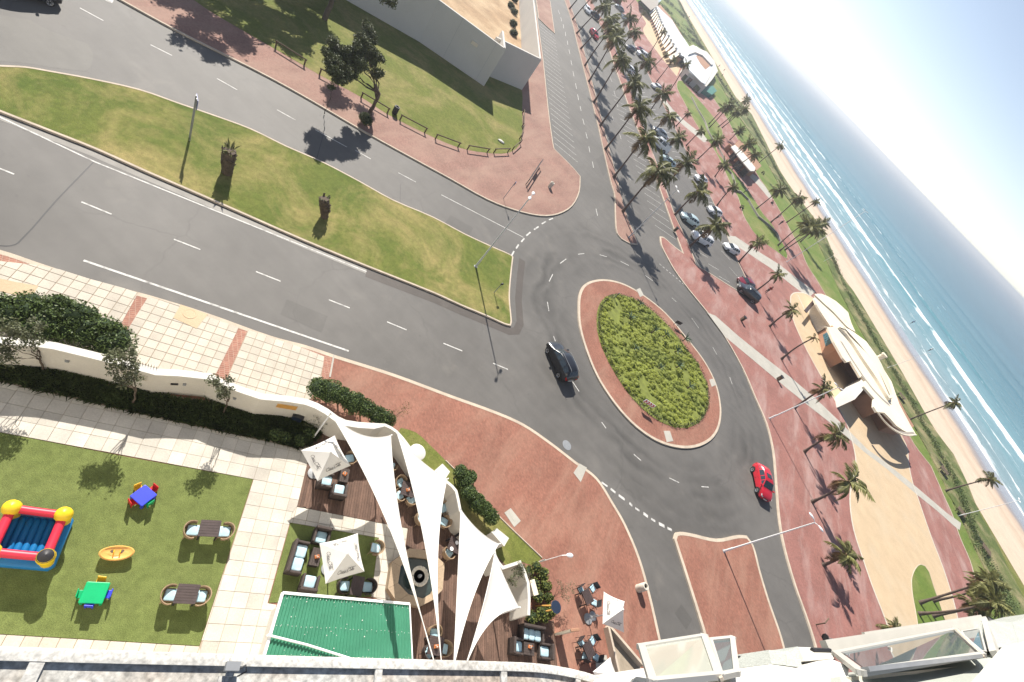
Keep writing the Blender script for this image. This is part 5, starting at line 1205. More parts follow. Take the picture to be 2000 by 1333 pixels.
# dark grassy planting in the bed behind the wall
rng = np.random.default_rng(5)
def scatter_in(poly, n, rng):
    xs = [p[0] for p in poly]; ys = [p[1] for p in poly]; out = []
    while len(out) < n:
        q = (rng.uniform(min(xs), max(xs)), rng.uniform(min(ys), max(ys)))
        if inside(q, poly): out.append(q)
    return np.array(out)
def blades(name, pts, z0, h, m, seed, spread=0.5, width=0.03, **k):
    rng = np.random.default_rng(seed); n = len(pts)
    a = rng.uniform(0, 6.283, n); tilt = rng.uniform(0.1, spread, n); H = h * rng.uniform(0.5, 1.25, n)
    base = np.column_stack([pts, np.full(n, z0)])
    dirv = np.column_stack([np.cos(a) * tilt, np.sin(a) * tilt, np.ones(n)]); side = np.column_stack([-np.sin(a), np.cos(a), np.zeros(n)]) * width
    mid = base + dirv * (H * 0.55)[:, None]; tip = base + np.column_stack([np.cos(a) * tilt * 1.9, np.sin(a) * tilt * 1.9, np.ones(n) * 0.9]) * H[:, None]
    co = np.stack([base - side, base + side, mid + side * 0.8, tip, mid - side * 0.8], 1).reshape(-1, 3)
    idx = np.arange(n * 5).reshape(n, 5)
    me = bpy.data.meshes.new(name); me.vertices.add(n * 5); me.vertices.foreach_set('co', co.ravel())
    me.loops.add(n * 5); me.loops.foreach_set('vertex_index', idx.ravel().astype(np.int32))
    me.polygons.add(n); me.polygons.foreach_set('loop_start', np.arange(0, n * 5, 5, dtype=np.int32)); me.polygons.foreach_set('loop_total', np.full(n, 5, dtype=np.int32))
    me.materials.append(m); me.update(calc_edges=True)
    return link(name, me, None, None, **k)
bp = [(-15.28, 5.02), (-14.52, 5.61), (-13.52, 6.64), (-12.17, 7.67), (-11.17, 8.34), (-9.97, 9.18), (-8.23, 10.81), (-6.74, 12.04), (-4.92, 13.53), (-3.73, 14.02), (-3.55, 12.82), (-3.87, 12.26), (-5.11, 11.41), (-7.68, 9.54), (-10.1, 7.8), (-11.78, 6.64), (-13.79, 5.22), (-14.55, 4.64)]
blades('bed_grass', scatter_in(bp, 12000, rng), 0.12, 0.26, MT['bedgrass'], 6, 0.9, 0.03, kind='stuff', label='dark strappy groundcover filling the bed behind the garden wall', cat='plants')
# shrubs of the narrow garden by the steps
hedge('loose yellow green shrubs in the planter beside the dark round disc', balls([(10.62, 16.81), (10.99, 17.52), (11.61, 17.53), (11.38, 16.65), (12.07, 17.06), (11.94, 16.22), (12.51, 16.6), (12.65, 15.6), (12.17, 15), (12.94, 16)], 0.4, 0.5), 3600, 0.13, mat('shrub_leaf', (0.13, 0.15, 0.03), 0.65, 0.3, 1.0, island=0.5, transl=0.15), 21, 'shrub', name='shrub')
# creeping greenery in the bed near the umbrella
hedge('low bright green shrub at the end of the dark bed', balls([(-4.69, 12.1), (-4.06, 12.54), (-4.04, 13.12), (-5.06, 11.89)], 0.34, 0.3), 1800, 0.13, MT['bedgrass'], 23, 'shrub', name='shrub')

def limb(mb, a, b, r0, r1, n=6, wob=0.06, seed=0, segs=5):
    rg = random.Random(seed); a = Vector(a); b = Vector(b); L = (b - a).length
    pts = []
    for i in range(segs + 1):
        t = i / segs; p = a.lerp(b, t)
        if 0 < i < segs: p += Vector((rg.uniform(-1, 1), rg.uniform(-1, 1), rg.uniform(-.5, .5))) * wob * L
        pts.append(p)
    mb.tube(pts, [r0 + (r1 - r0) * i / segs for i in range(segs + 1)], n)
    return pts
def tree(name, label, loc, h, trunk_r, crown, n, leaf, m, seed, cat='tree', lean=(0, 0), branch=7, group=None, barkm='bark'):
    """crown: list of (dx, dy, z, r)"""
    t = thing(name, label, cat, loc, 0, group); rg = random.Random(seed); mb = MB()
    zb = min(c[2] - c[3] for c in crown); fork = max(0.35 * h, zb * 0.8)
    top = Vector((lean[0] * fork / h, lean[1] * fork / h, fork))
    limb(mb, (0, 0, -0.05), top, trunk_r, trunk_r * 0.7, 8, 0.03, seed)
    for i, c in enumerate(crown[:branch]):
        e = Vector((c[0], c[1], c[2]))
        limb(mb, top - Vector((0, 0, rg.uniform(0, 0.3) * fork)), e, trunk_r * 0.5, trunk_r * 0.12, 5, 0.07, seed + i)
        for k in range(4):
            d = Vector((rg.uniform(-1, 1), rg.uniform(-1, 1), rg.uniform(-.4, 1))).normalized() * c[3] * 0.9
            limb(mb, top.lerp(e, rg.uniform(0.6, 1)), e + d, trunk_r * 0.16, trunk_r * 0.04, 4, 0.08, seed + 10 * i + k, 3)
    mb.build('trunk', MT[barkm], t, smooth=60)
    rng = np.random.default_rng(seed); lumps = []
    for c in crown:
        for k in range(16):
            d = rng.normal(size=3); d /= np.linalg.norm(d); e = rng.uniform(0.35, 0.85)
            lumps.append((c[0] + d[0] * c[3] * e, c[1] + d[1] * c[3] * e, c[2] + d[2] * c[3] * e * 0.9, c[3] * rng.uniform(0.2, 0.42)))
    pp = clump_points(lumps, n, rng, 0.95); pp = pp + rng.normal(0, leaf * 0.45, pp.shape)
    link('crown', leaf_mesh('crown', pp, leaf, m, seed, 0.1), None, t)
    return t
# the big dark tree by the inland pavement
q0 = (-25.54, 40.01, 0.12); top = (-25.54, 40.01, -28.09, 38.27, 4.15); 
tl = Vector((top[2] - q0[0], top[3] - q0[1], top[4]))
def crown_at(base, pxz, r):
    return [(p[0] - base[0], p[1] - base[1], p[2], rr) for p, rr in zip(pxz, r)]
cr_ = crown_at(q0, [(-27.491, 35.921, 4.600), (-26.487, 34.227, 4.300), (-27.186, 36.965, 5.000), (-27.948, 38.242, 5.600), (-28.599, 39.910, 5.800), (-27.352, 40.116, 4.600), (-27.213, 38.560, 5.200), (-28.207, 35.171, 4.500), (-26.351, 35.770, 4.000), (-26.332, 39.679, 4.000), (-29.626, 40.762, 5.900), (-28.640, 36.279, 4.900), (-26.576, 37.195, 4.600), (-25.774, 34.826, 3.800)], [1.1, 0.95, 1.1, 1.0, 0.95, 0.8, 0.95, 0.7, 0.9, 0.65, 0.65, 0.85, 0.9, 0.6])
tree('broadleaf_tree', 'dark bushy tree with two crowns leaning over the timber rail fence', q0, 5.0, 0.2, cr_, 42000, 0.17, MT['leaf'], 31)
q1 = (-26.68, 35.6, 0.12)
tree('sapling', 'thin bare stemmed sapling at the kerb left of the dark tree', (-26.31, 34.88, 0.12), 2.6, 0.04, crown_at((-26.31, 34.88, 0.12), [(-26.505, 34.743, 2.600), (-26.737, 35.144, 3.000)], [0.35, 0.3]), 500, 0.14, MT['leaf'], 32, branch=2)
hedge('round dark bush at the foot of the big dark tree', balls([(-24.33, 38.09), (-24.72, 38.21)], 0.55, 0.6), 2400, 0.13, MT['leaf'], 33, 'bush', name='bush')
# tree at the top edge on the park lawn
q2 = (-39.24, 46.79, 0.12)
def sun_up(pts, z): return [(p[0] - 0.737 * 1.28 * z, p[1] + 0.676 * 1.28 * z, z) for p in pts]
SHD = [(-40.46, 30.8), (-38.87, 32.31), (-36.52, 33.41), (-34.96, 33.19), (-34.24, 30.26), (-36.23, 29.52), (-38.27, 38.53), (-35.21, 38.31), (-37.22, 42.59), (-40.38, 39.1), (-42.12, 37.18), (-40.29, 43.95), (-41.1, 34.9), (-39.4, 36.67), (-38.78, 40.12), (-37.7, 41.38), (-38.76, 44.99), (-41.34, 43.54), (-41.16, 47.89), (-34.79, 39.79), (-36.48, 44.68), (-36.62, 36.34)]
tree('broadleaf_tree', 'tall tree at the top edge throwing shade over the pavement', q2, 8.0, 0.3, crown_at(q2, sun_up(SHD, 7.0) + [(-32.097, 46.052, 7.000), (-32.861, 45.520, 7.200), (-34.793, 44.027, 7.200)], [1.7, 1.8, 1.7, 1.2, 1.3, 1.5, 1.6, 1.5, 1.3, 1.8, 1.8, 1.6, 1.6, 1.5, 1.5, 1.4, 1.3, 1.6, 1.4, 1.2, 1.2, 1.4, 0.55, 0.7, 1.4]), 56000, 0.3, MT['leaf'], 34, branch=13)
# slim trees in the bed behind the garden wall
for i, (bq, cz, rr, lab) in enumerate((((-13.48, 6.52, 0.12), [(-13.839, 6.135, 2.900), (-14.280, 5.980, 3.000), (-13.543, 6.283, 2.600), (-13.754, 5.722, 2.400), (-13.878, 6.668, 3.000), (-13.621, 5.381, 2.100)], [0.6, 0.55, 0.5, 0.5, 0.45, 0.5], 'wispy grey green tree in the bed below the largest hedge'),
                                       ((-10.21, 8.18, 0.12), [(-10.708, 8.052, 3.100), (-11.185, 7.911, 3.200), (-10.212, 8.060, 2.700), (-10.413, 7.746, 2.500), (-10.817, 7.749, 2.800), (-11.073, 8.445, 3.300)], [0.5, 0.42, 0.42, 0.4, 0.4, 0.38], 'slender tree in the bed where the hedge ends by the wall spikes'),
                                       ((-7.6, 10.82, 0.12), [(-7.958, 10.291, 2.900), (-8.253, 10.245, 3.100), (-7.727, 10.514, 2.600), (-7.732, 10.312, 2.300), (-7.966, 10.750, 3.000)], [0.36, 0.32, 0.32, 0.3, 0.25], 'thin sapling before the garden wall beside the dark wall vent'))):
    tree('young_tree', lab, bq, 2.6, 0.05, crown_at(bq, cz, rr), 1500 if i < 2 else 800, 0.12, MT['greylf'], 40 + i, branch=6)
bt = (-3.8, 13.93, 0.12)
tree('bare_shrub', 'leafless twiggy shrub beside the dark bin in the bed corner', bt, 1.2, 0.03, crown_at(bt, [(-3.817, 13.949, 1.200), (-4.308, 13.166, 1.100), (-4.327, 13.569, 1.300), (-3.783, 13.487, 0.900)], [0.35, 0.35, 0.3, 0.3]), 160, 0.08, MT['greylf'], 45, 'shrub', branch=4)
bt = (-1.64, 17.34, 0.12)
tree('bare_shrub', 'brown twiggy shrub sticking out of the hedge above the brick paving', bt, 1.6, 0.035, crown_at(bt, [(-1.533, 17.605, 1.600), (-1.680, 17.110, 1.500), (-1.555, 18.056, 1.700), (-1.441, 16.945, 1.200)], [0.45, 0.4, 0.4, 0.35]), 220, 0.08, MT['dryfrond'], 46, 'shrub', branch=4)
bt = (12.81, 16.96, 0.12)
tree('bare_shrub', 'sparse leaning shrub spilling over the plaza edge by the black disc', bt, 1.4, 0.03, crown_at(bt, [(12.919, 17.295, 1.100), (13.165, 17.665, 1.200), (13.385, 17.170, 1.000), (12.531, 17.517, 1.100)], [0.4, 0.4, 0.35, 0.3]), 420, 0.07, MT['greylf'], 47, 'shrub', branch=4)
bt = (10.69, 16.62, 0.12)
tree('young_tree', 'small grey tree drooping over the inner face of the end wall', bt, 1.8, 0.04, crown_at(bt, [(9.599, 15.509, 1.700), (9.686, 15.112, 1.500), (9.556, 15.844, 1.900), (10.334, 15.801, 1.700)], [0.4, 0.4, 0.35, 0.35]), 700, 0.1, MT['greylf'], 48, branch=4)

# clipped palm stumps on the median
def stump(label, base, topp, r0, r1, sprout, seed, mtop):
    t = thing('palm_stump', label, 'palm stump', (base[0], base[1], 0.12)); rg = random.Random(seed)
    v = Vector((topp[0] - base[0], topp[1] - base[1], topp[2] - 0.12)); mb = MB()
    n = 14; pts = [v * (i / n) for i in range(n + 1)]
    mb.tube(pts, [r0 + (r1 - r0) * min(1, i / n * 1.4) + 0.03 * math.sin(i * 2.2) for i in range(n + 1)], 12)
    for i in range(70):
        a = rg.uniform(0, 6.28); k = rg.uniform(0.25, 1); r = r0 + (r1 - r0) * min(1, k * 1.4)
        p = v * k + Vector((math.cos(a), math.sin(a), 0)) * r * 0.96
        mb.beam(p, p + Vector((math.cos(a) * 0.09, math.sin(a) * 0.09, 0.22)), 0.07, 0.03)
    mb.build('trunk', MT['bark'], t, smooth=40)
    for i in range(sprout):
        a = rg.uniform(0, 6.28); m_ = MB(); L = rg.uniform(0.45, 0.85) * (1.0 if sprout > 5 else 0.6); el = rg.uniform(0.0, 0.9)
        d = Vector((math.cos(a) * math.cos(el), math.sin(a) * math.cos(el), math.sin(el))); s = Vector((-math.sin(a), math.cos(a), 0)) * 0.07
        q = v + Vector((math.cos(a), math.sin(a), 0)) * r1 * 0.4
        pts = [q, q + d * L * 0.5, q + d * L - Vector((0, 0, 0.12 * L))]
        m_.add([pts[0] - s * 0.4, pts[0] + s * 0.4, pts[1] + s, pts[2] + s * 0.1, pts[1] - s], [(0, 1, 2, 3, 4)])
        m_.build('frond', mtop, t)
    return t
tp = (-22, 21.99, -22.1, 21.89, 2.62); stump('brown palm stump with fresh fronds, by the two post sign', tp, (tp[2], tp[3], min(tp[4], 2.0)), 0.34, 0.42, 18, 3, MT['frond'])
tp = (-16.44, 25.8, -16.89, 25.51, 2.53); stump('bare cut palm stump on the dry lawn farthest from the sign', tp, (tp[2], tp[3], min(tp[4], 1.7)), 0.26, 0.36, 5, 4, MT['leaf'])

# ------------------------------------------------------------------ tall palms
def frond_mesh(seed, L=2.6, droop=1.0, ns=20):
    rg = random.Random(seed); mb = MB(); pts = []
    for i in range(ns + 1):
        t = i / ns
        pts.append(Vector((L * (t - 0.18 * droop * t * t), 0.06 * math.sin(t * 3 + seed), L * (0.30 * t - 0.62 * droop * t * t))))
    mb.tube(pts[::4], [0.05, 0.04, 0.03, 0.02, 0.012, 0.006][:len(pts[::4])], 4, caps=False)
    for i in range(2, ns + 1):
        t = i / ns; l = L * 0.34 * math.sin(math.pi * min(1, 0.16 + 0.8 * t)) * rg.uniform(0.85, 1.1)
        tg = (pts[i] - pts[i - 1]).normalized()
        for s in (-1, 1):
            if rg.random() < 0.05: continue
            sw = rg.uniform(0.45, 0.8)
            d = (Vector((0, s, 0)) + tg * sw + Vector((0, 0, -0.35 - 0.25 * droop + rg.uniform(-.15, .15)))).normalized()
            w = tg * 0.055
            q = pts[i] + d * l * 0.5 + Vector((0, 0, 0.05 * l)); e = pts[i] + d * l - Vector((0, 0, 0.18 * l))
            mb.add([pts[i] - w, pts[i] + w, q + w * 1.1, e, q - w * 1.1], [(0, 1, 2, 3, 4)])
    return mb.mesh('frond')
FR = [frond_mesh(k, droop=d) for k, d in ((1, 0.75), (2, 1.0), (3, 1.25), (4, 0.55))]
for k, f in enumerate(FR): f.materials.append(MT['frond'])
FD = [f.copy() for f in FR[:3]]
for f in FD:
    f.name = 'dry_frond'; f.materials.clear(); f.materials.append(MT['dryfrond'])
WIND = Vector((0.86, 0.5, 0.0))
def palm(d, label, group, nf=22, size=1.0, r=0.17, bend=0.25, seed=0, dry=2, z=0.12):
    rg = random.Random(seed * 13 + 5)
    bx, by, tx, ty, tz = d
    t = thing('palm_tree', label, 'palm tree', (bx, by, z - 0.03), 0, group)
    top = Vector((tx - bx, ty - by, tz - z)); L = top.length
    side = Vector((rg.uniform(-1, 1), rg.uniform(-1, 1), 0)).normalized() * bend * rg.uniform(0.2, 1) * 0.12 * L
    n = 12; pts = []; rad = []
    for i in range(n + 1):
        s = i / n
        pts.append(top * s + side * math.sin(math.pi * s) + Vector((0, 0, bend * 0.06 * L * math.sin(math.pi * s))))
        rad.append(r * (1.0 - 0.38 * s) + r * 0.85 * math.exp(-s * 14) + 0.012 * (i % 2))
    mb = MB(); mb.tube(pts, rad, 8); mb.build('trunk', MT['palmbark'], t, smooth=60)
    mb = MB(); blob(mb, top, r * 1.35, 1.4, seed, 8); mb.build('crown_shaft', MT['dryfrond'], t, smooth=60)
    for i in range(nf + dry):
        isdry = i >= nf
        az = (i * 2.39996 + rg.uniform(-.3, .3)); k = (i + 0.5) / nf
        el = R(72 - 105 * min(1, k) ** 0.9 + rg.uniform(-10, 10)) if not isdry else R(rg.uniform(-65, -40))
        dv = Vector((math.cos(az) * math.cos(el), math.sin(az) * math.cos(el), math.sin(el)))
        dv = (dv + WIND * (0.55 if not isdry else 0.3) + Vector((0, 0, 0.1))).normalized()
        me = rg.choice(FD if isdry else FR)
        o = link('dry_frond' if isdry else 'frond', me, None, t)
        x = dv; up = Vector((0, 0, 1)); y = up.cross(x)
        if y.length < 0.05: y = Vector((0, 1, 0))
        y.normalize(); zv = x.cross(y); M = Matrix((x, y, zv)).transposed().to_4x4()
        sc = size * rg.uniform(0.78, 1.12) * (0.85 if isdry else 1)
        o.matrix_local = Matrix.Translation(top + dv * 0.05) @ M @ Matrix.Rotation(rg.uniform(-0.35, 0.35), 4, 'X') @ Matrix.Scale(sc, 4)
    return t
ORD = ['first', 'second', 'third', 'fourth', 'fifth', 'sixth', 'seventh', 'eighth', 'ninth', 'tenth', 'eleventh', 'twelfth', 'thirteenth', 'fourteenth', 'fifteenth', 'sixteenth']
row1 = [(-2.36, 70.79, -2.97, 70.76, 7.45), (-7.49, 78.31, -8.19, 78.24, 7.3), (-12.41, 85.22, -12.89, 85.15, 7.98), (-16.99, 92.54, -17.31, 92.48, 8.67), (-22.28, 100.43, -23.34, 100.19, 8.28), (-27.51, 108.37, -28.57, 108.09, 8.83), (-32.06, 115.18, -32.14, 115.16, 8.66), (-37.47, 123.46, -36.2, 123.84, 8.02), (-42.97, 131.62, -41.58, 132.06, 8.1), (-48.44, 139.42, -47.27, 139.82, 8.15), (-53.11, 146.17, -52.15, 146.51, 8.44)]
for i, d in enumerate(row1):
    palm(d, 'tall palm in the verge beside the coast road, %s from the roundabout' % ORD[i] if i else 'tall palm nearest the roundabout in the verge beside the coast road', 'palms in the verge by the coast road', 15, 1.3, 0.15, 0.15, 100 + i)
row2 = [(9.12, 81.62, 9.03, 81.63, 4.91), (3.9, 87.71, 3.59, 87.72, 5.4), (-0.92, 95.55, -1.5, 95.55, 5.27), (-6.26, 111.58, -6.56, 111.56, 3.91), (-11.38, 115.64, -11.3, 115.65, 4.76), (-15.75, 123.6, -16.49, 123.5, 5.56), (-25.54, 132.99, -25.51, 132.99, 6.29), (-35.19, 143.8, -34.98, 143.85, 7.44), (-44.22, 155.32, -41.32, 156.12, 7.16), (-53.04, 166.21, -50.26, 167.07, 8.42)]
for i, d in enumerate(row2):
    palm(d, 'palm among the parked cars on the car park strip, %s from the roundabout' % ORD[i], 'palms on the car park strip', 14, 1.2, 0.15, 0.2, 130 + i)
row3 = [(38.37, 42.48, 38.07, 42.75, 2.55), (36.97, 50.23, 36.41, 50.64, 4.65), (35.84, 58.17, 35.38, 58.44, 4.25), (34.01, 65.96, 33.46, 66.24, 4.53), (27.92, 82.59, 27.54, 82.72, 4.27), (23.56, 89.62, 23.24, 89.7, 4.78), (18.82, 95.77, 17.97, 95.93, 4.59)]
labs = ['short stout palm with a bushy crown, nearest the hotel, on the red promenade', 'leaning palm with a spread crown over the beige paving edge, beside the kerb', 'palm on the red promenade with its crown over the pale diagonal path end', 'windswept palm on the red promenade below the tall lamp post', 'small palm whose base has a dry skirt, beside the pavilion picture panel', 'palm with a small crown standing next to the dark parked cars', 'palm beside the pale path crossing from the car park']
for i, d in enumerate(row3): palm(d, labs[i], 'palms along the red promenade', 11, [0.9, 1.15, 1.0, 0.8, 0.75, 0.75, 0.85][i], 0.15, 0.3, 150 + i, 3)
palm((30.98, 75.73, 30.64, 75.86, 5.7), 'nearly leafless bent palm trunk in front of the pavilion', 'palms along the red promenade', 5, 0.4, 0.14, 0.45, 160, 2)
row4 = [(9.66, 113.27, 8.86, 113.33, 4.68), (5.59, 131.32, 4.83, 131.35, 3.3), (-0.4, 130.86, -0.5, 130.86, 5.93), (-4.77, 132.55, -4.82, 132.54, 4.55), (-10.41, 139.82, -10.46, 139.82, 4.02), (-19.58, 157.56, -21.29, 157.34, 9.14), (-25.43, 163.96, -25.84, 163.9, 6.82), (-29.99, 169.71, -29.4, 169.82, 5.73), (-36.38, 185.71, -37.46, 185.5, 7.9), (-53.75, 216.78, -53.99, 216.72, 4.37), (-64.13, 230.38, -63.25, 230.62, 6.58)]
for i, d in enumerate(row4): palm(d, 'slim palm on the inner promenade between car park and narrow lawn, %s from the roundabout' % ORD[i], 'slim palms on the inner promenade', 14, 1.2 * [0.6, 0.75, 0.85, 0.55, 0.45, 0.6, 0.6, 0.4, 0.5, 0.4, 0.5][i], 0.13, 0.25, 170 + i, 3)
row5 = [(35.65, 151.8, 34.99, 151.95, 6.93), (30, 130.4, 30.2, 130.35, 7.78), (28.42, 125.73, 27.96, 125.84, 7.83), (27.76, 128.69, 27.29, 128.79, 7.38), (30.03, 157.07, 30.29, 157.02, 8.49), (24.51, 141.3, 23.93, 141.4, 8.13), (19.25, 140.43, 19.22, 140.43, 6.56), (14.57, 189.58, 14.99, 189.55, 8.54), (8.09, 152.5, 9.09, 152.44, 6.49), (5.77, 155.46, 6.06, 155.45, 6.74), (2.24, 186.04, 2.14, 186.04, 3.78), (-2.52, 192.41, -1.88, 192.42, 8.14), (-3.52, 186.92, -2.97, 186.93, 6.49), (-5.08, 174.1, -5.61, 174.09, 7.97), (-6.11, 178.04, -6.19, 178.04, 6.05), (-2.88, 217.01, -4.03, 216.99, 8.28)]
for i, d in enumerate(row5): palm(d, 'palm on the seaside lawn, %s counted from the pavilion end' % ORD[i], 'palms on the seaside lawn', 18, 1.25 * [0.75, 1.0, 1.0, 0.9, 0.55, 0.85, 0.85, 0.7, 0.8, 0.85, 0.8, 0.85, 0.8, 0.9, 0.8, 0.75][i], 0.14, 0.2, 190 + i)
palm((66.94, 104.89, 67.06, 104.81, 7.85), 'lone palm behind the pavilion with its crown against the surf', 'lone palms at the beach edge', 13, 0.8, 0.13, 0.2, 220)
palm((72.19, 89.37, 72.35, 89.24, 6.5), 'lone palm on the dune beside the white beach lamp', 'lone palms at the beach edge', 13, 0.75, 0.13, 0.35, 221)
for i, (d, l_) in enumerate((((55.11, 52.02, 54.53, 52.63, 7.24), 'highest of the four curved palms on the oval lawn'), ((58.26, 54.94, 58.02, 55.2, 5.33), 'second highest of the four curved palms on the oval lawn'), ((54.37, 49.98, 54.4, 49.95, 7.17), 'third of the four curved palms on the oval lawn, rooted at its left edge'), ((57.37, 52.1, 57.23, 52.26, 4.52), 'lowest of the four curved palms on the oval lawn'))):
    palm(d, l_, 'curved palms on the oval lawn', 24, 0.8, 0.14, 0.9, 225 + i, 6)
palm((44.58, 38.43, 43.81, 39.3, 2.7), 'small yellowing palm top peeping over the hotel window', 'palms along the red promenade', 14, 0.5, 0.13, 0.2, 231, 6)

# planting on the roundabout: groundcover mass, aloes, dark shrubs
rng = np.random.default_rng(8)
pp = scatter_in(inset(BEDP, 0.25), 3600, rng)
hgt = 0.25 + 0.3 * rng.random(len(pp)) ** 2
lum = []
ALOE_AT = [(7.26, 48.69), (7.31, 52.79), (10.34, 50.26), (11.78, 51.56), (14.24, 54.49), (13.9, 51.01), (9.53, 44.87), (14.81, 48.7), (16.98, 47.3), (12.97, 45.74)]
mounds = [(x, y, 0.1 + 0.08 * rng.random(), rng.uniform(0.14, 0.42), rng.uniform(0.35, 0.8)) for x, y in pp[:1500] if min((x - q[0]) ** 2 + (y - q[1]) ** 2 for q in ALOE_AT) > 0.3 and noise.noise(Vector((x * 0.45, y * 0.45, 1.0))) > -0.36]
P3 = clump_points(mounds, 110000, rng, 0.25); P3 = P3[P3[:, 2] > 0.15]
mb = MB()
for i, q in enumerate(mounds): blob(mb, (q[0], q[1], q[2]), q[3] * 0.86, q[4], i, 8)
mb.build('groundcover_mounds', MT['lushsoil'], smooth=180, label='dim inner growth beneath the lime groundcover of the roundabout', cat='plants', kind='stuff')
link('groundcover', leaf_mesh('groundcover', P3, 0.115, MT['lime'], 9, flat=0.5), None, None, 'bright yellow green groundcover filling the planted roundabout', 'plants', None, 'stuff')
rimp = resample([Vector(q) for q in (inset(BEDP, 0.2) + [inset(BEDP, 0.2)[0]])], 0.14)
P3 = np.concatenate([np.column_stack([p.x + rng.normal(0, 0.1, 7), p.y + rng.normal(0, 0.1, 7), 0.14 + rng.uniform(0.03, 0.32, 7)]) for p in rimp])
link('edging_plants', leaf_mesh('edging_plants', P3, 0.13, mat('edging_leaf', (0.07, 0.075, 0.035), 0.7, 0.2, 1, island=0.5), 10, 0.4), None, None, 'dull dark edging plants round the rim of the roundabout bed', 'plants', None, 'stuff')
def aloe(label, loc, s, nleaf, seed, stem=0.3, m=None):
    t = thing('aloe', label, 'aloe', loc, 0, 'aloes on the roundabout'); rg = random.Random(seed)
    mb = MB(); mb.tube([(0, 0, 0), (0.02, 0, stem)], [0.07, 0.06], 6); mb.build('stem', MT['bark'], t)
    for i in range(nleaf):
        a = i * 2.4; el = rg.uniform(0.15, 1.2); L = s * rg.uniform(0.7, 1.1); q = MB()
        d = Vector((math.cos(a) * math.cos(el), math.sin(a) * math.cos(el), math.sin(el))); w = Vector((-math.sin(a), math.cos(a), 0)) * 0.06 * s
        b0 = Vector((0, 0, stem)); mi = b0 + d * L * 0.5; e = b0 + d * L + Vector((0, 0, -0.2 * L * math.cos(el)))
        q.add([b0 - w, b0 + w, mi + w * 0.8, e, mi - w * 0.8, mi - Vector((0, 0, 0.04 * s))], [(0, 1, 2, 3, 4), (0, 5, 1), (1, 5, 2), (2, 5, 3), (3, 5, 4), (4, 5, 0)])
        q.build('leaf', m or MT['aloe'], t)
spots = [((7.28, 48.84, 0.12), 'spiky aloe in a bare earth hollow at the upper end of the roundabout bed'), ((7.34, 52.95, 0.12), 'aloe nearest the upper rim of the roundabout bed'), ((10.37, 50.42, 0.12), 'tall thin aloe above the middle of the roundabout bed'), ((11.82, 51.72, 0.12), 'aloe by the bare leaning stem in the roundabout bed'), ((14.29, 54.66, 0.12), 'larger grey green aloe by the right rim of the roundabout bed'), ((13.95, 51.17, 0.12), 'aloe below the larger grey green one on the roundabout'), ((9.56, 45.01, 0.12), 'dark tuft aloe at the left of the roundabout bed'), ((14.86, 48.85, 0.12), 'cluster forming aloe at the centre right of the roundabout bed'), ((17.03, 47.44, 0.12), 'aloe at the lower right rim of the roundabout bed'), ((13.01, 45.89, 0.12), 'small aloe left of the clustered ones in the roundabout bed')]
for i, (q, l_) in enumerate(spots):
    aloe(l_, (q[0], q[1], 0.3), 1.15 * [0.8, 0.7, 0.75, 0.7, 1.0, 0.8, 0.6, 0.85, 0.7, 0.6][i], 18, 300 + i, [0.3, 0.3, 0.6, 0.5, 0.5, 0.4, 0.2, 0.4, 0.4, 0.3][i])
# dune vegetation
rng = np.random.default_rng(12)
dv = smooth_poly([(-105.22, 490.12), (-59.07, 374.17), (-33.71, 319.65), (-18.16, 287.39), (-0.6, 268.41), (12.97, 240.4), (30.4, 199.29), (44.34, 186.82), (54.19, 150.54), (62.38, 131.07), (68.7, 119.39), (73.21, 107.36), (77.18, 98.89), (77.14, 80.47), (80.87, 76.22), (78.65, 68.18)], False, 3)
P3 = []
for p in resample([Vector(q) for q in dv], 0.32):
    for k in range(2):
        h = rng.uniform(0.2, 0.75); w = noise.noise(Vector((p.x * 0.08, p.y * 0.08, 3)))
        if w < -0.22 and rng.random() < 0.75: continue
        off = rng.normal(0, 0.85); c = np.array([p.x + 0.903 * off, p.y + 0.43 * off])
        P3.append(np.column_stack([c[0] + rng.normal(0, 0.3, 16), c[1] + rng.normal(0, 0.3, 16), 0.15 + h * rng.random(16)]))
link('dune_vegetation', leaf_mesh('dune_vegetation', np.concatenate(P3), 0.26, mat('dune_leaf', (0.1, 0.14, 0.04), 0.7, 0.3, 0.25, island=0.5, transl=0.12, col2=(0.16, 0.15, 0.07), p2=(0.5, 0.7)), 13, 0.4), None, None, 'scrubby green dune plants along the top of the beach', 'plants', None, 'stuff')
P3 = []
for p in [(-79.65, 405.88), (-60.75, 360.46), (-46.97, 341.11), (-77.65, 349.59), (-65.98, 333.05), (-53.52, 314.21), (-89.08, 403.77), (-92, 390.53), (-51.62, 335.69), (-100.27, 401.28)]:
    for k in range(60):
        c = np.array([p[0], p[1]]) + rng.normal(0, 3.2, 2)
        P3.append(np.column_stack([c[0] + rng.normal(0, 0.4, 12), c[1] + rng.normal(0, 0.4, 12), 0.1 + 1.1 * rng.random(12)]))
link('dune_vegetation', leaf_mesh('dune_vegetation', np.concatenate(P3), 0.4, mat('far_dune_leaf', (0.055, 0.09, 0.03), 0.7, 0.3, 0.25, island=0.4), 14, 0.4), None, None, 'thick green dune scrub beside the long beach restaurant', 'plants', None, 'stuff')

hedge('rusty green scrub growing along the inside of the tall compound wall', [(p[0], p[1], 1.3, 0.8) for p in [(-41.08, 93.18), (-44.91, 99.47), (-49.15, 106.21), (-38.5, 89.43), (-52.86, 111.21), (-46.7, 100.7), (-50.53, 105.82)]], 2600, 0.22, MT['greylf'], 61, 'shrub', name='shrub')

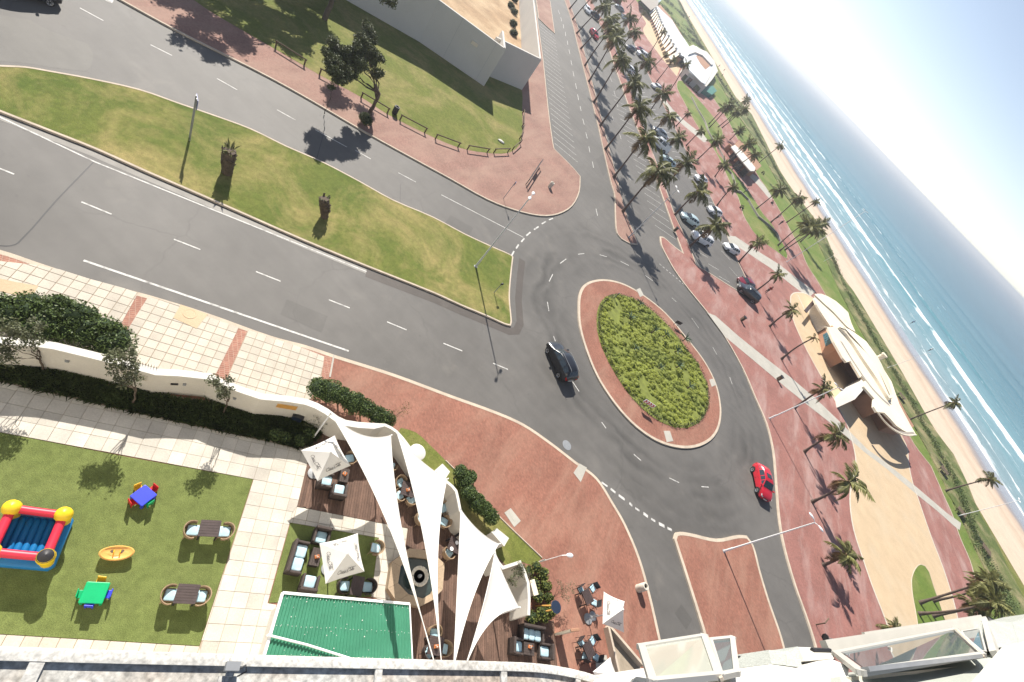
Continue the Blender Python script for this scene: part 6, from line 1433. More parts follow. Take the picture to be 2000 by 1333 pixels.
# ================================================================== street furniture
def lamp_post(d, label, arm_az, heads=2, z=0.0, r=0.075, white=False, group='double headed street lamps'):
    bx, by, tx, ty, tz = d
    t = thing('street_lamp', label, 'street lamp', (bx, by, z), 0, group); m = MT['whitemetal'] if white else MT['pole']
    top = Vector((tx - bx, ty - by, tz - z))
    mb = MB(); mb.tube([(0, 0, 0), (0, 0, 0.9), top * 0.12 + Vector((0, 0, 0.0)), top], [r * 1.35, r * 1.3, r, r * 0.6], 10); mb.build('pole', m, t, smooth=60)
    mb = MB(); mb.lathe([(0.0, 0), (r * 2.4, 0), (r * 2.4, 0.04), (0.0, 0.05)], (0, 0, 0), 10); mb.build('base_plate', MT['grey'], t)
    for k in range(heads):
        a = arm_az + math.pi * k; dx = Vector((math.cos(a), math.sin(a), 0))
        mb = MB(); mb.tube([top - Vector((0, 0, 0.05)), top + dx * 0.15 + Vector((0, 0, 0.04)), top + dx * 0.32 + Vector((0, 0, 0.07))], 0.028, 6); mb.build('arm', m, t)
        mb = MB(); c = top + dx * 0.52 + Vector((0, 0, 0.08)); vs_ = []; n = 12; fs = []
        for j, (q, w, h) in enumerate(((-0.24, 0.06, 0.04), (-0.1, 0.12, 0.07), (0.08, 0.14, 0.08), (0.22, 0.09, 0.05), (0.27, 0.03, 0.02))):
            for i in range(n):
                th = 2 * math.pi * i / n; s = Vector((-dx.y, dx.x, 0))
                vs_.append(c + dx * q + s * w * math.cos(th) + Vector((0, 0, h * math.sin(th) * (1 if math.sin(th) > 0 else 0.5))))
        for j in range(4):
            for i in range(n): fs.append((j * n + i, j * n + (i + 1) % n, (j + 1) * n + (i + 1) % n, (j + 1) * n + i))
        fs += [tuple(range(n - 1, -1, -1)), tuple(range(4 * n, 5 * n))]
        mb.add(vs_, fs); mb.build('lamp_head', MT['whitemetal'], t, smooth=60)
    return t
lamp_post((25.54, 32.42, 25.54, 32.41, 8.31), 'double headed white lamp post rising from the brick traffic island', R(-20), white=True, z=0.1)
lamp_post((-7.1, 35.21, -7.15, 35.2, 8.76), 'double headed lamp post at the tip of the grass median', R(-78), z=0.1)
lamp_post((0.92, 65.69, 0.74, 65.69, 8.93), 'double headed lamp post on the palm verge tip, heads over the parked cars', R(-55), z=0.1)
lamp_post((29.53, 57.6, 29.72, 57.5, 8.76), 'double headed white lamp post at the promenade kerb beside the roundabout', R(10), white=True, z=0.1)
lamp_post((31.05, 123.75, 31.73, 123.58, 17.44), 'tall white lamp post beyond the car park, reaching up against the surf', R(20), white=True, z=0.1)
lamp_post((64.14, 122.24, 64.92, 121.83, 8.07), 'slender pale lamp post behind the pavilion on the seaside lawn', R(20), heads=1, r=0.05, white=True, z=0.1)
lamp_post((73.74, 84.77, 73.84, 84.68, 8.42), 'white lamp post on the dune at the lower right of the beach', R(75), white=True, r=0.06, z=0.1)
lamp_post((45.31, 156.8, 45.49, 156.75, 3.69), 'short pale post on the seaside lawn beside the dune', R(20), heads=1, r=0.04, white=True, z=0.1)
lamp_post((-68.1, 461.91, -68.03, 461.92, 12.48), 'far dark lamp post near the top of the beach', R(20), heads=1, r=0.06, z=0.1)
lamp_post((11.07, 18.06, 11.2, 17.98, 2.6), 'small white garden lamp pole at the corner of the brick plaza', R(40), heads=1, r=0.03, white=True, z=0.1, group='garden lamps')

def post_sign(d, label, w, h, zc_k, facing, m, posts=2, gap=0.5, name='road_sign', cat='road sign', z=0.1, back='grey', backdrop=None):
    bx, by, tx, ty, tz = d
    t = thing(name, label, cat, (bx, by, z), facing)
    hh = tz - z
    for i in range(posts):
        x = (i - (posts - 1) / 2) * gap
        mb = MB(); mb.tube([(x, 0, 0), (x, 0, hh)], 0.035, 8); mb.build('post', MT['grey'], t)
    mb = MB(); mb.box((0, -0.05, hh - h / 2), (w, 0.03, h)); b = mb.build('panel', m, t)
    mb = MB(); mb.box((0, -0.029, hh - h / 2), (w * 0.96, 0.012, h * 0.94)); mb.build('panel_back', MT[back], t)
    return t, b, hh
d = (-25.29, 21.69, -25.29, 21.69, 3.48); post_sign(d, 'grey two post direction sign standing on the grass median', 0.75, 0.7, 0, R(150), MT['signblue'], 2, 0.34)
d = (-11.93, 47.67, -12.23, 47.59, 2.56); t, b, hh = post_sign(d, 'blue sign on a thin pole at the inland pavement corner', 0.34, 0.42, 0, R(115), MT['signblue'], 1)
d = (-4.2, 34.48, -6.03, 34.2, 2.18); t, b, hh = post_sign((d[0], d[1], d[2], d[3], 1.5), 'slim dark post with a small plate on the median tip', 0.3, 0.2, 0, R(60), MT['black'], 1)
# long low frame board on the corner
t = thing('advert_board', 'long black framed board on posts at the inland pavement corner', 'board'); q = [(-12.32, 53.85), (-14.11, 60.73)]
A, B = Vector((*q[0], 0.12)), Vector((*q[1], 0.12)); dv_ = (B - A).normalized()
for s in (0.03, 0.5, 0.97):
    mb = MB(); p = A.lerp(B, s); mb.tube([p, p + Vector((0, 0, 0.95))], 0.045, 6); mb.build('post', MT['black'], t)
for zz in (0.42, 0.95):
    mb = MB(); mb.beam(A + Vector((0, 0, zz)), B + Vector((0, 0, zz)), 0.09, 0.1); mb.build('rail', MT['black'], t)
mb = MB(); mb.beam(A.lerp(B, 0.45) + Vector((0, 0, 0.68)), A.lerp(B, 0.75) + Vector((0, 0, 0.68)), 0.03, 0.42); mb.build('panel', MT['whitemetal'], t)
# chevron board on the roundabout
d = (13.3, 38.84, 12.72, 39.04, 1.54); fac_az = math.atan2([(13.89, 39.79)][0][1] - [(12.43, 39.3)][0][1], [(13.89, 39.79)][0][0] - [(12.43, 39.3)][0][0])
t = thing('chevron_sign', 'red and white chevron board on the roundabout facing the traffic', 'road sign', (d[0], d[1], 0.12), fac_az)
for s in (-0.42, 0.42):
    mb = MB(); mb.tube([(s, 0, 0), (s, 0, 1.05)], 0.03, 8); mb.build('post', MT['grey'], t)
mb = MB(); mb.box((0, -0.04, 0.85), (1.25, 0.03, 0.42)); cb = mb.build('panel', MT['whitemetal'], t)
for k in range(4):
    x = -0.45 + k * 0.3; mb = MB(); y = -0.058
    mb.add([(x - 0.13, y, 1.05), (x, y, 1.05), (x + 0.13, y, 0.85), (x, y, 0.65), (x - 0.13, y, 0.65), (x, y, 0.85)], [(0, 5, 2, 1), (5, 4, 3, 2)]); mb.build('chevron', MT['toy_red'], cb)
mb = MB(); mb.box((0, -0.022, 0.85), (1.22, 0.006, 0.4)); mb.build('panel_back', MT['grey'], t)
for (d, l_, az, w, h) in (((12.66, 56.63, 12.37, 56.69, 0.94), 'dark backed sign board on the right rim of the roundabout', R(35), 0.95, 0.45), ((4.52, 50.12, 4.35, 50.13, 0.87), 'small grey post sign at the upper rim of the roundabout', R(80), 0.35, 0.35)):
    post_sign((d[0], d[1], d[2], d[3], 1.0), l_, w, h, 0, az, MT['black'], 2, w * 0.6, back='black')
for (q, l_, az) in (((22.1, 74.82, 0.12), 'dark bin with a flat lid on the red promenade above the pale path', 0.4), ((30.4, 68.59, 0.12), 'dark bin standing at the edge of the long pale path', 0.7), ((5.48, 81.26, 0.12), 'dark bin on the car park strip under the palms', 0.2)):
    t = thing('litter_bin', l_, 'litter bin', q, az)
    mb = MB(); mb.box((0, 0, 0.42), (0.4, 0.4, 0.7)); mb.build('body', MT['timber'], t)
    mb = MB(); mb.box((0, 0, 0.86), (0.52, 0.52, 0.06)); [mb.box((sx * 0.18, sy * 0.18, 0.8), (0.04, 0.04, 0.1)) for sx in (-1, 1) for sy in (-1, 1)]; mb.build('lid', MT['black'], t)
def drum_bin(q, l_, r, h, m):
    t = thing('concrete_bin', l_, 'litter bin', q)
    mb = MB(); mb.lathe([(r, 0), (r * 1.02, h * 0.5), (r, h), (r * 0.92, h + 0.03), (r * 0.62, h + 0.03), (r * 0.6, h - 0.2), (0.0, h - 0.22)], (0, 0, 0), 20); mb.build('body', m, t, smooth=40)
    mb = MB(); mb.lathe([(0.0, h - 0.12), (r * 0.59, h - 0.12)], (0, 0, 0), 16); mb.build('liner', MT['black'], t)
drum_bin((18.56, 22.58, 0.12), 'round beige concrete bin on the brick plaza by the kerb', 0.27, 0.75, MT['palestone'])
drum_bin((-10.75, 58.37, 0.12), 'round concrete bin at the inland pavement corner', 0.26, 0.75, MT['palestone'])
drum_bin((-25.37, 43.55, 0.12), 'dark round bin standing in a gap of the timber fence', 0.28, 0.8, MT['black'])
# hoops and bench on the promenade
def hoop(q, l_, az):
    t = thing('bicycle_hoop', l_, 'hoop', q, az)
    mb = MB(); mb.tube([(-0.5, 0, 0), (-0.5, 0, 0.85), (0.5, 0, 0.85)], 0.06, 6); mb.build('frame', MT['timber'], t)
hoop((37.2, 34.99, 0.12), 'bent dark post bracket on the promenade near the hotel window', R(60))
for (q, l_, az) in (((15.2, 127.75, 0.12), 'brown timber bench beside the narrow lawn', 1.0), ((23.72, 160.93, 0.12), 'dark bench with a reddish seat on the seaside path', 1.2), ((17.82, 186.18, 0.12), 'small dark bench on the seaside lawn by the kiosk', 0.9)):
    t = thing('park_bench', l_, 'bench', q, az)
    for k in range(3):
        mb = MB(); mb.box((0, -0.15 + k * 0.15, 0.44), (1.5, 0.12, 0.05)); mb.build('seat_slat', MT['timber'], t)
    for k in range(2):
        mb = MB(); mb.box((0, 0.28, 0.62 + k * 0.16), (1.5, 0.05, 0.11)); mb.build('back_slat', MT['timber'], t)
    for s in (-0.6, 0.6):
        mb = MB(); mb.box((s, 0.02, 0.22), (0.08, 0.45, 0.44)); mb.box((s, 0.3, 0.6), (0.07, 0.05, 0.5)); mb.build('leg', MT['black'], t)
# picnic benches on the dune
for i, (q, l_, az) in enumerate((((73.2, 95.75, 0.16), 'upper dark timber platform bench on the dune', 1.0), ((74.06, 85.79, 0.16), 'middle dark timber platform bench beside the beach lamp', 1.0), ((78.24, 81.43, 0.16), 'lowest dark timber platform bench on the dune', 1.1), ((65.65, 111.65, 0.16), 'dark timber shelter frame behind the pavilion roof', 1.0))):
    t = thing('timber_platform', l_, 'timber platform', q, az)
    for k in range(7):
        mb = MB(); mb.box((0, -0.75 + k * 0.25, 0.55), (2.0, 0.2, 0.06)); mb.build('slat', MT['timber'], t)
    for sx in (-0.85, 0.85):
        for sy in (-0.6, 0.6):
            mb = MB(); mb.box((sx, sy, 0.24), (0.12, 0.12, 0.55)); mb.build('leg', MT['timber'], t)

# timber rails of the lawn
def rail(a, b, l_):
    A, B = Vector((*a, 0.12)), Vector((*b, 0.12))
    t = thing('rail_fence', l_, 'rail fence', A, 0, 'timber rails round the park lawn'); B = B - A
    for p in (Vector(), B):
        mb = MB(); mb.tube([p, p + Vector((0, 0, 0.62))], 0.075, 8); mb.build('post', MT['timber'], t)
    d = B.normalized(); mb = MB(); mb.tube([Vector((0, 0, 0.6)) - d * 0.12, B + Vector((0, 0, 0.6)) + d * 0.12], 0.065, 8); mb.build('rail', MT['timber'], t)
for pr, l_ in (([(-34.59, 36.51), (-32.3, 37.84)], 'timber rail in the tree shade, separate from the others'), ([(-31.07, 38.62), (-29.73, 39.75)], 'timber rail left of the dark tree, partly under its crown'), ([(-27.77, 41.01), (-25.48, 42.54)], 'timber rail behind the dark tree trunk'), ([(-24.43, 43.44), (-22.32, 45.24)], 'timber rail just right of the dark round bin'), ([(-21.29, 45.97), (-19.64, 48.31)], 'third timber rail right of the dark round bin'), ([(-19.03, 49.45), (-17.96, 52.48)], 'timber rail where the lawn edge begins to curve'), ([(-17.71, 53.74), (-17.24, 56.61)], 'timber rail behind the white stone at the lawn tip'), ([(-17.33, 58), (-17.95, 61.16)], 'timber rail at the tightest bend of the lawn tip'), ([(-18.64, 62.08), (-20.08, 65.29)], 'timber rail past the bend, near the compound wall'), ([(-20.42, 65.67), (-22.6, 69.27)], 'timber rail nearest the compound wall corner')):
    rail(pr[0], pr[1], l_)
q = (-18.96, 57.38, 0.126); mb = MB(); blob(mb, (0, 0, 0.12), 0.5, 0.4, 4, 8); o = mb.build('white_stone', MT['white'], smooth=180, label='flat white painted stone on the lawn tip', cat='stone'); o.location = q; o.scale = (1, 0.6, 0.6); o.rotation_euler = (0, 0, 0.5)

# ================================================================== vehicles
HATCH = dict(L=3.95, W=0.85, st=[(1.97, .34, .52, .60, .50, .64), (1.86, .22, .72, .68, .64, .74), (1.35, .18, .83, .84, .70, .90), (0.98, .18, .845, .90, .72, .97), (0.28, .18, .85, .93, .60, 1.40), (-0.2, .18, .85, .95, .60, 1.47), (-0.95, .18, .85, .96, .59, 1.46), (-1.5, .2, .84, .98, .56, 1.38), (-1.82, .26, .80, .98, .62, 1.06), (-1.97, .36, .70, .78, .60, .84)], ws=(3, 4), rs=(7, 8), side=[(4, 5), (5, 6), (6, 7)], wb=(1.22, -1.25), wr=0.29)
SUV = dict(L=4.5, W=0.92, st=[(2.2, .42, .60, .72, .58, .80), (2.08, .28, .80, .86, .74, .92), (1.5, .24, .90, 1.02, .80, 1.07), (1.05, .24, .92, 1.06, .82, 1.12), (0.55, .24, .92, 1.08, .70, 1.66), (-0.1, .24, .92, 1.1, .69, 1.74), (-1.1, .24, .92, 1.1, .69, 1.73), (-1.95, .26, .91, 1.12, .66, 1.68), (-2.12, .32, .88, 1.1, .70, 1.16), (-2.22, .42, .78, .84, .66, .9)], ws=(3, 4), rs=(7, 8), side=[(4, 5), (5, 6), (6, 7)], wb=(1.38, -1.38), wr=0.36)
VAN = dict(L=4.7, W=0.9, st=[(2.3, .38, .62, .8, .58, .86), (2.18, .26, .80, .95, .74, 1.0), (1.85, .22, .87, 1.08, .78, 1.12), (1.5, .22, .89, 1.14, .78, 1.2), (0.95, .22, .9, 1.16, .74, 1.86), (0.1, .22, .9, 1.18, .74, 1.95), (-1.1, .22, .9, 1.18, .74, 1.95), (-2.1, .24, .9, 1.18, .73, 1.92), (-2.25, .28, .88, 1.16, .74, 1.25), (-2.34, .4, .8, .9, .7, .95)], ws=(3, 4), rs=(7, 8), side=[(4, 5), (5, 6)], wb=(1.5, -1.45), wr=0.32)
SEDAN = dict(L=4.4, W=0.86, st=[(2.2, .34, .55, .6, .52, .64), (2.08, .22, .74, .68, .66, .74), (1.5, .18, .84, .84, .72, .9), (0.95, .18, .86, .9, .74, .98), (0.2, .18, .86, .93, .60, 1.38), (-0.3, .18, .86, .95, .60, 1.44), (-0.95, .18, .86, .96, .58, 1.4), (-1.25, .19, .855, .97, .56, 1.32), (-1.75, .22, .83, .96, .72, 1.0), (-2.2, .36, .72, .8, .66, .92)], ws=(3, 4), rs=(7, 8), side=[(4, 5), (5, 6), (6, 7)], wb=(1.35, -1.3), wr=0.3)
def sec(s):
    x, zb, w, zs, wt, zt = s; zm = zb + (zs - zb) * 0.5
    half = [(w * 0.86, zb), (w * 0.985, zb + 0.1), (w, zm), (w * 0.965, zs), (wt * 1.0, zt - 0.05 * (zt - zs) - 0.015), (wt * 0.86, zt), (wt * 0.4, zt + 0.018)]
    return [Vector((x, y, z)) for y, z in half] + [Vector((x, -y, z)) for y, z in reversed(half)]
def car(kind, label, w0, w1, side, colour, roofbars=False, group='cars', flat_rear=True):
    """w0, w1: ground points under the front and rear wheels on one flank; side +1 when that is the car's left"""
    f, r = Vector(w0), Vector(w1); d = (f - r).normalized(); lft = Vector((-d.y, d.x))
    c = (f + r) / 2 - lft * side * kind['W'] * 0.92 - d * (kind['wb'][0] + kind['wb'][1]) / 2
    t = thing('car', label, 'car', (c.x, c.y, CARZ), math.atan2(d.y, d.x), group)
    paint = MT['car_' + colour]
    S_ = [sec(s) for s in kind['st']]; n = len(S_[0]); mb = MB()
    vs_ = [p for q in S_ for p in q]; fs = []; 
    for i in range(len(S_) - 1):
        for k in range(n): fs.append((i * n + k, (i + 1) * n + k, (i + 1) * n + (k + 1) % n, i * n + (k + 1) % n))
    fs.append(tuple(range(n))); fs.append(tuple(range((len(S_) - 1) * n + n - 1, (len(S_) - 1) * n - 1, -1)))
    mb.add(vs_, fs); mb.build('body', paint, t, smooth=38)
    def pane(name, a, b, e, g, ins, off, m):
        P4 = [Vector(a), Vector(b), Vector(e), Vector(g)]; c4 = sum(P4, Vector()) / 4
        nr = (P4[2] - P4[0]).cross(P4[3] - P4[1]).normalized()
        if nr.dot(c4 - Vector((0, 0, 0.6))) < 0: nr = -nr
        q = [c4 + (p - c4) * ins for p in P4]; mb = MB(); k = [p + nr * off for p in q]; lo = [p - nr * 0.01 for p in q]
        mb.add(k + lo, [(0, 1, 2, 3), (0, 4, 5, 1), (1, 5, 6, 2), (2, 6, 7, 3), (3, 7, 4, 0)]); return mb.build(name, m, t)
    G = MT['carglass']; a, b = kind['ws']
    def screen(name, i, j, t0, t1):
        r0 = [S_[i][k].lerp(S_[j][k], t0) for k in range(4, 10)]; r1 = [S_[i][k].lerp(S_[j][k], t1) for k in range(4, 10)]
        q = [r0[0].lerp(r0[1], .3)] + r0[1:5] + [r0[5].lerp(r0[4], .3)] + [r1[0].lerp(r1[1], .3)] + r1[1:5] + [r1[5].lerp(r1[4], .3)]
        nr = (q[5] - q[0]).cross(q[8] - q[2]).normalized()
        if nr.z < 0: nr = -nr
        q = [p + nr * .014 for p in q]; mb = MB(); mb.add(q, [(k, k + 1, k + 7, k + 6) for k in range(5)]); return mb.build(name, G, t)
    screen('windscreen', a, b, 0.06, 0.92)
    a, b = kind['rs']
    screen('rear_window', a, b, 0.1, 0.8)
    for (i, j) in kind['side']:
        pane('side_window', S_[i][3], S_[j][3], S_[j][4], S_[i][4], 0.84, 0.008, G)
        pane('side_window', S_[i][n - 4], S_[j][n - 4], S_[j][n - 5], S_[i][n - 5], 0.84, 0.008, G)
    i, j = kind['ws']
    for s in (3, n - 4):
        s2 = 4 if s == 3 else n - 5
        P3 = [S_[i][s], S_[j][s], S_[j][s2]]; cc = sum(P3, Vector()) / 3; mb = MB(); sg = 1 if s == 3 else -1
        q = [cc + (p - cc) * 0.72 + Vector((0, sg * 0.012, 0.004)) for p in P3]; mb.add(q, [(0, 1, 2)] if sg < 0 else [(2, 1, 0)]); mb.build('quarter_window', G, t)
    W_ = kind['W']; wr = kind['wr']
    for x in kind['wb']:
        for sg in (1, -1):
            mb = MB(); y0 = sg * (W_ - 0.09)
            ar = []; k = 14
            for q in range(k + 1):
                th = math.pi * q / k
                ar.append((x + (wr + 0.07) * math.cos(th), sg * (W_ + 0.006), wr + (wr + 0.07) * math.sin(th)))
            ar2 = [(x + (p[0] - x) * 0.6, p[1], wr + (p[2] - wr) * 0.6) for p in ar]
            mb.add(ar + ar2, [(q, q + 1, k + 2 + q, k + 1 + q) for q in range(k)]); mb.build('wheel_arch', MT['trim'], t)
            wh = thing_part('wheel', t, (x, sg * (W_ - 0.07), wr))
            mb = MB(); mb.lathe([(wr * 0.62, -0.09), (wr * 0.95, -0.1), (wr, -0.05), (wr, 0.05), (wr * 0.95, 0.1), (wr * 0.62, 0.09)], (0, 0, 0), 20, axis='Y'); link('tyre', mb.mesh('tyre', MT['tyre'], 50), None, wh)
            mb = MB(); mb.lathe([(0.0, sg * 0.075), (wr * 0.14, sg * 0.08)], (0, 0, 0), 10, axis='Y')
            for q in range(5):
                th = 2 * math.pi * q / 5; e = Vector((math.cos(th), 0, math.sin(th)))
                mb.beam(e * wr * 0.08 + Vector((0, sg * 0.078, 0)), e * wr * 0.6 + Vector((0, sg * 0.085, 0)), 0.07, 0.02, up=Vector((0, 1, 0)))
            mb.lathe([(wr * 0.54, sg * 0.085), (wr * 0.64, sg * 0.1), (wr * 0.66, sg * 0.06)], (0, 0, 0), 20, axis='Y'); link('rim', mb.mesh('rim', MT['rim']), None, wh)
    s0, s1, sN, sM = kind['st'][0], kind['st'][1], kind['st'][-1], kind['st'][-2]
    for sg in (1, -1):
        A_, B_ = S_[1], S_[0]
        i3, i2 = (3, 2) if sg > 0 else (n - 4, n - 3)
        p1, p2, p3, p4 = S_[1][i3], S_[0][i3], S_[0][i2], S_[1][i2]
        mid = Vector((S_[0][i3].x, S_[0][i3].y * 0.5, S_[0][i3].z))
        q = [S_[2][i3].lerp(p1, 0.65), p1, p1.lerp(p4, 0.5), S_[2][i3].lerp(p1, 0.65) - Vector((0, 0, 0.1))]
        mb = MB(); o = Vector((0.015, sg * 0.02, 0.012)); mb.add([v + o for v in q], [(0, 1, 2, 3), (3, 2, 1, 0)])
        q = [p1, p2, p3.lerp(p2, 0.5), p1.lerp(p4, 0.5)]; mb.add([v + o for v in q], [(0, 1, 2, 3), (3, 2, 1, 0)]); mb.build('headlight', MT['clearlamp'], t)
        j = len(S_) - 1
        q = [S_[j - 1][i3], S_[j][i3], S_[j][i3].lerp(S_[j][i2], 0.7), S_[j - 1][i3].lerp(S_[j - 1][i2], 0.5)]
        o = Vector((-0.012, sg * 0.018, 0.008)); mb = MB(); mb.add([v + o for v in q], [(0, 1, 2, 3), (3, 2, 1, 0)])
        y = S_[j][i3].y; mb.box((S_[j][i3].x - 0.01, y * 0.86, S_[j][i3].z - 0.06), (0.03, abs(y) * 0.26, 0.13)); mb.build('taillight', MT['redlamp'], t)
        c_ = kind['ws'][0]; p = S_[c_][3 if sg > 0 else n - 4]
        mb = MB(); mb.box((p.x - 0.12, p.y + sg * 0.1, p.z + 0.08), (0.12, 0.2, 0.13)); mb.build('mirror', paint, t)
        for (i, jx) in kind['side'][:2]:
            p = S_[i][3 if sg > 0 else n - 4].lerp(S_[jx][3 if sg > 0 else n - 4], 0.8)
            mb = MB(); mb.box((p.x, sg * (W_ + 0.012), p.z - 0.1), (0.16, 0.025, 0.03)); mb.build('door_handle', paint, t)
            p = S_[jx][2]; mb = MB(); mb.box((p.x, sg * (W_ + 0.001), 0.55), (0.012, 0.006, 0.62)); mb.build('door_seam', MT['trim'], t)
        if roofbars:
            z = kind['st'][5][5]; mb = MB(); mb.tube([(0.3, sg * kind['st'][5][4] * 0.8, z), (0.2, sg * kind['st'][5][4] * 0.8, z + 0.07), (-1.5, sg * kind['st'][5][4] * 0.8, z + 0.07), (-1.6, sg * kind['st'][5][4] * 0.8, z - 0.01)], 0.02, 5); mb.build('roof_bar', MT['grey'], t)
    mb = MB(); mb.box((s0[0] + 0.012, 0, s0[1] + 0.1), (0.02, 0.5, 0.11)); mb.build('number_plate', MT['plate'], t)
    mb = MB(); mb.box((sN[0] - 0.012, 0, sN[1] + 0.16), (0.02, 0.5, 0.11)); mb.build('number_plate', MT['plate'], t)
    mb = MB(); mb.box((s0[0] + 0.006, 0, s0[1] + 0.22), (0.02, s0[2] * 1.1, 0.07)); mb.build('grille', MT['trim'], t)
    return t
def thing_part(name, parent, loc):
    o = bpy.data.objects.new(name, None); COL.objects.link(o); o.parent = parent; o.location = loc; return o
CARZ = 0.01
p = [(2.77, 34.03), (4.96, 32.66)]; car(HATCH, 'black hatchback entering the roundabout, headlights away from the hotel', p[0], p[1], 1, 'black', True, None)
p = [(28.43, 42.99), (27.53, 45.39)]; rc = car(HATCH, 'bright red hatchback hugging the outer kerb of the roundabout', p[0], p[1], -1, 'red', False, None)
mb = MB(); mb.box((-0.35, 0, 1.484), (0.55, 0.75, 0.014)); mb.build('sunroof', MT['carglass'], rc)
p = [(-38.63, 19.19), (-38.18, 20.63)]; car(HATCH, 'dark car at the upper left corner, mostly cut off by the frame', p[1], p[0], -1, 'black', False, None)
CARZ = 0.135
PKG = 'cars in the seaside car park'
def park(kind, l_, p, side, col, rb=False): car(kind, l_, p[0], p[1], side, col, rb, PKG)
park(SUV, 'large white four wheel drive parked under a palm, nearest the roundabout', [(8.28, 86.5), (10.51, 88.45)], -1, 'white', True)
park(HATCH, 'pale blue hatchback behind the large white four wheel drive', [(4.94, 90.03), (6.9, 91.32)], -1, 'paleblue')
park(HATCH, 'white hatchback on the promenade side, below the red leafed palm crown', [(7.87, 105.21), (10.09, 107.6)], -1, 'white')
park(HATCH, 'silver white hatchback parked alone at the end of the pale path', [(14.5, 95.6), (16.5, 97.38)], -1, 'white')
park(HATCH, 'maroon car, upper one of the dark pair at the car park tip', [(19.34, 87.1), (21.37, 89.25)], -1, 'maroon')
park(SUV, 'black car, lower one of the dark pair at the car park tip', [(20.23, 85.17), (22.8, 85.7)], -1, 'black', True)
park(VAN, 'white van nosing toward the palm strip', [(-9.61, 112.23), (-6.79, 112.73)], -1, 'white')
park(SEDAN, 'silver blue car tucked just behind the white van', [(-12.25, 119.21), (-9.55, 121.14)], -1, 'silver')
park(HATCH, 'pale green car hidden under a palm crown past the white van', [(-5.69, 107.72), (-2.87, 107.9)], -1, 'paleblue')
park(SEDAN, 'white sedan shaded by palm fronds on the promenade side', [(1.03, 114.21), (4.07, 120.03)], -1, 'white')
park(HATCH, 'white car half covered by fronds, upper middle of the car park', [(-31.6, 145.98), (-28.58, 145.27)], -1, 'white')
park(HATCH, 'white roofed car beside the slim palm, upper promenade side', [(-24.66, 152.7), (-22.87, 156.65)], -1, 'white')
park(HATCH, 'dark green car beneath the white pickup, far car park', [(-39.82, 166.18), (-38.43, 169.46)], -1, 'navy')
park(HATCH, 'maroon car next to the white topped van, far car park', [(-39.54, 175.97), (-38.32, 180.3)], -1, 'maroon')
park(VAN, 'white topped van beside the maroon car, far car park', [(-37.42, 172.16), (-35.28, 175.72)], -1, 'white')
park(HATCH, 'grey car between palm crowns, second row of the far car park', [(-55.67, 204.09), (-53.48, 202.55)], -1, 'silver')
park(HATCH, 'dark car shaded beside the palm strip tip, far car park', [(-53.38, 163.65), (-51.57, 164.43)], -1, 'navy')
park(SEDAN, 'dark maroon car at the very top of the car park', [(-66.38, 218.17), (-64.24, 218.44)], -1, 'maroon')
park(SEDAN, 'silver car just below the dark maroon one at the top', [(-62.16, 210.76), (-60.2, 211.96)], -1, 'grey')
CARZ = 0.012
car(HATCH, 'red car driving down the palm lined aisle', [(-44.56, 144.17), (-42.21, 142.46)][1], [(-44.56, 144.17), (-42.21, 142.46)][0], -1, 'red', False, None)
car(HATCH, 'white car driving down the palm lined aisle near the top', [(-56.13, 162.43), (-53.25, 159.18)][1], [(-56.13, 162.43), (-53.25, 159.18)][0], -1, 'white', False, None)

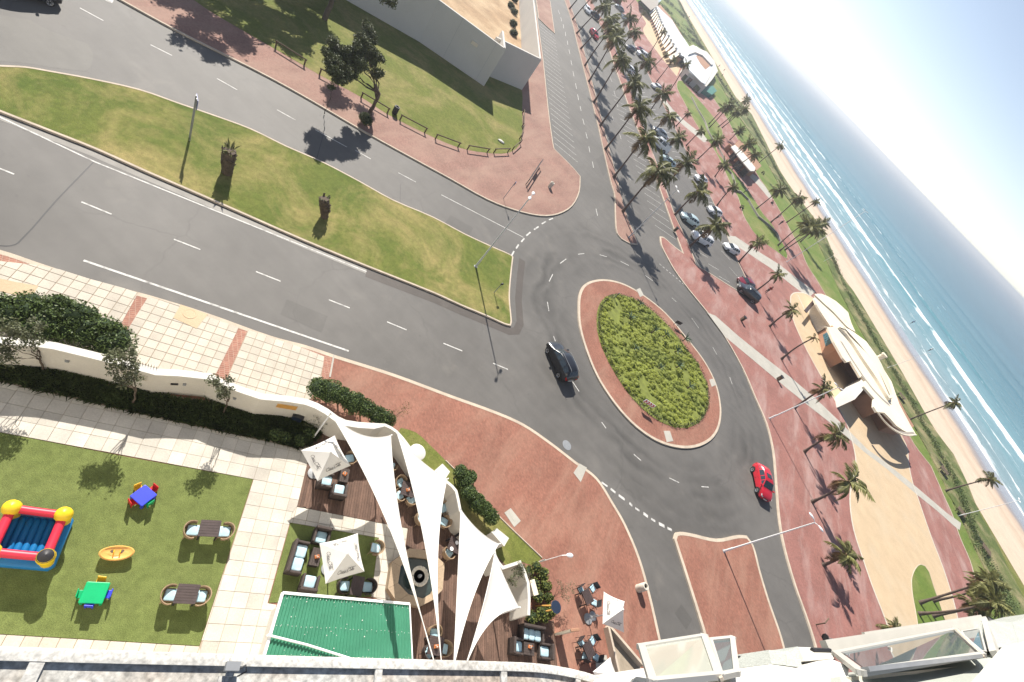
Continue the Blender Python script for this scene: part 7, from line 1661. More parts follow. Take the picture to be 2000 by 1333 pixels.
# ================================================================== people
def person(label, loc, az, shirt, trousers, pose='walk', hair=(0.02, 0.015, 0.012), hold=None):
    t = thing('person', label, 'person', loc, az)
    J = {'pel': (0, 0, .92), 'chest': (0.02, 0, 1.28), 'neck': (0.03, 0, 1.47), 'head': (0.05, 0, 1.60), 'crown': (0.04, 0, 1.72)}
    st = 0.22 if pose == 'walk' else 0.03
    J.update(hl=(0, .09, .88), hr=(0, -.09, .88), kl=(st * .7, .1, .48), kr=(-st * .1, -.1, .48), al=(st, .1, .08), ar=(-st * 1.3, -.1, .1), tl=(st + .16, .1, .04), tr=(-st * 1.3 + .14, -.1, .04),
             sl=(0.01, .18, 1.4), sr=(0.01, -.18, 1.4), el=(-.1, .25, 1.13), er=(.12, -.25, 1.13), wl=(.02, .27, .9), wr=(.28, -.26, 1.0), fl=(.06, .27, .82), fr=(.35, -.25, 1.02))
    E_ = [('pel', 'chest', .13, .15), ('chest', 'neck', .15, .06), ('neck', 'head', .055, .095), ('head', 'crown', .095, .06), ('pel', 'hl', .12, .1), ('hl', 'kl', .09, .06), ('kl', 'al', .06, .04), ('al', 'tl', .045, .03), ('pel', 'hr', .12, .1), ('hr', 'kr', .09, .06), ('kr', 'ar', .06, .04), ('ar', 'tr', .045, .03), ('chest', 'sl', .1, .065), ('sl', 'el', .055, .042), ('el', 'wl', .04, .03), ('wl', 'fl', .035, .02), ('chest', 'sr', .1, .065), ('sr', 'er', .055, .042), ('er', 'wr', .04, .03), ('wr', 'fr', .035, .02)]
    def skin(name, keep, m, grow):
        names = []; ed = []; rad = {}
        for a, b, ra, rb in E_:
            if (a, b) in keep:
                for q, r_ in ((a, ra), (b, rb)):
                    if q not in names: names.append(q)
                    rad[q] = max(rad.get(q, 0), r_ + grow)
                ed.append((names.index(a), names.index(b)))
        me = bpy.data.meshes.new(name); me.from_pydata([J[q] for q in names], ed, [])
        me.materials.append(m); o = link(name, me, None, t)
        md = o.modifiers.new('skin', 'SKIN')
        sv = me.skin_vertices[0].data
        for i, q in enumerate(names): sv[i].radius = (rad[q], rad[q])
        sv[0].use_root = True
        o.modifiers.new('sub', 'SUBSURF').levels = 1; o.modifiers['sub'].render_levels = 1
        return o
    allk = [(a, b) for a, b, _, _ in E_]
    skin('body', allk, MT['skin'], 0.0)
    skin('shirt', [('pel', 'chest'), ('chest', 'sl'), ('sl', 'el'), ('chest', 'sr'), ('sr', 'er')], shirt, 0.025)
    skin('trousers', [('pel', 'hl'), ('hl', 'kl'), ('kl', 'al'), ('pel', 'hr'), ('hr', 'kr'), ('kr', 'ar')], trousers, 0.02)
    mb = MB(); blob(mb, (0.03, 0, 1.66), 0.115, 0.95, 3, 10); mb.build('hair', mat('hair', hair, 0.8), t, smooth=180)
    return t
cw = mat('white_shirt', (0.7, 0.7, 0.7), 0.9); cdk = mat('dark_trousers', (0.03, 0.03, 0.035), 0.9); cr_m = mat('maroon_shirt', (0.25, 0.03, 0.03), 0.9); cbl = mat('blue_shirt', (0.1, 0.17, 0.32), 0.9)
person('person in a white top and dark trousers standing under the sails by the table', (5.84, 15.34, 0.17), R(200), cw, cdk, 'stand')
person('person in white beside a dark motorcycle at the promenade kerb', (38.49, 33.61, 0.12), R(40), cw, cdk, 'stand')
person('person walking past the dark parked pair on the promenade', (25.95, 94.11, 0.12), R(80), cr_m, cdk)
person('person in a blue top at the seat wall below the lawn palm', (14.11, 141.66, 0.15), R(200), cbl, cdk, 'stand')
person('person in white strolling along the seaside path', (26.01, 149.47, 0.12), R(60), cw, cdk)
person('person in dark clothes behind the one in white on the seaside path', (27.16, 146.16, 0.12), R(60), cdk, cdk)
person('person in maroon on the wet sand near the surf', (17.52, 236.95, -1.2), R(30), cr_m, cdk)
person('person in blue wading at the water edge behind the pavilion', (96.6, 206.28, -1.9), R(30), cbl, cdk)
person('person in white standing in the shallows below the surf line', (101.41, 191.7, -1.9), R(30), cw, cdk)
rng_b = random.Random(4)
for i, (q, l_) in enumerate((((-72.95, 404.12, -0.2), 'tiny beachgoer nearest the dune scrub'), ((-64.44, 390.57, -0.4), 'tiny beachgoer below the first on the far sand'), ((-53.1, 370.35, -0.4), 'tiny beachgoer beside the restaurant roof'), ((-30.99, 340.23, -0.4), 'tiny beachgoer on the sand past the beach club'), ((-24.22, 316.24, -0.4), 'tiny beachgoer lowest of the far group'))):
    person(l_, q, rng_b.uniform(0, 6), [cdk, cw, cr_m, cbl, cdk][i], cdk, 'stand')
bg0 = None
for i, p in enumerate([(-69.41, 403.3), (-58.05, 376.23), (-46.28, 350.33), (-40.93, 337.5), (-36.79, 331.69), (-28.31, 307.24), (-24.79, 298.8), (-17.15, 291.45), (-12.88, 280.84), (-9.44, 272.29), (-6.94, 274.13), (-84.23, 441.33), (-81.15, 442.06), (-49.53, 347.36), (-32.78, 319.96), (-21.32, 294.17), (-3.42, 279.16), (-27.73, 346.71)]):
    if bg0 is None: bg0 = o = person('tiny beachgoer among the many scattered over the far sand', (p[0], p[1], -0.5), 1.0, cdk, cdk, 'stand')
    else:
        o = copy_tree(bg0); o.location = (p[0], p[1], -0.5); o.rotation_euler = (0, 0, rng_b.uniform(0, 6))
    o['group'] = 'beachgoers on the far sand'
# scooter by the kerb
t = thing('motorcycle', 'dark motorcycle parked at the promenade kerb by the hotel window', 'motorcycle', (38.02, 33.35, 0.12), R(120))
for x in (-0.6, 0.6):
    mb = MB(); mb.lathe([(0.2, -0.05), (0.29, -0.05), (0.29, 0.05), (0.2, 0.05)], (x, 0, 0.29), 16, axis='Y'); mb.build('wheel', MT['tyre'], t)
mb = MB(); mb.tube([(0.6, 0, .29), (0.42, 0, .85), (0.35, 0, 1.0)], 0.035, 6); mb.tube([(0.34, -.32, 1.02), (0.38, 0, 1.0), (0.34, .32, 1.02)], 0.02, 6); mb.build('fork', MT['grey'], t)
mb = MB(); mb.box((0.05, 0, .5), (0.55, .26, .35)); mb.tube([(0.4, 0, .8), (0.1, 0, .82), (-0.15, 0, .74)], [0.08, .15, .08], 8); mb.build('frame', MT['black'], t)
mb = MB(); mb.box((-0.4, 0, .76), (0.62, .24, .1)); mb.build('seat', MT['trim'], t)

# ================================================================== terrace furniture
ZT = 0.155
def az_of(a, b): return math.atan2(b[1] - a[1], b[0] - a[0])
def rbox(mb, c, d, r=0.04, rz=0.0, mi=0):
    """box with softened top edges"""
    x, y, z = d[0] / 2, d[1] / 2, d[2] / 2; r = min(r, x * .9, y * .9, z * .9)
    lay = [(x - r * .4, y - r * .4, -z), (x, y, -z + r), (x, y, z - r), (x - r * .3, y - r * .3, z - r * .3), (x - r, y - r, z)]
    vs_ = []; M = Matrix.Translation(c) @ Matrix.Rotation(rz, 4, 'Z')
    for (a, b, h) in lay:
        k = min(r, a * .5, b * .5)
        for (sx, sy) in ((1, 1), (-1, 1), (-1, -1), (1, -1)):
            c1, c2 = ((a - k) * sx, b * sy), (a * sx, (b - k) * sy)
            if sx * sy > 0: q = [(c2), (c1)]
            else: q = [(c1), (c2)]
            for p in q: vs_.append(M @ Vector((p[0], p[1], h)))
    n = 8; fs = []
    for i in range(len(lay) - 1):
        for k in range(n): fs.append((i * n + k, i * n + (k + 1) % n, (i + 1) * n + (k + 1) % n, (i + 1) * n + k))
    fs.append(tuple(range((len(lay) - 1) * n, len(lay) * n))); fs.append(tuple(range(n - 1, -1, -1)))
    mb.add(vs_, fs, mi)
def cushion(t, c, d, name='cushion'):
    mb = MB(); rbox(mb, c, d, 0.06); return mb.build(name, MT['cushion'], t, smooth=50)
def tub_chair(label, loc, az, group, m='wicker', arms=True):
    """wicker tub chair, facing +x"""
    t = thing('wicker_chair', label, 'chair', loc, az, group)
    mb = MB(); rbox(mb, (0, 0, .36), (.52, .52, .08), .03); mb.build('seat', MT[m], t)
    cushion(t, (0.02, 0, .44), (.46, .44, .09))
    mb = MB(); n = 14; vs_ = []
    for i in range(n + 1):
        a = R(70) + (R(290) - R(70)) * i / n; h = .62 + .16 * max(0, -math.cos(a)); rr = .31
        x, y = rr * math.cos(a) * 0.95, rr * math.sin(a)
        vs_ += [(x, y, .34), (x * 1.1, y * 1.1, h), (x * 1.22, y * 1.22, h + .01), (x * 1.16, y * 1.16, .34)]
    fs = []
    for i in range(n):
        for k in range(4): fs.append((i * 4 + k, (i + 1) * 4 + k, (i + 1) * 4 + (k + 1) % 4, i * 4 + (k + 1) % 4))
    fs += [(0, 1, 2, 3), (n * 4 + 3, n * 4 + 2, n * 4 + 1, n * 4)]
    mb.add(vs_, fs); mb.build('backrest', MT[m], t, smooth=60)
    for sx, sy in ((1, 1), (1, -1), (-1, 1), (-1, -1)):
        mb = MB(); mb.tube([(sx * .22, sy * .22, .34), (sx * .26, sy * .26, 0)], [.022, .015], 6); mb.build('leg', MT[m], t)
    return t
def block_chair(label, loc, az, group, w=0.78, d=0.74, seats=1, backh=0.72):
    """low square wicker lounge seat, facing +x"""
    t = thing('lounge_sofa' if seats > 1 else 'lounge_armchair', label, 'sofa' if seats > 1 else 'armchair', loc, az, group); m = MT['brownwicker']
    mb = MB(); rbox(mb, (0, 0, .16), (d, w, .28), .03); mb.build('base', m, t)
    mb = MB(); rbox(mb, (-d / 2 + .07, 0, backh / 2 + .02), (.14, w, backh), .03); mb.build('backrest', m, t)
    for s in (-1, 1):
        mb = MB(); rbox(mb, (.07, s * (w / 2 - .055), .29), (d - .14, .11, .56), .03); mb.build('armrest', m, t)
    sw_ = (w - .24) / seats
    for i in range(seats):
        cushion(t, (.07, -w / 2 + .12 + sw_ * (i + .5), .36), (d - .2, sw_ - .02, .14), 'seat_cushion')
    return t
def table(label, loc, az, sx, sy, h=0.74, group=None, m='darkwood', name='table', caddy=None, legm='black', low=False):
    t = thing(name, label, 'table', loc, az, group)
    k = max(3, int(round(sy / 0.11))); 
    for i in range(k):
        mb = MB(); w = sy / k; mb.box((0, -sy / 2 + w * (i + .5), h - .02), (sx, w - .008, .04)); mb.build('top_slat', MT[m], t)
    if low:
        mb = MB(); mb.box((0, 0, (h - .04) / 2), (sx * .94, sy * .94, h - .05)); mb.build('base', MT['brownwicker'], t)
    else:
        for a in (-1, 1):
            for b in (-1, 1):
                mb = MB(); mb.box((a * (sx / 2 - .06), b * (sy / 2 - .06), (h - .04) / 2), (.06, .06, h - .04)); mb.build('leg', MT[legm], t)
        mb = MB(); mb.box((0, sy / 2 - .05, h - .08), (sx - .14, .03, .07)); mb.box((0, -sy / 2 + .05, h - .08), (sx - .14, .03, .07)); mb.build('apron', MT[legm], t)
    return t
CADM = mat('caddy_orange', (0.62, 0.2, 0.06), 0.6, 0.15, 20)
def caddy(label, loc, group='table caddies'):
    t = thing('condiment_caddy', label, 'caddy', loc, random.uniform(0, 1), group)
    mb = MB(); mb.box((0, 0, .04), (.2, .15, .08)); mb.build('tray', CADM, t)
    for i, (x, y) in enumerate(((-.05, .03), (.05, .03), (0, -.035))):
        mb = MB(); mb.lathe([(0, 0), (.028, 0), (.028, .13), (.015, .16), (0, .165)], (x, y, .07), 8); mb.build('bottle', [MT['palestone'], CADM, MT['canvas']][i], t)
# two dining sets on the lawn
for (c, ax, labT, labL, labR, lp, rp) in (((-3.37, 6.93, ZT), [(-3.54, 6.45), (-2.94, 7)], 'dark square table on the lawn, the one nearer the blue play table', 'wicker chair on the left of the lawn table nearer the blue play table', 'wicker chair on the right of the lawn table nearer the blue play table', (-3.71, 6.27, 0.45), (-2.73, 7.18, 0.45)),
                                     ((-1.82, 4.76, ZT), [(-2.09, 4.4), (-1.49, 4.89)], 'dark square table on the lawn, the one lower down by the ledge', 'wicker chair on the left of the lower lawn table', 'wicker chair on the right of the lower lawn table', (-2.2, 4.27, 0.45), (-1.27, 5.01, 0.45))):
    pass
def at_h(px_top, h):
    return (px_top[0], px_top[1], ZT)
a1 = az_of(*[(-3.56, 6.47), (-2.97, 6.99)])
table('dark square table on the lawn, the one nearer the blue play table', (*[(-3.29, 6.74)][0], ZT), a1, 0.78, 0.7, group='lawn dining tables')
tub_chair('wicker chair left of the lawn table nearer the blue play table', (*[(-3.73, 6.31)][0], ZT), a1, 'wicker chairs on the lawn')
tub_chair('wicker chair right of the lawn table nearer the blue play table', (*[(-2.79, 7.13)][0], ZT), a1 + math.pi, 'wicker chairs on the lawn')
a1 = az_of(*[(-2.08, 4.43), (-1.51, 4.87)])
table('dark square table on the lawn, lower one close to the canopy ledge', (*[(-1.78, 4.64)][0], ZT), a1, 0.78, 0.72, group='lawn dining tables')
tub_chair('wicker chair left of the lower lawn table by the ledge', (*[(-2.2, 4.3)][0], ZT), a1, 'wicker chairs on the lawn')
tub_chair('wicker chair right of the lower lawn table by the ledge', (*[(-1.35, 4.95)][0], ZT), a1 + math.pi, 'wicker chairs on the lawn')
# children's tables
def kid_table(label, loc, az, col, s=.68):
    t = thing('play_table', label, 'play table', loc, az)
    mb = MB(); rbox(mb, (0, 0, .45), (s, s, .06), .03); mb.build('top', MT['toy_' + col], t)
    for a in (-1, 1):
        for b in (-1, 1):
            mb = MB(); mb.box((a * (s / 2 - .07), b * (s / 2 - .07), .21), (.09, .09, .42)); mb.build('leg', MT['toy_' + col], t)
def kid_chair(label, loc, az, col):
    t = thing('play_chair', label, 'play chair', loc, az, 'children chairs')
    m = MT['toy_' + col]
    mb = MB(); rbox(mb, (0, 0, .25), (.28, .28, .04), .015); mb.build('seat', m, t)
    mb = MB(); rbox(mb, (-.13, 0, .42), (.04, .28, .3), .02); mb.build('backrest', m, t)
    for a in (-1, 1):
        for b in (-1, 1):
            mb = MB(); mb.box((a * .11, b * .11, .115), (.045, .045, .23)); mb.build('leg', m, t)
a1 = az_of(*[(-6.54, 5.57), (-6.59, 6.22)]); c0 = [(-6.19, 5.92)][0]
kid_table('blue children play table on the lawn', (*c0, ZT), a1, 'blue')
for px, col, l_ in (([(-6.6, 6.01)][0], 'yellow', 'yellow children chair at the blue play table'), ([(-6.23, 6.34)][0], 'red', 'red children chair behind the blue play table, its upper side'), ([(-6.26, 5.56)][0], 'red', 'red children chair at the lower left of the blue play table'), ([(-5.87, 5.93)][0], 'green', 'green children chair at the blue play table')):
    dv_ = Vector(px) - Vector(c0); kid_chair(l_, (px[0], px[1], ZT), math.atan2(-dv_.y, -dv_.x), col)
a1 = az_of(*[(-4.64, 2.81), (-4.05, 3.27)]); c0 = [(-4.11, 2.77)][0]
kid_table('green children play table on the lawn', (*c0, ZT), a1, 'green', .74)
for px, col, l_ in (([(-4.34, 3.11)][0], 'yellow', 'yellow children chair at the green play table'), ([(-3.81, 3.01)][0], 'blue', 'blue children chair at the right of the green play table'), ([(-4.39, 2.52)][0], 'green', 'green children chair at the green play table'), ([(-3.92, 2.51)][0], 'blue', 'blue children chair mostly under the green play table')):
    dv_ = Vector(px) - Vector(c0); kid_chair(l_, (px[0], px[1], ZT), math.atan2(-dv_.y, -dv_.x), col)
# rocking boat
c0 = [(-4.87, 4.03)][0]; a1 = az_of(*[(-5.28, 3.7), (-4.54, 4.43)])
t = thing('rocking_boat', 'yellow oval rocking toy with two dark seat holes on the lawn', 'rocking toy', (*c0, ZT), a1)
mb = MB(); n = 28; lay = [(.42, .16, .0), (.54, .25, .16), (.57, .29, .3), (.52, .25, .34), (.46, .2, .28), (.3, .1, .25)]
vs_ = [(a * math.cos(2 * math.pi * k / n), b * math.sin(2 * math.pi * k / n), z + .10 * (math.cos(2 * math.pi * k / n) ** 2) * (1 if i > 1 else 0)) for i, (a, b, z) in enumerate(lay) for k in range(n)]
fs = [(i * n + k, i * n + (k + 1) % n, (i + 1) * n + (k + 1) % n, (i + 1) * n + k) for i in range(len(lay) - 1) for k in range(n)] + [tuple(range((len(lay) - 1) * n, len(lay) * n))]
mb.add(vs_, fs); mb.build('hull', MT['toy_wood'], t, smooth=50)
for x in (-.17, .17):
    mb = MB(); mb.lathe([(0, .31), (.06, .31), (.075, .29)], (x, 0.06, 0), 12); mb.build('seat_hole', MT['timber'], t)
    mb = MB(); mb.tube([(x * .6, -.12, .3), (x * .6, 0, .42), (x * .6, .12, .3)], .018, 6); mb.build('handle', MT['toy_yellow'], t)
# inflatable castle
ca, cb_, cc = [(-8.33, 2.68), (-7.1, 3.57), (-6.11, 2.43)]; A, B, C_ = Vector(ca), Vector(cb_), Vector(cc); D = A + (C_ - B)
ctr = (A + B + C_ + D) / 4
t = thing('bouncy_castle', 'blue and red inflatable bouncy castle with yellow domed corner posts', 'bouncy castle', (ctr.x, ctr.y, ZT))
pts = [p - ctr for p in (A, B, C_, D)]
ux = (pts[1] - pts[0]).normalized(); uy = (pts[2] - pts[1]).normalized()
mb = MB()
outer = [p * 1.28 for p in pts]
for z, k in ((0.02, 1.0), (.2, 1.06), (.36, 1.03), (.42, .95)):
    mb.v += [(p.x * k, p.y * k, z) for p in [outer[0].lerp(outer[1], .08), outer[0].lerp(outer[1], .92), outer[1].lerp(outer[2], .08), outer[1].lerp(outer[2], .92), outer[2].lerp(outer[3], .08), outer[2].lerp(outer[3], .92), outer[3].lerp(outer[0], .08), outer[3].lerp(outer[0], .92)]]
for i in range(3):
    for k in range(8): mb.f.append([i * 8 + k, i * 8 + (k + 1) % 8, (i + 1) * 8 + (k + 1) % 8, (i + 1) * 8 + k]); mb.m.append(0)
mb.f.append(list(range(24, 32))); mb.m.append(0)
mb.build('base', MT['toy_poolblue'], t, smooth=50)
nr = 7
for i in range(nr):
    s0 = pts[0].lerp(pts[1], (i + .5) / nr); s1 = pts[3].lerp(pts[2], (i + .5) / nr)
    mb = MB(); mb.tube([(*(s0.lerp(s1, q / 8)), .4) for q in range(9)], [0.06] + [(pts[1] - pts[0]).length / nr * .56] * 7 + [.06], 8); mb.build('bed_tube', MT['toy_poolblue'], t, smooth=80)
for i in range(4):
    a, b = pts[i], pts[(i + 1) % 4]
    mb = MB(); mb.tube([(*a.lerp(b, q / 6), 1.12 - .03 * math.sin(math.pi * q / 6)) for q in range(7)], .15, 10); mb.build('rail', MT['toy_castlered'], t, smooth=80)
    mb = MB(); mb.add([(*a, .4), (*b, .4), (*b, 1.02), (*a, 1.02), (*(a * .97), .4), (*(b * .97), .4), (*(b * .97), 1.02), (*(a * .97), 1.02)], [(0, 1, 2, 3), (7, 6, 5, 4), (3, 2, 6, 7)]); mb.build('side_net', mat('castle_net', (0.1, 0.16, 0.28), 0.8), t)
    mb = MB(); mb.lathe([(.2, .05), (.22, .6), (.21, .95)], (a.x, a.y, 0), 14); mb.build('corner_post', MT['toy_castleyellow'], t, smooth=60)
    mb = MB(); mb.lathe([(.2, .92), (.27, 1.0), (.29, 1.15), (.25, 1.32), (.14, 1.42), (0, 1.45)], (a.x, a.y, 0), 14); mb.build('dome_cap', MT['toy_castleyellow'], t, smooth=60)
a = pts[2]
mb = MB(); mb.lathe([(.266, 1.3), (.15, 1.43), (0, 1.465)], (a.x, a.y, 0), 14); mb.build('black_cap', MT['black'], t, smooth=60)
# lounge on the small lawn
G2 = 'brown wicker lounge seats'
def seat_at(px): return (px[0], px[1], ZT)
lu = [(-1.17, 9.48), (2.6, 12.08)]; aL = az_of(*lu); aV = az_of(*[(0.45, 9.96), (1.55, 8.17)])
block_chair('brown wicker sofa with two pale cushions along the lounge lawn', seat_at([(0.3, 8.52)][0]), aV + math.pi / 2, G2, 1.45, .72, 2)
block_chair('brown wicker armchair at the upper end of the lounge lawn', seat_at([(0.38, 9.94)][0]), aV, G2)
block_chair('brown wicker armchair at the lower end of the lounge lawn', seat_at([(1.55, 8.12)][0]), aV + math.pi, G2)
table('low dark wicker coffee table in front of the lawn sofa', seat_at([(0.9, 9.1)][0]), aV, .8, .46, .42, None, 'brownwicker', 'coffee_table', low=True)
cp = [(0.93, 9.11)][0]; caddy('orange condiment caddy on the lounge lawn coffee table', (cp[0], cp[1], ZT + .42))
tub_chair('wicker chair with blue cushion at the right edge of the lounge lawn', seat_at([(2.79, 11.39)][0]), aV + math.pi / 2 + math.pi, 'wicker chairs by the lounge lawn')
tub_chair('dark chair left of the brown table under the lounge umbrella', seat_at([(2.84, 9.08)][0]), az_of(*[(2.84, 9.08), (3.35, 9.49)]), 'wicker chairs by the lounge lawn', 'brownwicker')
tub_chair('dark chair right of the brown table under the lounge umbrella', seat_at([(3.75, 9.81)][0]), az_of(*[(3.75, 9.81), (3.35, 9.49)]), 'wicker chairs by the lounge lawn', 'brownwicker')
table('brown table between two chairs at the foot of the lounge lawn', seat_at([(3.27, 9.4)][0]), aV, .85, .6)
# deck seats beneath the first umbrella
aD = az_of(*[(-2.9, 12.08), (-1.54, 10.22)])
block_chair('brown wicker armchair half hidden under the deck umbrella', seat_at([(-1.55, 11.95)][0]), aD + math.pi / 2, G2)
block_chair('brown wicker armchair in the sun on the deck beside the umbrella', seat_at([(-0.65, 12.08)][0]), aD + math.pi, G2)
table('low dark wicker coffee table on the deck near the umbrella', seat_at([(-1.07, 12.89)][0]), aD, .75, .46, .42, None, 'brownwicker', 'coffee_table', low=True)
cp = [(-1.12, 12.92)][0]; caddy('orange condiment caddy on the deck coffee table by the umbrella', (cp[0], cp[1], ZT + .42))
tub_chair('blue cushioned chair squeezed between umbrella and big sail', seat_at([(-1.55, 13.76)][0]), aD - 1.2, 'wicker chairs on the deck')
def dining(cpx, chairs, lab, sx=.8, sy=.8, rot=0.5):
    c = cpx; table(lab[0], seat_at(c), rot, sx, sy)
    for (px, l_, m) in chairs:
        tub_chair(l_, seat_at(px), math.atan2(c[1] - px[1], c[0] - px[0]), 'wicker chairs on the deck', m)
dining([(1.94, 14.81)][0], (([(1.38, 14.93)][0], 'deck chair at the caddy table between the first two sails, upper left seat', 'wicker'), ([(1.82, 14.27)][0], 'deck chair at the caddy table between the first two sails, lower left seat', 'wicker'), ([(2.51, 14.66)][0], 'deck chair at the caddy table between the first two sails, lower right seat', 'wicker'), ([(2.2, 15.49)][0], 'deck chair at the caddy table, seat beside the second sail', 'brownwicker')), ('dark dining table with a caddy between the first two sails',))
cp = [(1.95, 14.74)][0]; caddy('orange condiment caddy on the deck table between the sails', (cp[0], cp[1], ZT + .74))
tub_chair('tan wicker chair against the curved wall beside the first sail', seat_at([(0.33, 15.2)][0]), 2.0, 'wicker chairs on the deck')
tub_chair('wicker chair peeping out left of the second sail', seat_at([(3.6, 14.26)][0]), az_of(*[(3.6, 14.26), (4.08, 14.93)]), 'wicker chairs on the deck')
tub_chair('wicker chair right of the second sail near the person', seat_at([(4.77, 15.17)][0]), az_of(*[(4.77, 15.17), (4.08, 14.93)]), 'wicker chairs on the deck')
tub_chair('blue cushioned chair by the curved wall above the person', seat_at([(4.24, 15.76)][0]), az_of(*[(4.24, 15.76), (3.98, 15.04)]), 'wicker chairs on the deck')
table('dark table hidden under the second sail', seat_at([(4.03, 14.76)][0]), .4, .8, .8)
table('dark laid table beside the standing person', seat_at([(5.99, 14.48)][0]), .3, .75, .75)
tub_chair('tan wicker chair at the laid table beside the person', seat_at([(6.03, 14.03)][0]), az_of(*[(6.03, 14.03), (6.06, 14.66)]), 'wicker chairs on the deck')
for px, l_ in (([(6, 14.66)][0], 'white plate on the laid table beside the person'), ([(5.96, 14.18)][0], 'small white cup saucer on the laid table edge')):
    mb = MB(); mb.lathe([(0, 0), (.07, 0), (.11, .02), (.105, .024), (.06, .008), (0, .008)], (px[0], px[1], ZT + .742), 16); mb.build('plate', MT['whitemetal'], smooth=60, label=l_, cat='plate')
dining([(8.13, 10.07)][0], (([(7.8, 10.53)][0], 'tan wicker chair at the lowest deck table, upper seat', 'wicker'), ([(8.65, 10.35)][0], 'tan wicker chair at the lowest deck table, right seat', 'wicker'), ([(8.11, 9.73)][0], 'dark chair at the lowest deck table, left seat', 'brownwicker')), ('dark table between the narrow sail tips by the ledge',))
cp = [(8.14, 10.03)][0]; caddy('orange condiment caddy on the lowest deck table', (cp[0], cp[1], ZT + .74))
# dark lounge corner at the right end of the deck
aR = az_of(*[(12.07, 13.31), (13.75, 14.3)])
block_chair('dark sofa with pale cushions on the shaded deck end', seat_at([(12.58, 14.32)][0]), aR - math.pi / 2, G2, 1.5, .75, 3)
block_chair('dark armchair left of the caddy table on the shaded deck end', seat_at([(12.09, 13.16)][0]), aR, G2)
block_chair('dark armchair right of the caddy table on the shaded deck end', seat_at([(13.8, 14.15)][0]), aR + math.pi, G2)
table('dark coffee table with a caddy on the shaded deck end', seat_at([(12.8, 13.56)][0]), aR, .7, .6, .42, None, 'brownwicker', 'coffee_table', low=True)
cp = [(12.78, 13.65)][0]; caddy('orange condiment caddy on the shaded deck end table', (cp[0], cp[1], ZT + .42))
# plaza dining sets
ZT = 0.125
aP = az_of(*[(14.37, 18.8), (15.12, 18.38)])
def metal_chair(label, loc, az):
    t = thing('patio_chair', label, 'chair', loc, az, 'patio chairs on the brick plaza')
    mb = MB(); rbox(mb, (0, 0, .42), (.44, .44, .03), .01); mb.build('seat', MT['black'], t); cushion(t, (0.01, 0, .465), (.4, .38, .06))
    mb = MB(); mb.box((-.23, 0, .68), (.035, .42, .42)); mb.build('backrest', MT['black'], t)
    for a in (-1, 1):
        for b in (-1, 1):
            mb = MB(); mb.tube([(a * .2, b * .2, .42), (a * .23, b * .22, 0)], .015, 5); mb.build('leg', MT['black'], t)
        mb = MB(); mb.tube([(-.22, a * .23, .62), (.15, a * .23, .62), (.19, a * .23, .42)], .014, 5); mb.build('armrest', MT['black'], t)
for c, ch, lt in (([(14.77, 18.54)][0], (([(14.32, 18.72)][0], 'patio chair left of the upper plaza table'), ([(15.04, 19.46)][0], 'patio chair above the upper plaza table, dark backed'), ([(15.5, 18.77)][0], 'patio chair right of the upper plaza table')), 'dark table of the upper plaza set, beside the umbrella'),
                  ([(16.12, 16.01)][0], (([(15.62, 16.12)][0], 'patio chair left of the lower plaza table'), ([(16.3, 16.78)][0], 'patio chair above the lower plaza table, dark backed'), ([(16.19, 15.66)][0], 'patio chair nearest the ledge at the lower plaza table'), ([(16.86, 16.16)][0], 'patio chair right of the lower plaza table')), 'dark table of the lower plaza set, near the ledge')):
    table(lt, (c[0], c[1], ZT), aP, .8, .7)
    for px, l_ in ch: metal_chair(l_, (px[0], px[1], ZT), math.atan2(c[1] - px[1], c[0] - px[0]))

# ------------------------------------------------------------------ umbrellas with printed panels
def arc(cx, cy, rx, ry, a0, a1, n=14): return [(cx + rx * math.cos(R(a0 + (a1 - a0) * i / n)), cy + ry * math.sin(R(a0 + (a1 - a0) * i / n))) for i in range(n + 1)]
def script_strokes():
    S_ = []; x = 0
    def C(x): return [arc(x + .42, .5, .42, .52, 50, 310), arc(x + .75, .86, .12, .12, -60, 200), [(x + .68, .1), (x + 1.3, .0), (x + 2.3, -.12), (x + 3.2, -.08)] if x == 0 else [(x + .68, .1), (x + .85, .2)]]
    def o(x): return [arc(x + .22, .24, .2, .25, 0, 360), [(x + .22, .5), (x + .45, .42)]]
    def c(x): return [arc(x + .22, .24, .2, .25, 60, 310), [(x + .35, .06), (x + .5, .14)]]
    def a(x): return [arc(x + .2, .24, .2, .25, 20, 380), [(x + .42, .5), (x + .4, .06), (x + .52, .05)]]
    def l(x): return [[(x + .05, .1), (x + .28, .85), (x + .18, 1.02), (x + .1, .85), (x + .1, .1), (x + .25, .05)]]
    S_ += C(0) + o(.88) + c(1.38) + a(1.86) + [[(2.48, .28), (2.72, .3)]] + C(2.85) + o(3.72) + l(4.22) + a(4.46)
    S_ += [[(3.3, .98), (3.9, 1.12), (4.6, 1.02), (5.2, 1.1)]]
    return [[(p[0] + p[1] * .28 - 2.6, p[1] - .5) for p in s] for s in S_], 5.4
def lettering(parent, origin, ex, ey, nrm, width, wt=.06):
    st, tot = script_strokes(); k = width / tot; mb = MB()
    for s in st:
        pts = [origin + ex * p[0] * k + ey * p[1] * k + nrm * .012 for p in s]
        for i in range(len(pts) - 1):
            d = pts[i + 1] - pts[i]
            if d.length < 1e-6: continue
            d.normalize(); n2 = nrm.cross(d) * wt * k; e = d * wt * k * .6
            mb.add([pts[i] - e - n2, pts[i + 1] + e - n2, pts[i + 1] + e + n2, pts[i] - e + n2], [(0, 1, 2, 3)])
    mb.build('lettering', MT['ink'], parent)
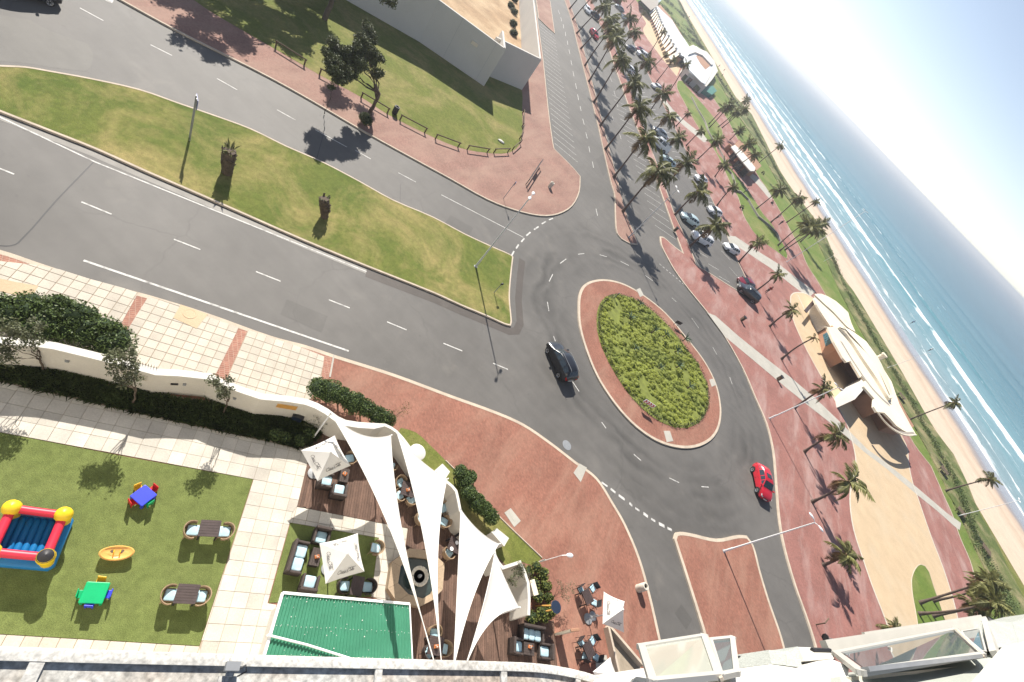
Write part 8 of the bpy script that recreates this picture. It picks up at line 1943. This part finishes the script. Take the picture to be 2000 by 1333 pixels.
def umbrella(label, corners, zc, apex_h, mark=True, ground=0.16, group='white market umbrellas'):
    c = sum((Vector(p) for p in corners), Vector((0, 0))) / 4
    t = thing('market_umbrella', label, 'umbrella', (c.x, c.y, ground), 0, group)
    cs = [Vector((p[0] - c.x, p[1] - c.y, zc - ground)) for p in corners]
    if area2(corners) < 0: cs = cs[::-1]
    ap = Vector((0, 0, zc + apex_h - ground))
    mb = MB(); mb.tube([(0, 0, 0), (0, 0, ap.z + .08)], .03, 8); mb.build('pole', MT['grey'], t)
    mb = MB(); mb.lathe([(0, 0), (.32, 0), (.32, .07), (.1, .1), (0, .1)], (0, 0, 0), 18); mb.build('base', MT['grey'], t)
    mb = MB(); mb.lathe([(.05, ap.z), (.05, ap.z + .07), (0, ap.z + .12)], (0, 0, 0), 8); mb.build('finial', MT['whitemetal'], t)
    for i in range(4):
        A, B = cs[i], cs[(i + 1) % 4]; n = 8; vs_ = []; idx = {}; fs = []
        for u in range(n + 1):
            for w in range(n + 1 - u):
                a, b = u / n, w / n; g = 1 - a - b
                p = A * a + B * b + ap * g
                p = p - Vector((0, 0, .22 * a * b + .10 * g * (a + b))) + (ap * 0 - (A + B) / 2 * Vector((1, 1, 0)).length * 0) 
                inw = -((A + B) / 2); inw.z = 0; p = p + inw * .16 * a * b
                idx[(u, w)] = len(vs_); vs_.append(p)
        for u in range(n):
            for w in range(n - u):
                fs.append((idx[(u, w)], idx[(u + 1, w)], idx[(u, w + 1)]))
                if u + w < n - 1: fs.append((idx[(u + 1, w)], idx[(u + 1, w + 1)], idx[(u, w + 1)]))
        mb = MB(); mb.add(vs_, fs); pn = mb.build('canopy_panel', MT['canvas'], t, smooth=60)
        mb = MB(); mb.tube([ap - Vector((0, 0, .06)), A - Vector((0, 0, .03))], .012, 5); mb.build('rib', MT['grey'], t)
        if mark:
            mid = (A + B) / 2; g = .30; o = A * .35 + B * .35 + ap * .3 - Vector((0, 0, .22 * .1225 + .1 * .3 * .7)) ; inw = -mid; inw.z = 0; o += inw * .16 * .1225
            ex = (B - A).normalized(); ey = (ap - mid).normalized(); nr = ex.cross(ey).normalized()
            if nr.z < 0: nr = -nr
            if i % 2 == 0 or True: lettering(pn, o + nr * .03, ex, ey, nr, (B - A).length * .46)
    return t
umbrella('white printed umbrella standing on the dark deck beside the big sail', [(-3.34, 11.3), (-2.87, 13.1), (-1.15, 12.58), (-1.67, 10.84)], 2.3, .72)
umbrella('white printed umbrella over the lounge lawn', [(0.53, 8.96), (1.48, 10.5), (2.92, 9.51), (1.97, 8)], 2.3, .72)
umbrella('tall white umbrella on the brick plaza beside the patio tables', [(14.66, 18.4), (16.22, 19.03), (16.82, 17.4), (15.31, 16.75)], 2.5, .75, ground=.12)
umbrella('white umbrella at the bottom edge, partly behind the canopy ledge', [(16.44, 15.59), (15.7, 14.21), (16.64, 13.85), (17.62, 14.89)], 2.5, .5, mark=False, ground=.12)
q = (16, 18.29, .12); mb = MB(); mb.lathe([(0, 0), (.28, 0), (.28, .06), (.06, .09), (.035, .1), (.035, .5), (0, .5)], (0, 0, 0), 18); o = mb.build('umbrella_base', MT['grey'], label='round grey spare umbrella base with a stub on the brick plaza', cat='umbrella base', smooth=40); o.location = q

# ------------------------------------------------------------------ shade sails
def sail(label, A, B, C_, sags, dz=.25):
    c = (Vector(A) + Vector(B) + Vector(C_)) / 3
    t = thing('shade_sail', label, 'shade sail', c, 0, 'white triangular shade sails')
    V = [Vector(p) - c for p in (A, B, C_)]; n = 22; vs_ = []; idx = {}; fs = []
    for u in range(n + 1):
        for w in range(n + 1 - u):
            k = [u / n, w / n]; k.append(1 - k[0] - k[1]); p = V[0] * k[0] + V[1] * k[1] + V[2] * k[2]
            for e, (i, j, o) in enumerate(((0, 1, 2), (1, 2, 0), (2, 0, 1))):
                mid = (V[i] + V[j]) / 2; d = V[j] - V[i]; inw = V[o] - mid; inw = inw - d * (inw.dot(d) / d.dot(d)); 
                L = min(d.length * sags[e], inw.length * .42)
                p = p + inw.normalized() * L * 4 * k[i] * k[j] * (1 - k[o]) ** 2
            p = p - Vector((0, 0, dz * 27 * k[0] * k[1] * k[2])); idx[(u, w)] = len(vs_); vs_.append(p)
    for u in range(n):
        for w in range(n - u):
            fs.append((idx[(u, w)], idx[(u + 1, w)], idx[(u, w + 1)]))
            if u + w < n - 1: fs.append((idx[(u + 1, w)], idx[(u + 1, w + 1)], idx[(u, w + 1)]))
    mb = MB(); mb.add(vs_, fs); so = mb.build('membrane', MT['sail'], t, smooth=180)
    for e, (a, b) in enumerate((((n, 0), (0, n)), ((0, n), (0, 0)), ((0, 0), (n, 0)))):
        line = [vs_[idx[(round(a[0] + (b[0] - a[0]) * s / n), round(a[1] + (b[1] - a[1]) * s / n))]] + Vector((0, 0, .004)) for s in range(n + 1)]
        mb = MB(); mb.tube(line, .018, 5); mb.build('hem', MT['canvas'], t)
    for p in V[:2]:
        mb = MB(); mb.lathe([(.05, -.01), (.05, .015), (.02, .015)], p, 8); mb.build('corner_ring', MT['grey'], t)
    return t
SZ = 3.4
s3 = lambda s: [Vector((p[0], p[1], SZ)) for p in s]
a, b, c = [(-3.770, 13.275, 3.200), (-0.892, 15.083, 2.900), (7.091, 7.658, 5.500)]; sail('first and widest white shade sail, whose tip starts at the hedge', a, b, c, (.2, .035, .045))
a, b, c = [(-0.685, 15.360, 3.000), (3.000, 15.797, 2.800), (7.305, 7.818, 5.500)]; sail('second narrow white shade sail beside the round white plinth', a, b, c, (.085, .045, .035))
a, b, c = [(4.582, 14.816, 3.200), (7.483, 15.287, 2.800), (7.723, 8.131, 5.500)]; sail('third white shade sail rising beside the standing person', a, b, c, (.1, .04, .0))
a, b, c = [(7.446, 14.437, 3.200), (10.188, 13.519, 2.800), (8.134, 8.438, 5.500)]; sail('fourth white shade sail beside the end wall of the garden', a, b, c, (.03, .085, .02))
for (d, l_) in (([(-3.770, 13.275, 3.200)][0], 'white mast at the tip of the first sail beside the hedge'), ([(-0.873, 15.106, 2.900)][0], 'white mast on the wall between the first and second sails'), ([(3.022, 15.820, 2.800)][0], 'white mast on the wall by the second sail corner'), ([(7.508, 15.310, 2.800)][0], 'white mast on the wall by the third sail corner'), ([(10.213, 13.540, 2.800)][0], 'white mast on the end wall at the fourth sail corner')):
    t = thing('sail_mast', l_, 'mast', (d[0], d[1], 0.1), 0, 'masts of the shade sails')
    mb = MB(); mb.tube([(0, 0, 0), (0, 0, d[2] - .1 + .1)], [.05, .035], 8); mb.build('pole', MT['whitemetal'], t, smooth=60)
    mb = MB(); mb.lathe([(0, 0), (.12, 0), (.12, .03), (0, .04)], (0, 0, 0), 8); mb.build('base_plate', MT['black'], t)

# ------------------------------------------------------------------ green corrugated roof
t = thing('kiosk_roof', 'green corrugated sheet roof of the terrace bar with white fascia', 'bar building')
A, B, C_, D = [Vector(p) for p in [(0.88, 6.51), (5.43, 9.78), (7.37, 7.82), (2.34, 4.19)]]
nc = 44; mb = MB(); 
for i in range(nc * 4 + 1):
    s = i / (nc * 4); h = .035 * math.sin(2 * math.pi * s * nc)
    a = A.lerp(B, s); b = D.lerp(C_, s); mb.v += [(a.x, a.y, 2.68 + h), (b.x, b.y, 2.74 + h)]
for i in range(nc * 4): mb.f.append([2 * i, 2 * i + 1, 2 * i + 3, 2 * i + 2]); mb.m.append(0)
mb.build('roof_sheet', MT['roofgreen'], t, smooth=180)
mb = MB(); mb.beam((*A, 2.66), (*B, 2.66), .1, .16); mb.build('fascia', MT['whitemetal'], t)
mb = MB(); mb.beam((*D, 2.7), (*A, 2.67), .1, .16); mb.build('fascia', MT['whitemetal'], t)
mb = MB(); mb.beam((*B, 2.66), (*C_, 2.7), .05, .14); mb.build('fascia', MT['whitemetal'], t)
mb = MB(); mb.prism(inset(ccw([(p.x, p.y) for p in (A, B, C_, D)]), .22), .1, 2.6, bottom=True); mb.build('bar_wall', MT['wallwhite'], t)
p = [(1.621, 5.167, 2.840), (3.016, 5.845, 2.840), (4.952, 6.670, 2.840)]; mb = MB(); mb.tube(p, .045, 8); mb.tube([p[0], p[0] - Vector((0.0, 0, .25)) if False else Vector(p[0]) - Vector((0, 0, .25))], .045, 8); mb.build('pipe', MT['whitemetal'], t, smooth=60)
rg = random.Random(2)
for row, n in ((.06, 20), (.42, 30), (.78, 26)):
    mb = MB()
    for i in range(n):
        s = (i + rg.uniform(.2, .8)) / n; k = row + rg.uniform(-.012, .012); a = A.lerp(B, s).lerp(D.lerp(C_, s), k)
        mb.lathe([(.014, 0), (.014, .012), (0, .016)], (a.x, a.y, 2.73), 6)
    mb.build('roof_screws', MT['canvas'], t, kind='stuff')
mb = MB()
for i in range(46):
    s, k = rg.random(), rg.random(); a = A.lerp(B, s).lerp(D.lerp(C_, s), k); r_ = rg.uniform(.008, .024); mb.lathe([(r_, 0), (0, .006)], (a.x, a.y, 2.735), 6)
mb.build('bird_droppings', MT['canvas'], t, kind='stuff')

# ------------------------------------------------------------------ octagonal fountain
oc = [Vector(p) for p in [(4.58, 10.46), (3.89, 11.51), (4.16, 12.66), (5.14, 13.42), (6.22, 13.48), (6.93, 12.41), (6.81, 11.67), (6.44, 10.94), (5.37, 10.32)]]
ic = [Vector(p) for p in [(4.83, 10.99), (4.4, 11.67), (4.44, 12.35), (5.27, 12.98), (6.05, 12.95), (6.5, 12.27), (6.55, 11.84), (6.33, 11.34), (5.59, 10.98)]]
fc = sum(ic, Vector((0, 0))) / len(ic)
t = thing('fountain', 'octagonal stone fountain with dark water and a ring shaped bowl', 'fountain', (fc.x, fc.y, .12))
oc = [p - fc for p in oc]; ic = [p - fc for p in ic]; n = len(oc)
for i in range(n):
    j = (i + 1) % n; mb = MB()
    a, b, c_, d = oc[i].lerp(oc[j], .006), oc[i].lerp(oc[j], .994), ic[i].lerp(ic[j], .994), ic[i].lerp(ic[j], .006)
    mb.prism([(p.x, p.y) for p in (a, b, c_, d)], 0, .42 + (i % 2) * .004); mb.build('rim_stone', MT['stone'], t)
mb = MB(); mb.add([(p.x * .998, p.y * .998, .26) for p in ic], [tuple(range(n))] if area2([(p.x, p.y) for p in ic]) > 0 else [tuple(range(n - 1, -1, -1))]); mb.build('water', MT['pool'], t)
rc = Vector([(5.44, 11.88)][0]) - fc
mb = MB(); mb.lathe([(.2, .1), (.16, .4), (.3, .55), (.46, .66), (.5, .74), (.46, .78), (.36, .76), (.3, .66), (0, .6)], (rc.x, rc.y, 0), 28); mb.build('bowl', MT['palestone'], t, smooth=50)
for k in range(14):
    a = 2 * math.pi * k / 14; mb = MB(); mb.box((rc.x + .43 * math.cos(a), rc.y + .43 * math.sin(a), .785), (.1, .13, .05), a); mb.build('rim_lobe', MT['palestone'], t)
mb = MB(); mb.lathe([(0, .69), (.31, .69)], (rc.x, rc.y, 0), 24); mb.build('bowl_water', MT['pool'], t)
mb = MB(); mb.lathe([(.1, .66), (.09, .8), (.05, .92), (0, .96)], (rc.x, rc.y, 0), 12); mb.build('spout', MT['grey'], t, smooth=60)
# small terrace odds and ends
t = thing('planter_box', 'dark blue grey bin standing at the end of the planting bed', 'bin', (-5.16, 13.32, .12), .5)
mb = MB(); rbox(mb, (0, 0, .3), (.55, .4, .6), .04); mb.build('body', MT['car_navy'], t); mb = MB(); rbox(mb, (0, 0, .62), (.6, .45, .06), .02); mb.build('lid', MT['black'], t)
t = thing('disc_stand', 'round black disc held on slanted wooden posts in the planter', 'disc stand', (12.35, 15.72, .12))
base = (12.35, 15.72, .12); tp = [(12.765, 15.976, 1.500)][0]; v = Vector(tp) - Vector(base)
mb = MB(); mb.lathe([(0, -.03), (.34, -.03), (.36, 0), (.34, .03), (0, .04)], v, 24); mb.build('disc', MT['car_navy'], t)
for o in (Vector((-.1, .2, 0)), Vector((.1, -.2, 0)), Vector((.5, .3, 0))):
    mb = MB(); mb.tube([o, v + o * .4 - Vector((0, 0, .04))], .045, 7); mb.build('post', MT['toy_wood'], t)
t = thing('menu_board', 'slim terracotta board on edge casting a long shadow on the plaza', 'board', (15.32, 15.75, .12), az_of(*[(14.03, 15.5), (14.6, 16.02)]))
tp = [(14.27, 15.67)][0]; t.location = (tp[0], tp[1], .12)
mb = MB(); mb.box((0, 0, .85), (.58, .12, 1.5)); mb.build('panel', MT['cream'], t)
for s in (-.24, .24):
    mb = MB(); mb.box((s, 0, .05), (.08, .3, .1)); mb.build('foot', MT['terracotta'], t)
mb = MB(); rbox(mb, (0, 0, 1.63), (.66, .17, .08), .03); mb.build('cap', MT['terracotta'], t)
t = thing('stone_box', 'cream stone box top among the shrubs by the end wall', 'stone box', (*[(11.23, 16.12)][0], .12), az_of(*[(10.94, 16.38), (11.53, 15.92)]))
mb = MB(); mb.box((0, 0, .45), (.78, .3, .9)); mb.build('body', MT['palestone'], t); mb = MB(); mb.box((0, 0, .93), (.84, .36, .05)); mb.build('lid', MT['cream'], t)
# ramp with its two low walls at the foot of the plaza
rw = thing('ramp_walls', 'pale V shaped low walls of the ramp beside the canopy ledge', 'low wall')
for s in ([(17.05, 18.31), (18.98, 16.3)], [(17.1, 18.42), (20.23, 18.19)]):
    a, b = Vector((*s[0], .3)), Vector((*s[1], .3)); mb = MB(); mb.beam(a, b, .16, .55); mb.build('wall_run', MT['kerb'], rw)
sheet('ramp', [(17.5, 18.56), (20.4, 18.29), (20.37, 16.88), (19.54, 16.27)], .135, MT['bed'])

# ================================================================== sea air: pale even haze over the whole place
def haze_box(density, aniso, col):
    m = bpy.data.materials.new('haze'); m.use_nodes = True; nt = m.node_tree; nt.nodes.clear()
    out = nt.nodes.new('ShaderNodeOutputMaterial'); pv = nt.nodes.new('ShaderNodeVolumePrincipled')
    pv.inputs['Color'].default_value = (*col, 1); pv.inputs['Density'].default_value = density; pv.inputs['Anisotropy'].default_value = aniso
    nt.links.new(pv.outputs[0], out.inputs['Volume'])
    b = MB(); E = 140000.0
    b.box((0, 0, (-7.0 + 27.6) / 2), (E, E, 27.6 + 7.0))
    return b.build('haze', m, kind='stuff')
haze_box(0.00042, 0.5, (0.9, 0.94, 1.0))
